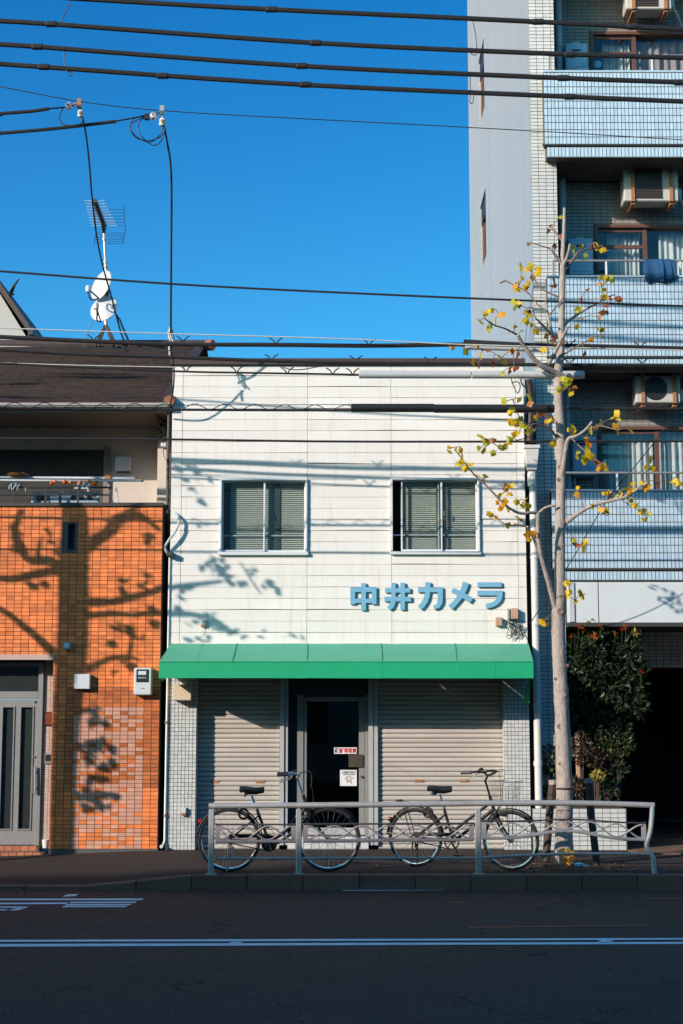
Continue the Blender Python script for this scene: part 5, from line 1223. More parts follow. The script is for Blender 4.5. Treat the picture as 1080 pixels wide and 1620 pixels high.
bush = thing('evergreen_shrub', 'tall dark evergreen shrub with orange sprouts under the white panel', 'shrub', (WX(955, 1220, yb_), yb_, zq))
lv = MB()
for (px, py, ex, ez, n_) in ((935, 1030, .22, .24, 620), (985, 1035, .22, .22, 620), (960, 1075, .38, .26, 900), (925, 1075, .22, .30, 500), (990, 1110, .20, .22, 420), (955, 1125, .24, .24, 560), (965, 1215, .22, .2, 300), (908, 1110, .12, .3, 340), (1008, 1110, .12, .22, 240), (940, 1160, .2, .2, 300), (975, 1160, .20, .16, 300), (1005, 1070, .13, .26, 260), (910, 1040, .16, .22, 320), (1000, 1010, .10, .10, 110), (950, 1003, .16, .08, 140)):
    scatter_leaves(lv, W(px, py, yb_), n_, (ex, .26, ez), .085, rd)
lv.build('foliage', 'bush_green', bush, kind='stuff')
stm = MB()
for (a, b2) in (((957, 1225), (950, 1100)), ((950, 1225), (975, 1090)), ((965, 1225), (990, 1120)), ((948, 1222), (925, 1090))): stm.tube(arc_pts([W(*a, yb_), (W(*a, yb_) + W(*b2, yb_)) / 2 + Vector((.03, .02, 0)), W(*b2, yb_)], 4), .014, 6)
stm.build('stem', 'stake', bush, kind='stuff')
for k, (px, py, mt, r) in enumerate(((914, 992, 'sprout_orange', .08), (921, 998, 'sprout_orange', .06), (931, 981, 'sprout_yellow', .08), (939, 1008, 'sprout_orange', .08), (950, 992, 'sprout_orange', .06), (983, 996, 'sprout_red', .05), (989, 993, 'sprout_orange', .06), (1003, 1002, 'sprout_yellow', .085), (903, 1008, 'sprout_orange', .05), (1014, 1063, 'sprout_red', .05), (972, 1003, 'sprout_orange', .04))):
    y = .02 + .05 * (k % 3); c = W(px, py, y); m = MB()
    for j in range(11):
        a = 2 * math.pi * j / 11 + rd.uniform(-.2, .2); d = Vector((math.cos(a), .35 * math.sin(a) - .3, .55 * math.sin(a) + rd.uniform(-.1, .5))).normalized(); sd_ = d.cross(Vector((0, 0, 1))).normalized()
        m.cur = rd.random(); m.poly([c, c + d * r * .5 + sd_ * r * .15 + Vector((0, 0, .01)), c + d * r, c + d * r * .5 - sd_ * r * .15 + Vector((0, 0, .01))])
    o = m.build('sprout', mt, bush); MB().tube([c, c + Vector((rd.uniform(-.01, .01), .05, -.12)), c + Vector((.0, .2, -.26))], .005, 5).build('stalk', 'bush_light', o)
def plant(px, py, ex, ez, n_, mt, lab, y=.22, size=.06, stem=True):
    c = W(px, py, y); t = thing('small_shrub', lab, 'shrub', (c.x, y, zq), 'small plants in the tiled planter')
    m = MB(); scatter_leaves(m, c, n_, (ex, .2, ez), size, rd); m.build('foliage', mt, t, kind='stuff')
    m = MB()
    for k in range(5): m.tube([(c.x + rd.uniform(-.03, .03), y, zq), c + Vector((rd.uniform(-ex, ex) * .5, 0, rd.uniform(-.2, .4) * ez))], .007, 5)
    m.build('stem', 'stake', t, kind='stuff')
plant(974, 1180, .22, .16, 420, 'bush_light', 'green leafy shrub right of the others behind the railing')
plant(918, 1185, .16, .20, 380, 'bush_brown', 'brownish shrub right beside the tree trunk')
plant(868, 1205, .12, .20, 300, 'bush_light', 'small green shrub between the downpipe and the tree trunk')
plant(945, 1200, .12, .14, 180, 'bush_brown', 'brown twiggy shrub in the middle of the planter')
plant(905, 1245, .13, .12, 300, 'bush_brown', 'low brown shrub in front of the taller ones, right of the trunk')
plant(868, 1255, .10, .10, 160, 'bush_green', 'low dark green plant at the left end of the planter')
plant(960, 1250, .15, .10, 240, 'bush_green', 'low dark green plant at the right end of the planter')
plant(943, 1228, .09, .05, 130, 'sprout_yellow', 'low yellow green plant at the edge of the planter', .02, .05)
c = W(913, 1175, .3); t = thing('garden_post', 'short brown wooden post standing among the planter shrubs', 'post', (c.x, .3, zq)); MB().box(c.x - .03, c.x + .03, .27, .33, zq, WZ(1162, .3)).build('post', 'copper_box', t, bevel=.006); MB().box(c.x - .034, c.x + .034, .266, .334, WZ(1162, .3) + .0005, WZ(1160, .3) + .01).build('cap', 'stake', t)
# ------------------------------------------------------------------ overhead cables
def cable(name, px, Y, r, mat, lab, group='overhead cables over the pavement', n=6, root=None):
    if px[0][0] == -80: px = [(-80 - 900, px[0][1] - 900 * (px[1][1] - px[0][1]) / (px[1][0] + 80))] + list(px)
    if px[-1][0] == 1160: px = list(px) + [(1160 + 900, px[-1][1] + 900 * (px[-1][1] - px[-2][1]) / (1160 - px[-2][0]))]
    pts = arc_pts([W(x, y, Y if not isinstance(Y, (list, tuple)) else Y[i]) for i, (x, y) in enumerate(px)], n)
    if root is None:
        t = thing(name, lab, 'cable', pts[len(pts) // 2], group)
        MB().tube(pts, r, 8).build('strand', mat, t, smooth=True); return t
    return MB().tube(pts, r, 8).build('strand', mat, root, smooth=True)
def joints(t, pxs, Y, r, L=.06, mat='cable_black'):
    for (x, y) in pxs:
        c = W(x, y, Y); MB().lathe([(r, -L), (r * 1.12, -L * .8), (r * 1.12, L * .8), (r, L)], c, 'x', 10).build('joint', mat, t)
YC = -2.0
t = cable('overhead_cable', [(-80, -16), (160, 0), (430, 15), (860, 35), (1160, 51)], -3.43, .0285, 'cable_black', 'topmost of the four thick black cables crossing the sky'); joints(t, [(430, 15), (850, 34.5), (1000, 42.5)], -3.43, .031)
t = cable('overhead_cable', [(-80, 26), (0, 33), (80, 38), (500, 68), (860, 84.5), (1160, 94)], -3.41, .0285, 'cable_black', 'second from the top of the four thick black cables'); joints(t, [(82, 38.2), (500, 68), (900, 86.5)], -3.41, .031)
t = cable('overhead_cable', [(-80, 64), (0, 70), (60, 74), (480, 104.5), (890, 123.5), (1160, 133)], -3.39, .0285, 'cable_black', 'third from the top of the four thick black cables'); joints(t, [(60, 74), (478, 104.4), (890, 123.5), (1074, 130.5)], -3.39, .031)
t = cable('overhead_cable', [(-80, 95), (0, 101), (70, 106), (480, 134), (900, 153), (1160, 164)], -3.37, .0285, 'cable_black', 'lowest of the four thick black cables, just above the insulators'); joints(t, [(70, 106), (258, 120), (484, 134), (900, 153)], -3.37, .031)
cable('messenger_wire', [(-80, 124), (0, 137), (130, 161), (270, 176), (540, 191), (840, 207), (1160, 226)], YC, .006, 'cable_black', 'hair thin wire the two pairs of insulators hang from')
cable('overhead_cable', [(-80, 424), (0, 429), (270, 449), (540, 463), (845, 476), (1160, 487)], YC, .013, 'cable_black', 'single thin black cable crossing the sky above the roofs')
cable('messenger_wire', [(-80, 516), (0, 519), (270, 528), (540, 536), (760, 546), (1160, 556)], YC - .1, .007, 'cable_white', 'pale twisted wire above the thick telephone cable')
t = cable('telephone_cable', [(-80, 530), (0, 533), (130, 539), (270, 544.5), (437, 545.5), (583, 547), (740, 545), (860, 546), (1160, 553)], YC, .026, 'cable_black', 'thick black telephone cable just above the shop roof')
def sleeve(t, a, b2, Y, r, mat, nm='sleeve', segs=1):
    a, b2 = W(*a, Y), W(*b2, Y)
    for k in range(segs):
        p, q = a.lerp(b2, k / segs + .002), a.lerp(b2, (k + 1) / segs - .002)
        MB().tube([p, p.lerp(q, .004), p.lerp(q, .996), q], [r * .9, r, r, r * .9], 14).build(nm, mat, t, smooth=True)
sleeve(t, (732, 541.5), (860, 548.5), YC - .03, .035, 'cable_black'); sleeve(t, (735, 548.5), (862, 552.5), YC - .06, .034, 'pipe_grey', 'grey_conduit')
def spike(t, pts, Y):
    sm = MB()
    for s in (-1, 1): sm.tube([(0, 0, -.02), (s * .025, 0, .03), (s * .075, 0, .065)], .008, 5)
    sm = sm.mesh('bird_spike', 'cable_black')
    for (x, y) in pts: put(sm, 'bird_spike', t, W(x, y, Y))
spike(t, [(149, 538), (290, 540), (437, 543), (583, 545), (900, 546), (1012, 549)], YC)
t = cable('telephone_cable', [(-80, 550), (0, 553), (120, 560), (270, 565), (430, 571), (560, 574), (700, 575), (850, 577), (1160, 578.5)], YC + .05, .022, 'cable_black', 'thick black telephone cable along the top edge of the white shop'); spike(t, [(430, 569), (562, 571), (680, 573), (900, 575), (1015, 575)], YC + .05)
cable('messenger_wire', [(-80, 545), (0, 548), (120, 549), (270, 555), (300, 556)], YC + .1, .006, 'cable_white', 'short pale wire over the brown roof ridge')
t = cable('conduit_cable', [(-80, 571), (0, 575), (270, 587), (375, 589.5), (527, 592), (600, 592.5), (925, 587.5), (1160, 587)], YC + .12, .012, 'cable_black', 'black cable that runs into the long pale grey pipe'); sleeve(t, (566, 592.5), (924, 593), YC + .12, .046, 'pipe_grey', 'grey_pipe', 2); spike(t, [(295, 586.5), (375, 588), (455, 589.5), (527, 590.5), (557, 591)], YC + .12)
cable('messenger_wire', [(-80, 571.5), (0, 574), (130, 578), (278, 581)], YC + .16, .0065, 'cable_white', 'pale wire across the brown roof ending at the shop corner')
t = cable('spiral_cable', [(-80, 643), (0, 645), (270, 648), (540, 649), (700, 646), (880, 646), (1160, 647)], YC + .05, .015, 'cable_black', 'black cable with a wavy spiral wire ending in black sleeves'); sleeve(t, (554, 645.5), (686, 645.5), YC + .05, .050, 'black_plastic'); sleeve(t, (685, 646.5), (876, 646.5), YC + .05, .050, 'black_plastic')
m = MB(); pts = []
for k in range(0, 150):
    x = -30 + 586 * k / 149; y = 644.5 - 3.8 + (645.5 + 4 * min(1, max(0, x) / 500) - 645.5) + 4.2 * math.cos(2 * math.pi * x / 47.5); pts.append(W(x, y, YC + .05 - .03 * math.sin(2 * math.pi * x / 47.5)))
m.tube(pts, .0055, 5); m.build('spiral_wire', 'cable_black', t, smooth=True)
cable('spiral_wire', [(-80, 641), (0, 642), (270, 641), (560, 640)], YC + .08, .004, 'cable_black', 'hair thin wire above the spiral cable')
cable('overhead_cable', [(-80, 693), (250, 695), (540, 698.5), (870, 698.5), (1160, 698)], YC + .05, .013, 'cable_black', 'lowest black cable crossing the white shop above its windows')
cable('slack_wire', [(437, 570), (452, 582), (475, 585), (510, 579), (545, 574)], YC + .05, .006, 'cable_black', 'thin slack wire sagging below the roof edge cable', None)
cable('slack_wire', [(805, 587), (808, 600), (812, 612), (818, 622), (822, 612), (818, 604), (808, 606)], YC + .1, .006, 'cable_black', 'looped thin wire hanging from the grey pipe by the tree', None)
cable('slack_wire', [(826, 588), (822, 600), (826, 610), (832, 612), (836, 600), (830, 590), (824, 602), (830, 614)], YC + .1, .005, 'cable_black', 'coiled thin wire at the right end of the shop roof', None)
cable('guy_wire', [(1062, 665), (1000, 742), (960, 790), (895, 900), (845, 975), (838, 985)], [YC, YC + .4, YC + .7, YC + 1.2, -.3, -.08], .006, 'cable_black', 'thin slanting wire from the cables down to the terminal boxes', None)
# service drops with insulators
def drop(nm, head, body, lab, x0, path, Ys, r):
    t = thing(nm, lab, 'service cable', W(*head, YC), 'service drops with white insulators')
    for (px, py, s) in body:
        c = W(px, py, YC); MB().lathe([(0, -.045 * s), (.030 * s, -.045 * s), (.044 * s, -.02 * s), (.030 * s, 0), (.044 * s, .02 * s), (.030 * s, .045 * s), (0, .045 * s)], c, 'y' if px < head[0] - 5 else 'z', 14).build('insulator', 'porcelain', t, smooth=True)
        MB().lathe([(.016, -.05 * s), (.016, .05 * s)], c, 'y', 8).build('pin', 'rust', t)
    m = MB(); a = W(*head, YC); m.box(a.x - .025, a.x + .025, YC - .02, YC + .02, a.z - .06, a.z + .05); m.tube([a, W(body[-1][0], body[-1][1], YC)], .014, 6); m.tube([a, W(body[0][0], body[0][1], YC)], .014, 6); m.build('strap', 'rust' if x0 < 150 else 'galv', t)
    MB().tube(arc_pts([W(x, y, Yq) for (x, y), Yq in zip(path, Ys)], 8), r, 7).build('drop_cable', 'cable_black', t, smooth=True)
    return t
t = drop('service_drop', (126, 163), [(109.5, 168, 1.0), (128, 180, .9)], 'left service drop with white insulators running down past the aerial', 0, [(131, 184), (137, 215), (142, 260), (146, 310), (153, 370), (163, 420), (177, 470), (190, 520), (203, 556)], [YC, YC + .4, YC + .9, YC + 1.3, YC + 1.8, YC + 2.3, YC + 2.7, YC + 3, YC + 3.3], .011)
MB().tube(arc_pts([W(-700, 250, YC), W(-60, 188, YC), W(0, 180, YC), W(50, 176, YC), W(78, 172, YC)], 6), .022, 8).build('feed_cable', 'cable_black', t, smooth=True); MB().tube([W(76, 172.3, YC), W(100, 170, YC), W(109, 168, YC)], .009, 6).build('feed_end', 'cable_black', t)
MB().tube(arc_pts([W(101, 170, YC), W(95, 184, YC), W(100, 196, YC), W(118, 199, YC), W(130, 194, YC), W(131, 184, YC)], 6), .007, 6).build('loop', 'cable_black', t, smooth=True)
t = drop('service_drop', (257, 174), [(243.5, 183.5, 1.0), (257.5, 193.5, 1.0)], 'right service drop with coiled loop falling straight down to the roof', 200, [(260, 198), (265, 225), (270, 255), (272, 300), (271.5, 400), (271, 500), (271, 528)], [YC, YC + .1, YC + .2, YC + .35, YC + .7, YC + 1.1, YC + 1.25], .013)
MB().tube(arc_pts([W(-700, 290, YC - .1), W(-60, 217, YC - .1), W(0, 211, YC - .1), W(90, 203, YC - .1), W(184, 192, YC - .1)], 6), .022, 8).build('feed_cable', 'cable_black', t, smooth=True); MB().tube(arc_pts([W(182, 192, YC - .1), W(215, 186, YC - .05), W(234, 182, YC), W(243, 183.5, YC)], 4), .009, 6).build('feed_end', 'cable_black', t)
m = MB()
for k, pth in enumerate(([(234, 184), (212, 188), (207, 205), (218, 219), (240, 222), (258, 213), (261, 199)], [(232, 184), (220, 196), (224, 215), (243, 230), (256, 222), (261, 205)], [(230, 185), (208, 196), (213, 213), (236, 225), (253, 214), (259, 203)])): m.tube(arc_pts([W(x, y, YC + .03 * k) for x, y in pth], 6), .006, 6)
m.build('coil', 'cable_black', t)
MB().box(W(233, 188, YC).x - .03, W(233, 188, YC).x + .03, YC - .03, YC + .03, W(233, 189, YC).z, W(233, 181, YC).z).build('clamp', 'black_plastic', t)
m = MB(); rd = random.Random(6)
for k in range(7): m.tube(arc_pts([W(271 + rd.uniform(-5, 5), 520 + rd.uniform(-3, 20), YC + 1.25 + rd.uniform(-.05, .05)) for _ in range(4)], 3), .008, 5)
m.tube([W(268, 545, YC + 1.25), W(269, 562, YC + 1.25)], .012, 6); MB().tube(arc_pts([W(271, 545, YC + 1.25), W(276, 590, -.55), W(272, 632, -.35), W(262, 655, -.1)], 6), .010, 6).build('tail_cable', 'cable_black', t, smooth=True); m.build('end_clamp', 'cable_white', t)
cable('hanging_wire', [(112, -10), (110, 8), (102, 24), (97, 38)], -3.42, .006, 'cable_black', 'short thin wire hanging between the top cables at the upper left', None)
cable('hanging_wire', [(103, 76), (102, 95), (106, 112), (113, 120), (115, 115), (108, 113)], -3.38, .005, 'cable_black', 'thin curled wire hanging from the third cable at the left', None)
cable('hanging_wire', [(747, 32), (752, 60), (753, 84), (748, 87), (744, 84)], -3.42, .005, 'cable_black', 'thin curled wire hanging near the apartment edge', None)
cable('hanging_wire', [(743, 116), (743, 140), (748, 150), (746, 164), (742, 160), (744, 148)], -3.38, .005, 'cable_black', 'lower thin curled wire hanging near the apartment edge', None)

# ------------------------------------------------------------------ the street tree
YT = -2.15
tree = thing('street_tree', 'pruned pale barked street tree with sparse yellow leaves behind the railing', 'tree', (W(891, 1368, YT).x, YT, 0))
tp = [(893, 1372, 32), (891, 1340, 30), (891.5, 1250, 25.5), (888, 1130, 24), (884.5, 1060, 23), (882, 985, 22.5), (884.5, 935, 18.5), (884.5, 850, 17.2), (886, 800, 16.4), (886, 700, 14.5), (882, 595, 14.6), (886, 560, 12.5), (887.5, 500, 10.5), (888.5, 450, 9.2), (889, 410, 8.4), (891, 370, 6.2), (892, 329, 4.6)]
def limb(pts, Y0, dy=0.0, n=6, nm='branch', par=None, ring=9, mat='bark', lump=.0):
    P = []; k = len(pts)
    for i, (x, y, wd) in enumerate(pts):
        Yi = Y0 + dy * i / max(1, k - 1); p = W(x, y, Yi); P.append((p, wd / 2 / FPX * (Yi + CAM_D) * .97))
    pos = arc_pts([p for p, _ in P], n); rad = []
    for i in range(k - 1):
        for j in range(n): rad.append(P[i][1] + (P[i + 1][1] - P[i][1]) * j / n)
    rad.append(P[-1][1]); rad = [max(.0035, r * (1 + random.uniform(-lump, lump))) for r in rad]
    mb = MB().tube(pos, rad, ring)
    if mat == 'bark':
        for i, v in enumerate(mb.v[:len(pos) * ring]):
            c = pos[i // ring]; d = Vector(v) - c
            q = Vector((v[0] * 16, v[1] * 16, v[2] * 7)); q2 = Vector((v[0] * 45, v[1] * 45, v[2] * 22))
            mb.v[i] = tuple(c + d * (1 + .085 * noise.noise(q) + .05 * noise.noise(q2)))
    mb.build(nm, mat, par or tree, smooth=True); return pos
limb(tp, YT, 0, 16, 'trunk', None, 30, 'bark', .012)
skel = []
def br(pts, dy, mat='bark', nm='branch'):
    skel.extend(limb(pts, YT, dy, 5, nm, None, 8, mat, .05))
br([(889, 596, 13), (872, 587, 11), (858, 580, 9.5), (842, 566, 8), (826, 545, 6.5), (818, 530, 6)], -.35); br([(818, 530, 3.5), (798, 520, 3), (780, 514, 2.4), (766, 504, 2)], -.5, 'twig', 'twig')
br([(862, 581, 7), (872, 567, 6), (880, 552, 5.5), (888, 535, 5), (897, 519, 4.5)], -.25)
br([(878, 545, 6), (869, 515, 5), (864, 490, 5), (862, 478, 4)], .15); br([(864, 492, 3.5), (850, 482, 2.8), (836, 465, 2.4), (815, 452, 2), (801, 446, 1.6)], .3, 'twig', 'twig')
br([(882, 535, 6), (868, 525, 5), (855, 512, 4), (846, 503, 3)], -.2); br([(868, 498, 3), (885, 478, 2.2), (893, 466, 1.8)], -.1, 'twig', 'twig')
br([(884, 530, 6), (894, 512, 5), (912, 498, 4.5), (930, 487, 4), (946, 479, 3.2)], .3); br([(946, 479, 2.8), (960, 470, 2.2), (972, 466, 1.8)], .4, 'twig', 'twig')
br([(882, 566, 4), (905, 552, 3), (930, 538, 2.4), (950, 528, 1.8)], -.35, 'twig', 'twig')
br([(888, 416, 6), (878, 405, 5), (871, 394, 4)], -.1); br([(871, 394, 2.2), (856, 389, 1.8), (838, 384, 1.4)], -.15, 'twig', 'twig')
br([(889, 422, 6), (897, 404, 5), (901, 386, 4.5)], -.15); br([(891, 428, 7), (902, 416, 5), (912, 402, 4), (922, 396, 2.5), (948, 391, 1.8)], .2, 'twig', 'branch')
br([(889, 382, 4), (880, 370, 3.4), (872, 360, 3)], .1, 'twig', 'branch')
br([(884, 470, 4), (860, 460, 2.6), (846, 444, 2), (838, 424, 1.6)], .1, 'twig', 'twig')
br([(884, 762, 9), (889, 745, 8), (893, 715, 7), (898, 695, 6.5), (910, 690, 5), (924, 681, 4.4), (936, 667, 3.8)], -.3)
br([(904, 694, 3), (916, 706, 2.4), (935, 722, 2), (950, 733, 1.6)], -.4, 'twig', 'twig'); br([(930, 678, 2.4), (950, 674, 2), (975, 680, 1.6), (985, 676, 1.4)], -.35, 'twig', 'twig')
br([(884, 700, 4.5), (872, 682, 4), (860, 674, 3.5), (846, 671, 3), (830, 674, 2.2), (812, 672, 1.8)], -.3, 'twig', 'branch')
br([(850, 672, 2.4), (838, 690, 2), (815, 697, 1.7), (790, 706, 1.5), (778, 700, 1.3)], -.45, 'twig', 'twig'); br([(830, 674, 1.8), (818, 655, 1.5), (812, 636, 1.3)], -.35, 'twig', 'twig')
br([(888, 832, 9), (903, 820, 7.5), (920, 808, 6.5), (938, 799, 6), (962, 793, 5.2), (985, 787, 4.6), (1003, 777, 4), (1014, 766, 3)], -.25); br([(1003, 777, 2.6), (1018, 762, 2.2), (1032, 760, 1.6)], -.3, 'twig', 'twig'); br([(980, 789, 2.2), (996, 800, 1.9), (1012, 808, 1.6), (1022, 818, 1.3)], -.3, 'twig', 'twig')
br([(881, 972, 8), (874, 950, 8), (866, 920, 7.5), (859, 895, 7), (852, 865, 7), (850, 835, 6.5), (850.5, 812, 6)], -.3)
br([(852, 812, 5.5), (840, 811, 5), (823, 812, 5), (805, 804, 4.5), (788, 789, 4.2), (770, 770, 3.6), (754, 756, 3)], -.4); br([(754, 756, 2.4), (740, 740, 2), (728, 723, 1.7), (718, 711, 1.4)], -.45, 'twig', 'twig')
br([(848, 814, 4.5), (862, 803, 4), (878, 799, 4)], -.1); br([(856, 880, 6), (846, 860, 5), (838, 842, 4.5), (833, 833, 3.5)], -.3); br([(833, 833, 2.6), (818, 831, 2.2), (800, 830, 1.8), (780, 816, 1.4)], -.4, 'twig', 'twig')
m = MB(); rd = random.Random(9)
for (px, py, s) in ((889, 1099, 10), (883, 1149, 9), (876, 1074, 5), (892, 1187, 6), (884, 968, 12), (895, 1053, 5), (884, 740, 8), (882, 760, 7), (886, 862, 9), (888, 826, 8), (883, 1208, 5)):
    c = W(px, py, YT); rr = .08; sc = s / 143 / 2; c.y = YT - sum([.082 if py > 950 else .06]); m.torus(c + Vector((0, .012, 0)), sc * .7, sc * .30, 'y', 14, 6); m.ball(c + Vector((0, .012, 0)), sc * .4, 8, (1, .4, .8))
m.build('branch_scar', 'bark_scar', tree, kind='stuff')
Z2 = [(350, 1200, 'y'), (375, 1205, 'y'), (405, 1195, 'g'), (435, 1220, 'y'), (410, 1243, 'o'), (360, 1245, 'y'), (340, 1270, 'y'), (370, 1285, 'y'), (395, 1275, 'y'), (325, 1300, 'o'), (340, 1355, 'y'), (320, 1350, 'g'), (285, 1265, 'b'), (505, 1270, 'b'), (705, 1245, 'y'), (745, 1245, 'y'), (750, 1260, 'g'), (705, 1270, 'o'), (715, 1300, 'y'), (720, 1330, 'y'), (640, 1305, 'b'), (625, 1340, 'r'), (790, 1335, 'b'),
      (375, 1093, 'b'), (470, 1028, 'r'), (508, 1102, 'b'), (525, 1055, 'r'), (530, 972, 'g'), (585, 1120, 'y'), (600, 1150, 'y'), (630, 1110, 'y'), (630, 1160, 'g'), (680, 1097, 'r'), (690, 1105, 'g'), (718, 1113, 'g'), (700, 1108, 'y')]
Z3 = [(180, 135, 'y'), (215, 110, 'y'), (258, 128, 'o'), (235, 160, 'y'), (165, 165, 'y'), (205, 190, 'g'), (345, 90, 'g'), (370, 120, 'y'), (385, 135, 'g'), (400, 105, 'b'), (330, 20, 'y'), (370, 8, 'y'), (325, 100, 'g'), (380, 160, 'y'), (410, 185, 'y'), (432, 208, 'g'), (300, 215, 'o'), (330, 195, 'o'), (350, 210, 'y'), (475, 230, 'o'), (490, 235, 'b'), (490, 255, 'y'), (543, 262, 'o'), (473, 305, 'y'), (40, 288, 'o'), (103, 290, 'y'), (150, 275, 'y'), (190, 295, 'b'), (165, 325, 'g'), (225, 340, 'r'), (260, 330, 'y'), (300, 300, 'o'), (320, 300, 'b'), (140, 358, 'o'), (160, 360, 'b'), (285, 350, 'y'), (320, 375, 'r'), (260, 400, 'g'), (310, 375, 'b'), (720, 50, 'y'), (785, 60, 'b'), (740, 90, 'r'), (625, 60, 'r'), (600, 105, 'g'), (625, 150, 'y'), (600, 185, 'y'), (705, 205, 'y'), (718, 235, 'g'), (665, 245, 'o'), (638, 300, 'r'), (695, 145, 'b'), (725, 125, 'r'), (545, 435, 'g'), (540, 470, 'g'), (560, 440, 'y'), (580, 465, 'r'), (568, 490, 'y'), (515, 475, 'g'),
      (285, 525, 'g'), (345, 512, 'g'), (315, 525, 'y'), (395, 510, 'g'), (398, 525, 'b'), (300, 565, 'y'), (310, 575, 'y'), (345, 600, 'g'), (310, 610, 'y'), (330, 630, 'y'), (350, 625, 'g'), (295, 625, 'y'), (345, 612, 'o'), (380, 640, 'g'), (400, 655, 'g'), (390, 650, 'y'), (345, 665, 'y'), (320, 670, 'y'), (335, 678, 'r'), (300, 700, 'g'), (310, 690, 'y'), (420, 590, 'y'), (435, 580, 'r'), (480, 600, 'g'), (490, 615, 'b'), (470, 610, 'o'), (480, 650, 'r'), (410, 655, 'g'), (490, 710, 'y'), (180, 705, 'g'), (190, 695, 'y'), (225, 695, 'b'), (170, 735, 'g'), (180, 742, 'y'), (270, 730, 'g'), (285, 720, 'y'), (310, 700, 'g'), (255, 740, 'g'), (578, 640, 'g'), (585, 632, 'y'), (585, 660, 'y'), (710, 620, 'g'), (760, 600, 'y'), (790, 600, 'y'), (760, 635, 'o'), (790, 655, 'g'), (833, 655, 'y'), (660, 665, 'g'), (690, 640, 'b'), (640, 700, 'b'), (650, 715, 'o'), (650, 750, 'g'), (636, 765, 'g'), (648, 770, 'y'), (680, 775, 'y'), (683, 785, 'b'), (730, 805, 'g'), (725, 812, 'y'), (700, 820, 'o'), (712, 815, 'y'), (600, 755, 'g'),
      (35, 735, 'y'), (60, 735, 'y'), (78, 745, 'o'), (90, 770, 'y'), (72, 798, 'y'), (122, 805, 'y'), (170, 872, 'y'), (198, 865, 'y'), (190, 888, 'o'), (285, 905, 'y'), (302, 905, 'y'), (275, 912, 'b'), (305, 938, 'y'), (265, 940, 'y'), (270, 968, 'o'), (290, 1000, 'y'), (255, 1000, 'o'), (340, 975, 'y'), (370, 975, 'y'), (385, 988, 'y'), (375, 1000, 'g'), (218, 1035, 'y'), (235, 1040, 'o'), (330, 1050, 'y'), (340, 1055, 'b'), (320, 1075, 'r'), (290, 1085, 'g'), (305, 1080, 'y'), (385, 1140, 'y'), (400, 1112, 'y'), (392, 1118, 'o'),
      (615, 915, 'y'), (610, 938, 'o'), (725, 935, 'y'), (738, 930, 'y'), (745, 945, 'b'), (720, 1012, 'y'), (712, 1005, 'o'), (740, 1030, 'g'), (670, 995, 'y'), (835, 900, 'y'), (832, 915, 'o'), (850, 915, 'y'), (905, 910, 'o'), (885, 890, 'y'), (925, 785, 'y'), (910, 815, 'y'), (932, 822, 'y'), (1040, 890, 'y'), (1070, 890, 'y'), (850, 965, 'y'), (862, 990, 'y'), (895, 1015, 'y'), (905, 1040, 'y'), (920, 1030, 'g'), (800, 945, 'y'), (590, 1145, 'g'), (630, 1165, 'y'), (640, 1175, 'y'), (600, 1168, 'b')]
Z4 = [(560, 205, 'y'), (572, 212, 'g'), (570, 240, 'g'), (555, 258, 'y'), (625, 250, 'y'), (630, 262, 'g'), (595, 285, 'y'), (455, 370, 'y'), (465, 390, 'y'), (445, 375, 'y')]
spots = [(700 + x * .3519, y * .3519, c) for x, y, c in Z2] + [(700 + x / 2.842, 450 + y / 2.842, c) for x, y, c in Z3] + [(700 + x / 2.842, 850 + y / 2.842, c) for x, y, c in Z4]
LM = {'y': 'leaf_yellow', 'o': 'leaf_gold', 'g': 'leaf_green', 'b': 'leaf_brown', 'r': 'leaf_red'}
lms = {k: [leaf_mesh(.080 * s, .094 * s, mt, f, c, 'leaf', True) for s, f, c in ((1, .25, .12), (.9, .5, .25), (1.08, .12, -.1), (.8, .9, .4))] for k, mt in LM.items()}
dry = [leaf_mesh(.09, .05, LM[k], 1.2, .5, 'leaf') for k in ('b', 'r')]
rd = random.Random(14); nodes = list(skel); tw = MB()
order = sorted(spots, key=lambda s: min((W(s[0], s[1], YT) - q).length for q in skel))
for (x, y, c) in order:
    p0 = W(x, y, YT - .2); near = min(nodes, key=lambda q: (Vector((q.x - p0.x, 0, q.z - p0.z))).length)
    Yl = near.y + rd.uniform(-.10, .10); p = W(x, y, Yl)
    if (p - near).length > .04:
        md_ = (p + near) / 2 + Vector((0, 0, rd.uniform(-.01, .03))); q = arc_pts([near, md_, p], 3); tw.tube(q, .0042, 4); nodes += q[1:]
    for rep in range(2 if rd.random() < .42 else 1):
        me = rd.choice(dry) if c in 'br' and rd.random() < .5 else rd.choice(lms[c])
        if rep: p = p + Vector((rd.uniform(-.05, .05), rd.uniform(-.06, .06), rd.uniform(-.05, .05)))
        put(me, 'leaf', tree, p + Vector((0, 0, .01)), (R(180) + rd.gauss(0, .75), rd.gauss(0, .8), rd.uniform(-1.3, 1.3)), (rd.uniform(.7, 1.15), rd.uniform(.9, 1.1), rd.uniform(.75, 1.15)))
tw.build('fine_twig', 'twig', tree, kind='stuff')
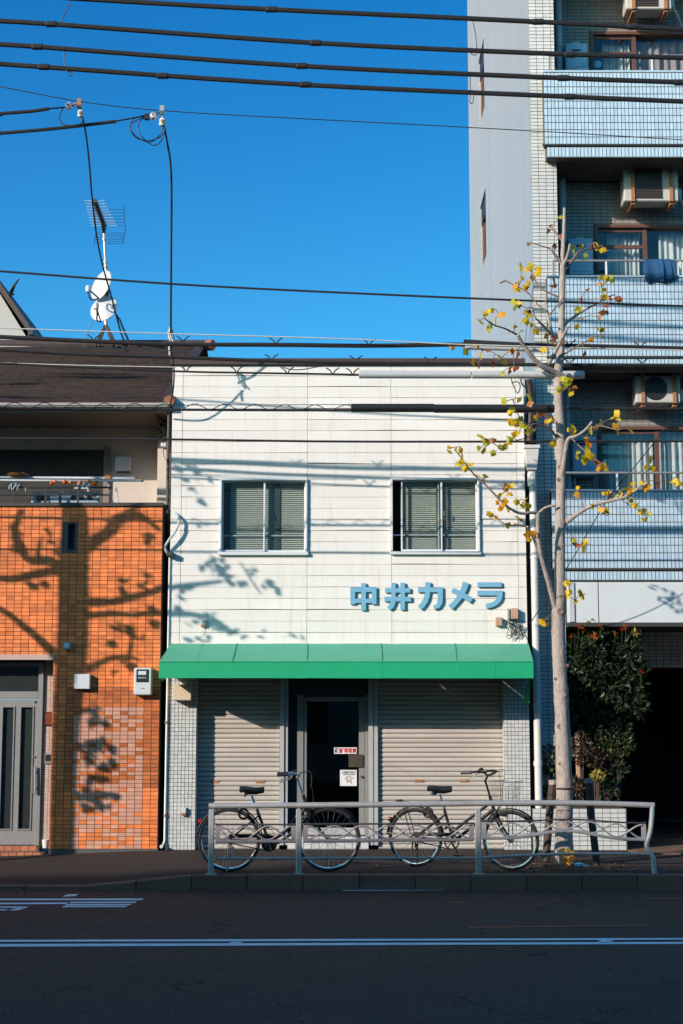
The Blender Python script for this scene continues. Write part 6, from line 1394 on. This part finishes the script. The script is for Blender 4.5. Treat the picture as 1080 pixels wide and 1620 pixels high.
# tree pit, stakes, litter
pit = MB(); c = G(893, 1371, 0)
for k in range(18):
    a0, a1 = 2 * math.pi * k / 18, 2 * math.pi * (k + 1) / 18
    pit.poly([(c.x, YT, .03), (c.x + .62 * math.cos(a0), YT + .02 + .42 * math.sin(a0), .006), (c.x + .62 * math.cos(a1), YT + .02 + .42 * math.sin(a1), .006)])
pit.build('tree_pit', 'soil', kind='structure')
def stake(pts, r, lab):
    P = [W(x, y, Y) for x, y, Y in pts]; P[-1].z = min(P[-1].z, .01)
    t = thing('tree_stake', lab, 'stake', P[-1], 'stakes supporting the street tree')
    MB().tube(P, r, 8).build('pole', 'stake', t, smooth=True); MB().lathe([(r * 1.1, -.05), (r * 1.1, .0)], P[0], 'z', 8).build('cut_top', 'bark', t)
stake([(874, 1234, -1.9), (869, 1280, -1.85), (862, 1350, -1.75)], .045, 'dark wooden stake leaning left of the street tree')
stake([(930, 1232, -1.9), (933, 1280, -1.85), (944, 1374, -1.85)], .042, 'dark wooden stake leaning right of the street tree')
MB().torus((W(891, 1250, YT).x, YT, WZ(1247, YT)), .098, .010, 'z', 20, 5).build('tie_band', 'stake', tree)
rd = random.Random(30); lit = MB()
for k in range(150):
    p = Vector((rd.gauss(2.6, .55), rd.gauss(-2.45, .28), 0))
    if p.y < -2.98 or abs(p.x - 2.47) < .1 and abs(p.y - YT) < .1: continue
    z = .012 + max(0, .03 * (1 - math.hypot((p.x - 2.49) / .62, (p.y - YT) / .42))); a = rd.uniform(0, 6.28); s = rd.uniform(.03, .06); d = Vector((math.cos(a), math.sin(a), rd.uniform(-.1, .5))) * s; e = Vector((-math.sin(a), math.cos(a), rd.uniform(-.2, .4))) * s * .5
    p.z = z; lit.cur = rd.random(); lit.poly([p, p + d * .5 + e, p + d, p + d * .5 - e])
o = lit.build('leaf_litter', 'leaf_brown', kind='stuff')
c = G(916, 1373, .01)
t = thing('litter', 'crumpled blue and white scrap of litter at the foot of the tree', 'litter', (c.x, c.y, .01)); m = MB(); m.ball((c.x, c.y, .04), .05, 7, (1.2, .8, .6)); m.build('wrapper', 'sky_sticker', t); MB().ball((c.x + .06, c.y - .02, .035), .03, 6, (1.3, .7, .5)).build('torn_end', 'box_white', t)
for (px, py, lab) in ((891, 1349, 'yellow leaf sprig low on the trunk of the street tree'),):
    for k in range(7):
        p = W(px + rd.uniform(2, 12), py + rd.uniform(-4, 12), YT - .13); put(rd.choice(lms['y'] + lms['o']), 'leaf', tree, p, (R(180) + rd.gauss(0, .8), rd.gauss(0, .8), rd.uniform(-1, 1)))

# ------------------------------------------------------------------ thick tree outside the frame on the left: its shadow falls on the tiles
YL = -3.05
lt = thing('street_tree', 'thick pruned street tree left of the view whose shadow falls on the orange tiles', 'tree', (-6.6, YL, 0))
def back(px, py, Y=YB, yl=YL):
    p = W(px, py, Y); k = (Y - yl) / SUN.y; return p - SUN * k
def lim(pts, nm, Y=YB, jit=0.0, par=None):
    P = [back(x, y, Y, YL + jit * i / len(pts)) for i, (x, y, _) in enumerate(pts)]
    Rr = [w_ * 1.25 / 2 / 125 / 1.52 for _, _, w_ in pts]; n = 4; pos = arc_pts(P, n); rad = []
    for i in range(len(pts) - 1):
        for j in range(n): rad.append((Rr[i] + (Rr[i + 1] - Rr[i]) * j / n) * random.uniform(.93, 1.07))
    rad.append(Rr[-1]); rad = [r * 1.2 for r in rad]; MB().tube(pos, rad, 10).build(nm, 'bark', lt, smooth=True)
    return pos
b0 = back(99, 1345); foot = Vector((b0.x - .05, YL, -.05))
pos = [foot, foot.lerp(b0, .5)] + [back(x, y) for x, y in ((99, 1345), (103, 1200), (108, 1110), (116, 1017), (117, 900), (120, 820), (112, 765), (100, 720), (90, 690))]
rr = [.15, .14] + [w_ / 2 / 125 / 1.52 for w_ in (40, 41, 46, 50, 50, 44, 24, 14, 8)]
MB().tube(arc_pts(pos, 5), [rr[min(i // 5, len(rr) - 2)] + (rr[min(i // 5 + 1, len(rr) - 1)] - rr[min(i // 5, len(rr) - 2)]) * (i % 5) / 5 for i in range((len(pos) - 1) * 5)] + [rr[-1]], 14).build('trunk', 'bark', lt, smooth=True)
ends = []
for pts, Y in (([(105, 905, 18), (93, 897, 16), (79, 887, 15), (47, 886, 12), (33, 862, 11), (25, 839, 9), (36, 806, 6)], YB), ([(105, 912, 16), (93, 903, 13), (51, 910, 12), (16, 916, 11), (-20, 910, 9), (-60, 890, 6)], YB),
               ([(98, 1050, 18), (84, 1031, 14), (51, 1001, 11), (12, 970, 10), (-30, 945, 8), (-70, 900, 5)], YB), ([(132, 870, 16), (152, 855, 15), (172, 842, 14), (190, 821, 15), (221, 816, 12), (240, 828, 8), (253, 838, 6)], YB), ([(190, 823, 8), (205, 808, 6), (232, 799, 4)], YB),
               ([(132, 952, 15), (178, 952, 12), (221, 942, 10), (253, 934, 8)], YB), ([(253, 934, 8), (285, 928, 8), (320, 924, 7), (352, 920, 5)], 0), ([(132, 975, 10), (178, 971, 9), (221, 974, 7)], YB), ([(221, 974, 7), (275, 972, 9), (309, 973, 9), (348, 985, 7), (365, 1005, 4)], 0),
               ([(130, 1062, 12), (150, 1054, 9), (170, 1044, 8), (198, 1039, 7), (222, 1044, 4)], YB), ([(205, 1040, 6), (210, 1010, 5), (212, 985, 3)], YB), ([(320, 905, 3), (330, 890, 3), (345, 885, 2)], 0), ([(382, 890, 2), (400, 920, 3), (415, 940, 2)], 0),
               ([(113, 1180, 6), (135, 1190, 5), (155, 1200, 4)], YB), ([(112, 1260, 6), (130, 1265, 5), (150, 1262, 4)], YB), ([(60, 885, 6), (64, 860, 4), (70, 850, 3)], YB)):
    lim(pts, 'branch', Y, random.uniform(-.25, .25))
fol = MB(); rd = random.Random(40)
def clump(px, py, rx, ry, n_, Y=YB):
    for _ in range(int(n_ * (1.7 if px < 200 and py > 1100 else 1.25))):
        c = back(px + rd.gauss(0, rx * .55), py + rd.gauss(0, ry * .55), Y, YL + rd.uniform(-.25, .2)); a = Vector((rd.uniform(-1, 1), rd.uniform(-1, 1), rd.uniform(-1, 1))).normalized(); b2 = a.cross(Vector((rd.uniform(-1, 1), rd.uniform(-1, 1), rd.uniform(-1, 1)))).normalized(); s = rd.uniform(.06, .115) * (1 if Y else .8)
        fol.poly([c - a * s * .5, c - a * s * .15 + b2 * s * .5, c + a * s * .45 + b2 * s * .25, c + a * s * .55, c + a * s * .4 - b2 * s * .3, c - a * s * .2 - b2 * s * .5])
for q in ((143, 1122, 10, 8, 5), (152, 1145, 12, 8, 9), (168, 1146, 6, 4, 3), (143, 1185, 14, 10, 10), (158, 1180, 12, 10, 9), (178, 1186, 8, 5, 5), (140, 1205, 12, 8, 8), (165, 1215, 12, 6, 8), (180, 1212, 8, 6, 4), (140, 1235, 10, 6, 6), (160, 1232, 12, 5, 6), (133, 1255, 10, 10, 9), (150, 1262, 14, 8, 12), (172, 1258, 12, 4, 6), (140, 1278, 10, 6, 6), (162, 1276, 8, 5, 4),
          (24, 868, 8, 8, 4), (28, 845, 6, 10, 4), (75, 848, 8, 10, 4), (80, 860, 8, 6, 3), (90, 875, 10, 5, 4), (198, 920, 10, 5, 5), (195, 930, 8, 4, 3), (235, 912, 8, 6, 5), (222, 925, 10, 6, 3), (188, 990, 12, 6, 6), (205, 1000, 12, 8, 6), (220, 1012, 10, 8, 5), (180, 1020, 10, 5, 4), (240, 965, 10, 8, 6), (200, 1040, 8, 10, 5), (210, 1055, 10, 4, 4), (185, 1062, 6, 3, 2), (245, 990, 8, 8, 4), (235, 850, 10, 8, 4), (75, 925, 8, 5, 3), (55, 930, 8, 6, 4)): clump(*q)
for q in ((300, 930, 12, 7, 4), (345, 900, 16, 10, 12), (360, 912, 16, 8, 8), (335, 888, 12, 6, 6), (375, 925, 14, 6, 4), (400, 905, 12, 6, 5), (425, 925, 14, 8, 7), (440, 935, 6, 4, 3), (290, 940, 10, 8, 4), (285, 965, 6, 8, 4), (300, 985, 12, 5, 3), (345, 990, 16, 12, 10), (365, 998, 14, 8, 6), (330, 975, 12, 6, 4), (400, 1005, 16, 8, 4), (455, 1008, 18, 6, 5), (320, 1010, 20, 5, 4), (300, 1015, 14, 4, 4), (285, 740, 8, 10, 5), (310, 745, 14, 8, 5), (300, 775, 14, 8, 5), (322, 795, 8, 6, 4), (335, 755, 10, 8, 3), (325, 832, 8, 6, 3), (295, 760, 8, 6, 3)): clump(*q, Y=0)
fol.build('foliage', 'leaf_brown', lt, kind='stuff')

# ------------------------------------------------------------------ guard railing at the kerb
YG = -3.09
rail = thing('guard_railing', 'grey tubular guard railing with wavy wire panels, its right end bent', 'railing', (W(690, 1380, YG).x, YG, 0))
rp = [(331, 1275), (473, 1274), (640, 1272.5), (755, 1271), (900, 1270.5), (1034, 1274)]
MB().tube(arc_pts([W(x, y, YG) for x, y in rp], 5), .030, 14).build('top_rail', 'galv', rail, smooth=True)
for k, (x, yb2) in enumerate(((335.5, 1386), (473.5, 1386), (755, 1385))):
    top, bot = W(x, 1278, YG), W(x, yb2, YG); bot.z = -.02
    MB().box(top.x - .030, top.x + .030, YG - .018, YG + .018, 0.004, top.z - .012).build('post', 'galv', rail, bevel=.008)
    MB().box(top.x - .055, top.x + .055, YG - .045, YG + .045, -.0, .012).build('base_plate', 'galv', rail)
MB().tube(arc_pts([W(1031, 1273, YG), W(1030, 1295, YG), W(1027, 1318, YG), W(1022, 1335, YG), W(1024, 1345, YG), W(1031, 1355, YG), W(1033, 1366, YG), W(1034, 1382, YG)], 4), .033, 10, .8).build('bent_post', 'galv', rail, smooth=True)
MB().tube([W(345, 1358, YG), W(752, 1357.5, YG)], .014, 10).build('lower_rail', 'galv', rail, smooth=True); MB().tube(arc_pts([W(758, 1357, YG), W(890, 1351, YG), W(1028, 1351, YG)], 4), .015, 10).build('lower_rail', 'galv', rail, smooth=True)
def panel(x0, x1, top, low, waves, mat, lab):
    pn = MB(); a = [W(x0, top(0), YG), W(x0, low(0), YG)]; n = 24
    pn.box(a[0].x - .004, a[0].x + .045, YG - .006, YG + .006, a[1].z - .01, a[0].z + .01)
    b_ = [W(x1, top(1), YG), W(x1, low(1), YG)]; pn.box(b_[0].x - .045, b_[0].x + .004, YG - .006, YG + .006, b_[1].z - .01, b_[0].z + .01)
    o = pn.build('end_bracket', mat, rail); o['kind'] = 'thing'
    MB().tube([W(x0 + (x1 - x0) * k / n, top(k / n), YG - .008) for k in range(n + 1)], .009, 8).build('panel_top_bar', 'stake' if mat == 'x' else 'dark_frame', rail, smooth=True)
    MB().tube([W(x0 + (x1 - x0) * k / n, low(k / n), YG - .008) for k in range(n + 1)], .017, 8, .6).build('panel_low_bar', mat, rail, smooth=True)
    for s in (1, -1):
        P = []
        for k in range(61):
            u = k / 60; mid = (top(u) + low(u)) / 2; am = (low(u) - top(u)) * .40
            P.append(W(x0 + 5 + (x1 - x0 - 10) * u, mid + s * am * math.cos(2 * math.pi * waves * u + (0 if s > 0 else 0)), YG - .004 + .008 * s))
        MB().tube(P, .0095, 6).build('wavy_wire', mat, rail, smooth=True)
panel(342, 468, lambda u: 1304.5, lambda u: 1331, 1.5, 'galv_pink', '')
panel(481, 748, lambda u: 1304 - 1.5 * u, lambda u: 1330.5 - 2 * u, 3.0, 'galv_pink', '')
panel(761, 1020, lambda u: 1299 - 4.5 * math.exp(-((u - .55) / .25) ** 2) + 3.5 * u, lambda u: 1326 - 13 * math.exp(-((u - .52) / .22) ** 2) + 2.5 * u, 3.0, 'galv', '')

# ------------------------------------------------------------------ bicycles
def bike(lab, rear, front, Rw, o, left):
    d = Vector((front.x - rear.x, front.y - rear.y, 0)); Lw = d.length; rz = math.atan2(d.y, d.x)
    t = thing('bicycle', lab, 'bicycle', (rear.x, rear.y, 0), 'bicycles parked behind the railing', rz)
    def part(mb, nm, mat, par=None, smooth=True): 
        q = bpy.data.objects.new(nm, mb.mesh(nm, mat, smooth)); COL.objects.link(q); q.parent = par or t; return q
    V = lambda x, z, y=0.0: Vector((x, y, z))
    for k, cx in enumerate((0, Lw)):
        c = V(cx, Rw); wr = part(MB().torus(c, Rw - .032, .012, 'y', 48, 8, .9), 'wheel', 'chrome'); 
        part(MB().torus(c, Rw - .018, .0185, 'y', 48, 8), 'tyre', 'rubber', wr)
        m = MB()
        for s in range(28):
            a = 2 * math.pi * s / 28; a2 = a + (.55 if s % 2 else -.55); y = .022 if s % 4 < 2 else -.022
            m.tube([c + V(math.cos(a2) * .025, math.sin(a2) * .025, y), c + V(math.cos(a) * (Rw - .04), math.sin(a) * (Rw - .04))], .0014, 4)
        part(m, 'spokes', 'steel', wr)['kind'] = 'stuff'
        part(MB().lathe([(.012, -.06), (.012, -.03), (.028, -.028), (.028, -.018), (.016, -.016), (.016, .016), (.028, .018), (.028, .028), (.012, .03), (.012, .06)], c, 'y', 12), 'hub', 'steel', wr)
        m = MB(); a0, a1 = ((.30, 2.75) if k == 0 else (.62, 2.75)); pts = []
        for s in range(17):
            a = a0 + (a1 - a0) * s / 16; pts.append((math.cos(a), math.sin(a)))
        if k == 0: pts = [(math.cos(.12 + 2.95 * s / 16), math.sin(.12 + 2.95 * s / 16)) for s in range(17)]
        r1 = Rw + .022
        for s in range(16):
            p, q = pts[s], pts[s + 1]
            for (y0, y1, e0, e1) in ((-.028, -.012, -.012, .0), (-.012, .012, 0, 0), (.012, .028, 0, -.012)):
                m.poly([c + V(p[0] * (r1 + e0), p[1] * (r1 + e0), y0), c + V(p[0] * (r1 + e1), p[1] * (r1 + e1), y1), c + V(q[0] * (r1 + e1), q[1] * (r1 + e1), y1), c + V(q[0] * (r1 + e0), q[1] * (r1 + e0), y0)])
        q = part(m, 'mudguard', o['guard']); md = q.modifiers.new('thickness', 'SOLIDIFY'); md.thickness = .003
        m = MB(); s0 = 3 if k == 0 else 1
        for y in (-.035, .035):
            for aa in ((2.45,) if k else (2.3, 3.0)): m.tube([c + V(0, 0, y), c + V(math.cos(aa) * r1, math.sin(aa) * r1, y * .8)], .003, 5)
        part(m, 'mudguard_stay', 'steel')
    bb = V(Lw * .405, Rw - .035); st = V(*o['seat']); sl = (st - bb).normalized(); ht, hb_ = V(*o['head_top']), V(*o['head_low'])
    stt = bb + (st - bb) * .72
    m = MB()
    m.tube([bb, stt], .0155, 10); m.tube([ht, hb_], .019, 10)
    if left:
        m.tube(arc_pts([hb_.lerp(ht, .55), V(bb.x + .24, bb.z + .20), V(bb.x + .10, bb.z + .07), bb.lerp(stt, .16)], 5), .019, 10); m.tube(arc_pts([hb_.lerp(ht, .25), V(bb.x + .25, bb.z + .13), V(bb.x + .11, bb.z + .01), bb], 5), .017, 10)
    else:
        m.tube([hb_.lerp(ht, .62), bb.lerp(stt, .26)], .0165, 10); m.tube([hb_.lerp(ht, .15), bb], .0185, 10)
    for y in (-.05, .05):
        m.tube([bb + V(0, 0, y * .6), V(0, Rw, y)], .009, 8); m.tube([bb.lerp(stt, .80) + V(0, 0, y * .3), V(0, Rw, y)], .008, 8)
    part(m, 'frame', 'bike_black')
    m = MB(); fc = V(Lw, Rw); cr = hb_ + (hb_ - ht).normalized() * .02
    m.box(cr.x - .03, cr.x + .03, -.05, .05, cr.z - .02, cr.z + .01)
    for y in (-.048, .048): m.tube(arc_pts([cr + V(0, 0, y), cr.lerp(fc, .5) + V(-.012, -.012, y), cr.lerp(fc, .82) + V(-.006, -.01, y), fc + V(0, 0, y)], 4), .0125, 8)
    part(m, 'fork', 'bike_black')
    m = MB(); m.tube([stt - sl * .02, st], .0125, 10); part(m, 'seat_post', 'chrome'); m = MB(); m.lathe([(.021, -.012), (.021, .012)], stt, 'z', 10); part(m, 'seat_clamp', 'steel')
    # saddle: broad rear, narrow nose
    m = MB(); prof = [(-.13, .055, .0), (-.125, .085, .004), (-.08, .10, .006), (-.02, .085, .0), (.05, .05, -.006), (.11, .028, -.002), (.135, .014, .0)]; rows = []
    for (x, hw, dz) in prof:
        row = []
        for j in range(12):
            a = 2 * math.pi * j / 12; row.append(st + V(x, .055 + dz + (.034 if math.sin(a) > 0 else .05 * (1 - abs(x) * 3)) * math.sin(a), hw * math.cos(a)))
        rows.append(row)
    for i in range(len(rows) - 1):
        for j in range(12): m.poly([rows[i][j], rows[i][(j + 1) % 12], rows[i + 1][(j + 1) % 12], rows[i + 1][j]])
    m.poly(rows[0]); m.poly(rows[-1]); sd_ = part(m, 'saddle', 'saddle_black')
    m = MB()
    for y in (-.045, .045): m.torus(st + V(-.08, .0, y), .022, .005, 'z', 14, 5); m.tube([st + V(-.08, -.02, y), st + V(-.08, .04, y)], .017, 8)
    m.tube([st + V(-.10, .005, 0), st + V(.10, .03, 0)], .008, 6); part(m, 'saddle_spring', 'steel', sd_)
    # stem and handlebar
    hs = V(*o['bar']); up = (ht - hb_).normalized(); top = ht + up * o['stem']
    m = MB(); m.tube(arc_pts([ht, top - up * .03, top, hs], 4), .0125, 10); part(m, 'stem', o['stem_mat'])
    m = MB()
    for s in (-1, 1):
        m.tube(arc_pts([hs + V(0, 0, 0), hs + V(.015, .01, s * .10), hs + V(.03, .035, s * .20), hs + V(-.03, .045, s * .26), hs + V(-.13, .035, s * .275)], 5), .0112, 10)
    hbp = part(m, 'handlebar', o['bar_mat'])
    for s in (-1, 1):
        q = hs + V(-.13, .035, s * .275)
        m = MB(); m.tube([q + V(.04, .003, 0), q + V(-.08, -.003, 0)], .0165, 10); part(m, 'grip', o['grip_mat'], hbp)
        m = MB(); m.tube(arc_pts([q + V(.08, .0, -s * .0), q + V(.07, -.035, 0), q + V(.0, -.06, 0), q + V(-.05, -.075, 0)], 4), .006, 6); part(m, 'brake_lever', 'steel', hbp)
    m = MB(); m.lathe([(.0, .0), (.026, 0), (.030, .012), (.018, .028), (0, .032)], hs + V(-.02, .055, -.16), 'z', 12); part(m, 'bell', 'black_plastic', hbp)
    m = MB()
    for s in (-1, 1): m.tube(arc_pts([hs + V(-.05, .02, s * .26), hs + V(.14, .06, s * .14), hs + V(.16, -.08, s * .05), cr + V(.06, .08, s * .02), cr + V(.02, 0, s * .02)], 5), .0035, 5)
    m.tube(arc_pts([stt + V(0, -.05, -.02), stt + V(.06, -.15, -.02), bb + V(.05, .1, -.02), bb + V(-.05, .0, -.03)], 4), .003, 5); part(m, 'brake_cable', 'cable_black')
    # drive train
    m = MB(); m.torus(bb + V(0, 0, -.055), .078, .009, 'y', 28, 6)
    for s in range(5): a = s * 2 * math.pi / 5 + .3; m.bar(bb + V(0, 0, -.055), bb + V(math.cos(a) * .078, math.sin(a) * .078, -.055), .008, .018, (0, 1, 0))
    if left: m.lathe([(.0, -.05), (.088, -.05), (.088, -.046), (0, -.046)], bb, 'y', 26)
    part(m, 'chainring', 'bike_black')
    m = MB(); m.tube([bb + V(0, .082, -.045), V(0, Rw + .032, -.045)], .0065, 6); m.tube([bb + V(0, -.082, -.045), V(0, Rw - .032, -.045)], .0065, 6)
    m.hexa([bb + V(.0, .06, -.062), bb + V(.0, .06, -.05), V(0, Rw + .02, -.05), V(0, Rw + .02, -.062), bb + V(0, .098, -.062), bb + V(0, .098, -.05), V(0, Rw + .06, -.05), V(0, Rw + .06, -.062)]); part(m, 'chain_guard', 'bike_black')
    ca = o['crank']; e1 = V(math.cos(ca) * .165, math.sin(ca) * .165)
    for s, y, mt in ((1, -.075, o['crank_mat']), (-1, .075, 'steel')):
        e = bb + e1 * s + V(0, 0, y); m = MB(); m.bar(bb + V(0, 0, y), e, .012, .024, (0, 1, 0)); c_ = part(m, 'crank', mt, None, False)
        m = MB(); m.box(e.x - .045, e.x + .045, y * 1.0 - (.085 if y < 0 else -.01), y + (.085 if y > 0 else -.01), e.z - .011, e.z + .011); part(m, 'pedal', 'rubber', c_, False)
    # rear gear, stand, lock, rack, reflector, lamp
    m = MB(); c = V(0, Rw); m.lathe([(.0, -.046), (.038, -.046), (.034, -.034), (0, -.034)], c, 'y', 16); m.tube([c + V(.01, -.02, -.06), c + V(.035, -.09, -.06), c + V(.03, -.15, -.06)], .009, 6); m.lathe([(.024, -.066), (.024, -.054)], c + V(.035, -.09, 0), 'y', 12); m.lathe([(.024, -.066), (.024, -.054)], c + V(.028, -.155, 0), 'y', 12); part(m, 'rear_gear', 'bike_black' if not left else 'steel')
    m = MB()
    for y in (-.075, .075): m.tube([V(0, Rw, y), V(-.02, .02, y * 1.25)] if not left else [V(0, Rw - .02, y), V(-.02, .015, y * 1.2)], .008, 6)
    m.tube([V(-.02, .02, -.094), V(-.02, .02, .094)], .008, 6); part(m, 'kickstand', 'steel' if left else 'bike_black')
    m = MB(); m.torus(V(.12, Rw + .22, -.0) + V(.03, .05), .05, .012, 'y', 16, 6, 2.2); part(m, 'wheel_lock', 'bike_black')
    if o['rack']:
        m = MB(); zr = 2 * Rw + .065
        for y in (-.055, 0, .055): m.tube([V(-.20, zr, y), V(.20, zr - .012, y)], .006, 6)
        for x in (-.20, -.02, .16): m.tube([V(x, zr - .003, -.055), V(x, zr - .003, .055)], .006, 6)
        for y in (-.06, .06): m.tube([V(-.14, zr, y), V(-.03, Rw + .03, y)], .006, 6)
        m.box(-.21, -.17, -.06, .06, zr, zr + .022); part(m, 'rear_rack', 'bike_black')
    m = MB(); m.lathe([(.0, -.02), (.024, -.02), (.024, .012), (0, .02)], V(-Rw * .93, Rw + .19, 0), 'x', 12); part(m, 'reflector', 'red_reflector')
    m = MB(); lp = cr + V(.09, .0, 0.03); m.lathe([(.0, -.05), (.022, -.045), (.034, .0), (.036, .035), (0, .04)], lp, 'x', 14); m.tube([cr, lp], .007, 6); part(m, 'headlamp', 'black_plastic')
    if o['basket']:
        m = MB(); bx0, bx1, z0, z1, hw = hs.x + .06, hs.x + .34, hs.z - .30, hs.z - .06, .16; g = 7
        for k in range(g + 1):
            u = k / g
            for y in (-hw, hw): m.tube([V(bx0 + .04 + (bx1 - bx0 - .08) * u, z0, y * .8), V(bx0 + (bx1 - bx0) * u, z1, y)], .0016, 4)
            for x, xx in ((bx0, bx0 + .04), (bx1, bx1 - .04)): m.tube([V(xx, z0, (2 * u - 1) * hw * .8), V(x, z1, (2 * u - 1) * hw)], .0016, 4)
            m.tube([V(bx0 + .04, z0, (2 * u - 1) * hw * .8), V(bx1 - .04, z0, (2 * u - 1) * hw * .8)], .0016, 4)
        for u, r in ((0, .0022), (.33, .0016), (.66, .0016), (1, .004)):
            z = z0 + (z1 - z0) * u; i = .04 * (1 - u); y = hw * (.8 + .2 * u); m.tube([V(bx0 + i, z, -y), V(bx1 - i, z, -y), V(bx1 - i, z, y), V(bx0 + i, z, y), V(bx0 + i, z, -y)], r, 5)
        part(m, 'wire_basket', 'steel')['kind'] = 'stuff'
        m = MB(); m.tube([cr + V(.02, .02, -.03), V(bx0 + .1, z0, -.05)], .006, 6); m.tube([V(Lw, Rw, -.06), V(bx1 - .1, z0, -.1)], .0045, 6); m.tube([V(Lw, Rw, .06), V(bx1 - .1, z0, .1)], .0045, 6); part(m, 'basket_stay', 'bike_black')
    if o['basket']:
        m = MB(); q = fc + V(-.0, -.15, -.09)
    return t
Rl, Rr_ = .335, .318
yr_, yf_ = -2.80, -2.76
ra, fa_ = W(363, 1333, yr_), W(520, 1333, yf_)
bike('black bicycle parked in front of the shop door, silver pedal crank facing out', ra, fa_, Rl,
     dict(guard='bike_black', seat=(.235, .80), head_top=(.785, .80), head_low=(.83, .665), stem=.16, bar=(.715, .985), stem_mat='chrome', bar_mat='chrome', grip_mat='black_plastic', crank=-1.25, crank_mat='chrome', rack=False, basket=False), True)
yr_, yf_ = -2.22, -2.66
ra, fa_ = W(656, 1324, yr_), W(807, 1334, yf_)
bike('black bicycle with front wire basket parked before the wide shutter', ra, fa_, Rr_,
     dict(guard='bike_black', seat=(.295, .79), head_top=(.865, .78), head_low=(.915, .615), stem=.17, bar=(.845, 1.0), stem_mat='bike_black', bar_mat='bike_black', grip_mat='black_plastic', crank=-1.0, crank_mat='bike_black', rack=True, basket=True), False)
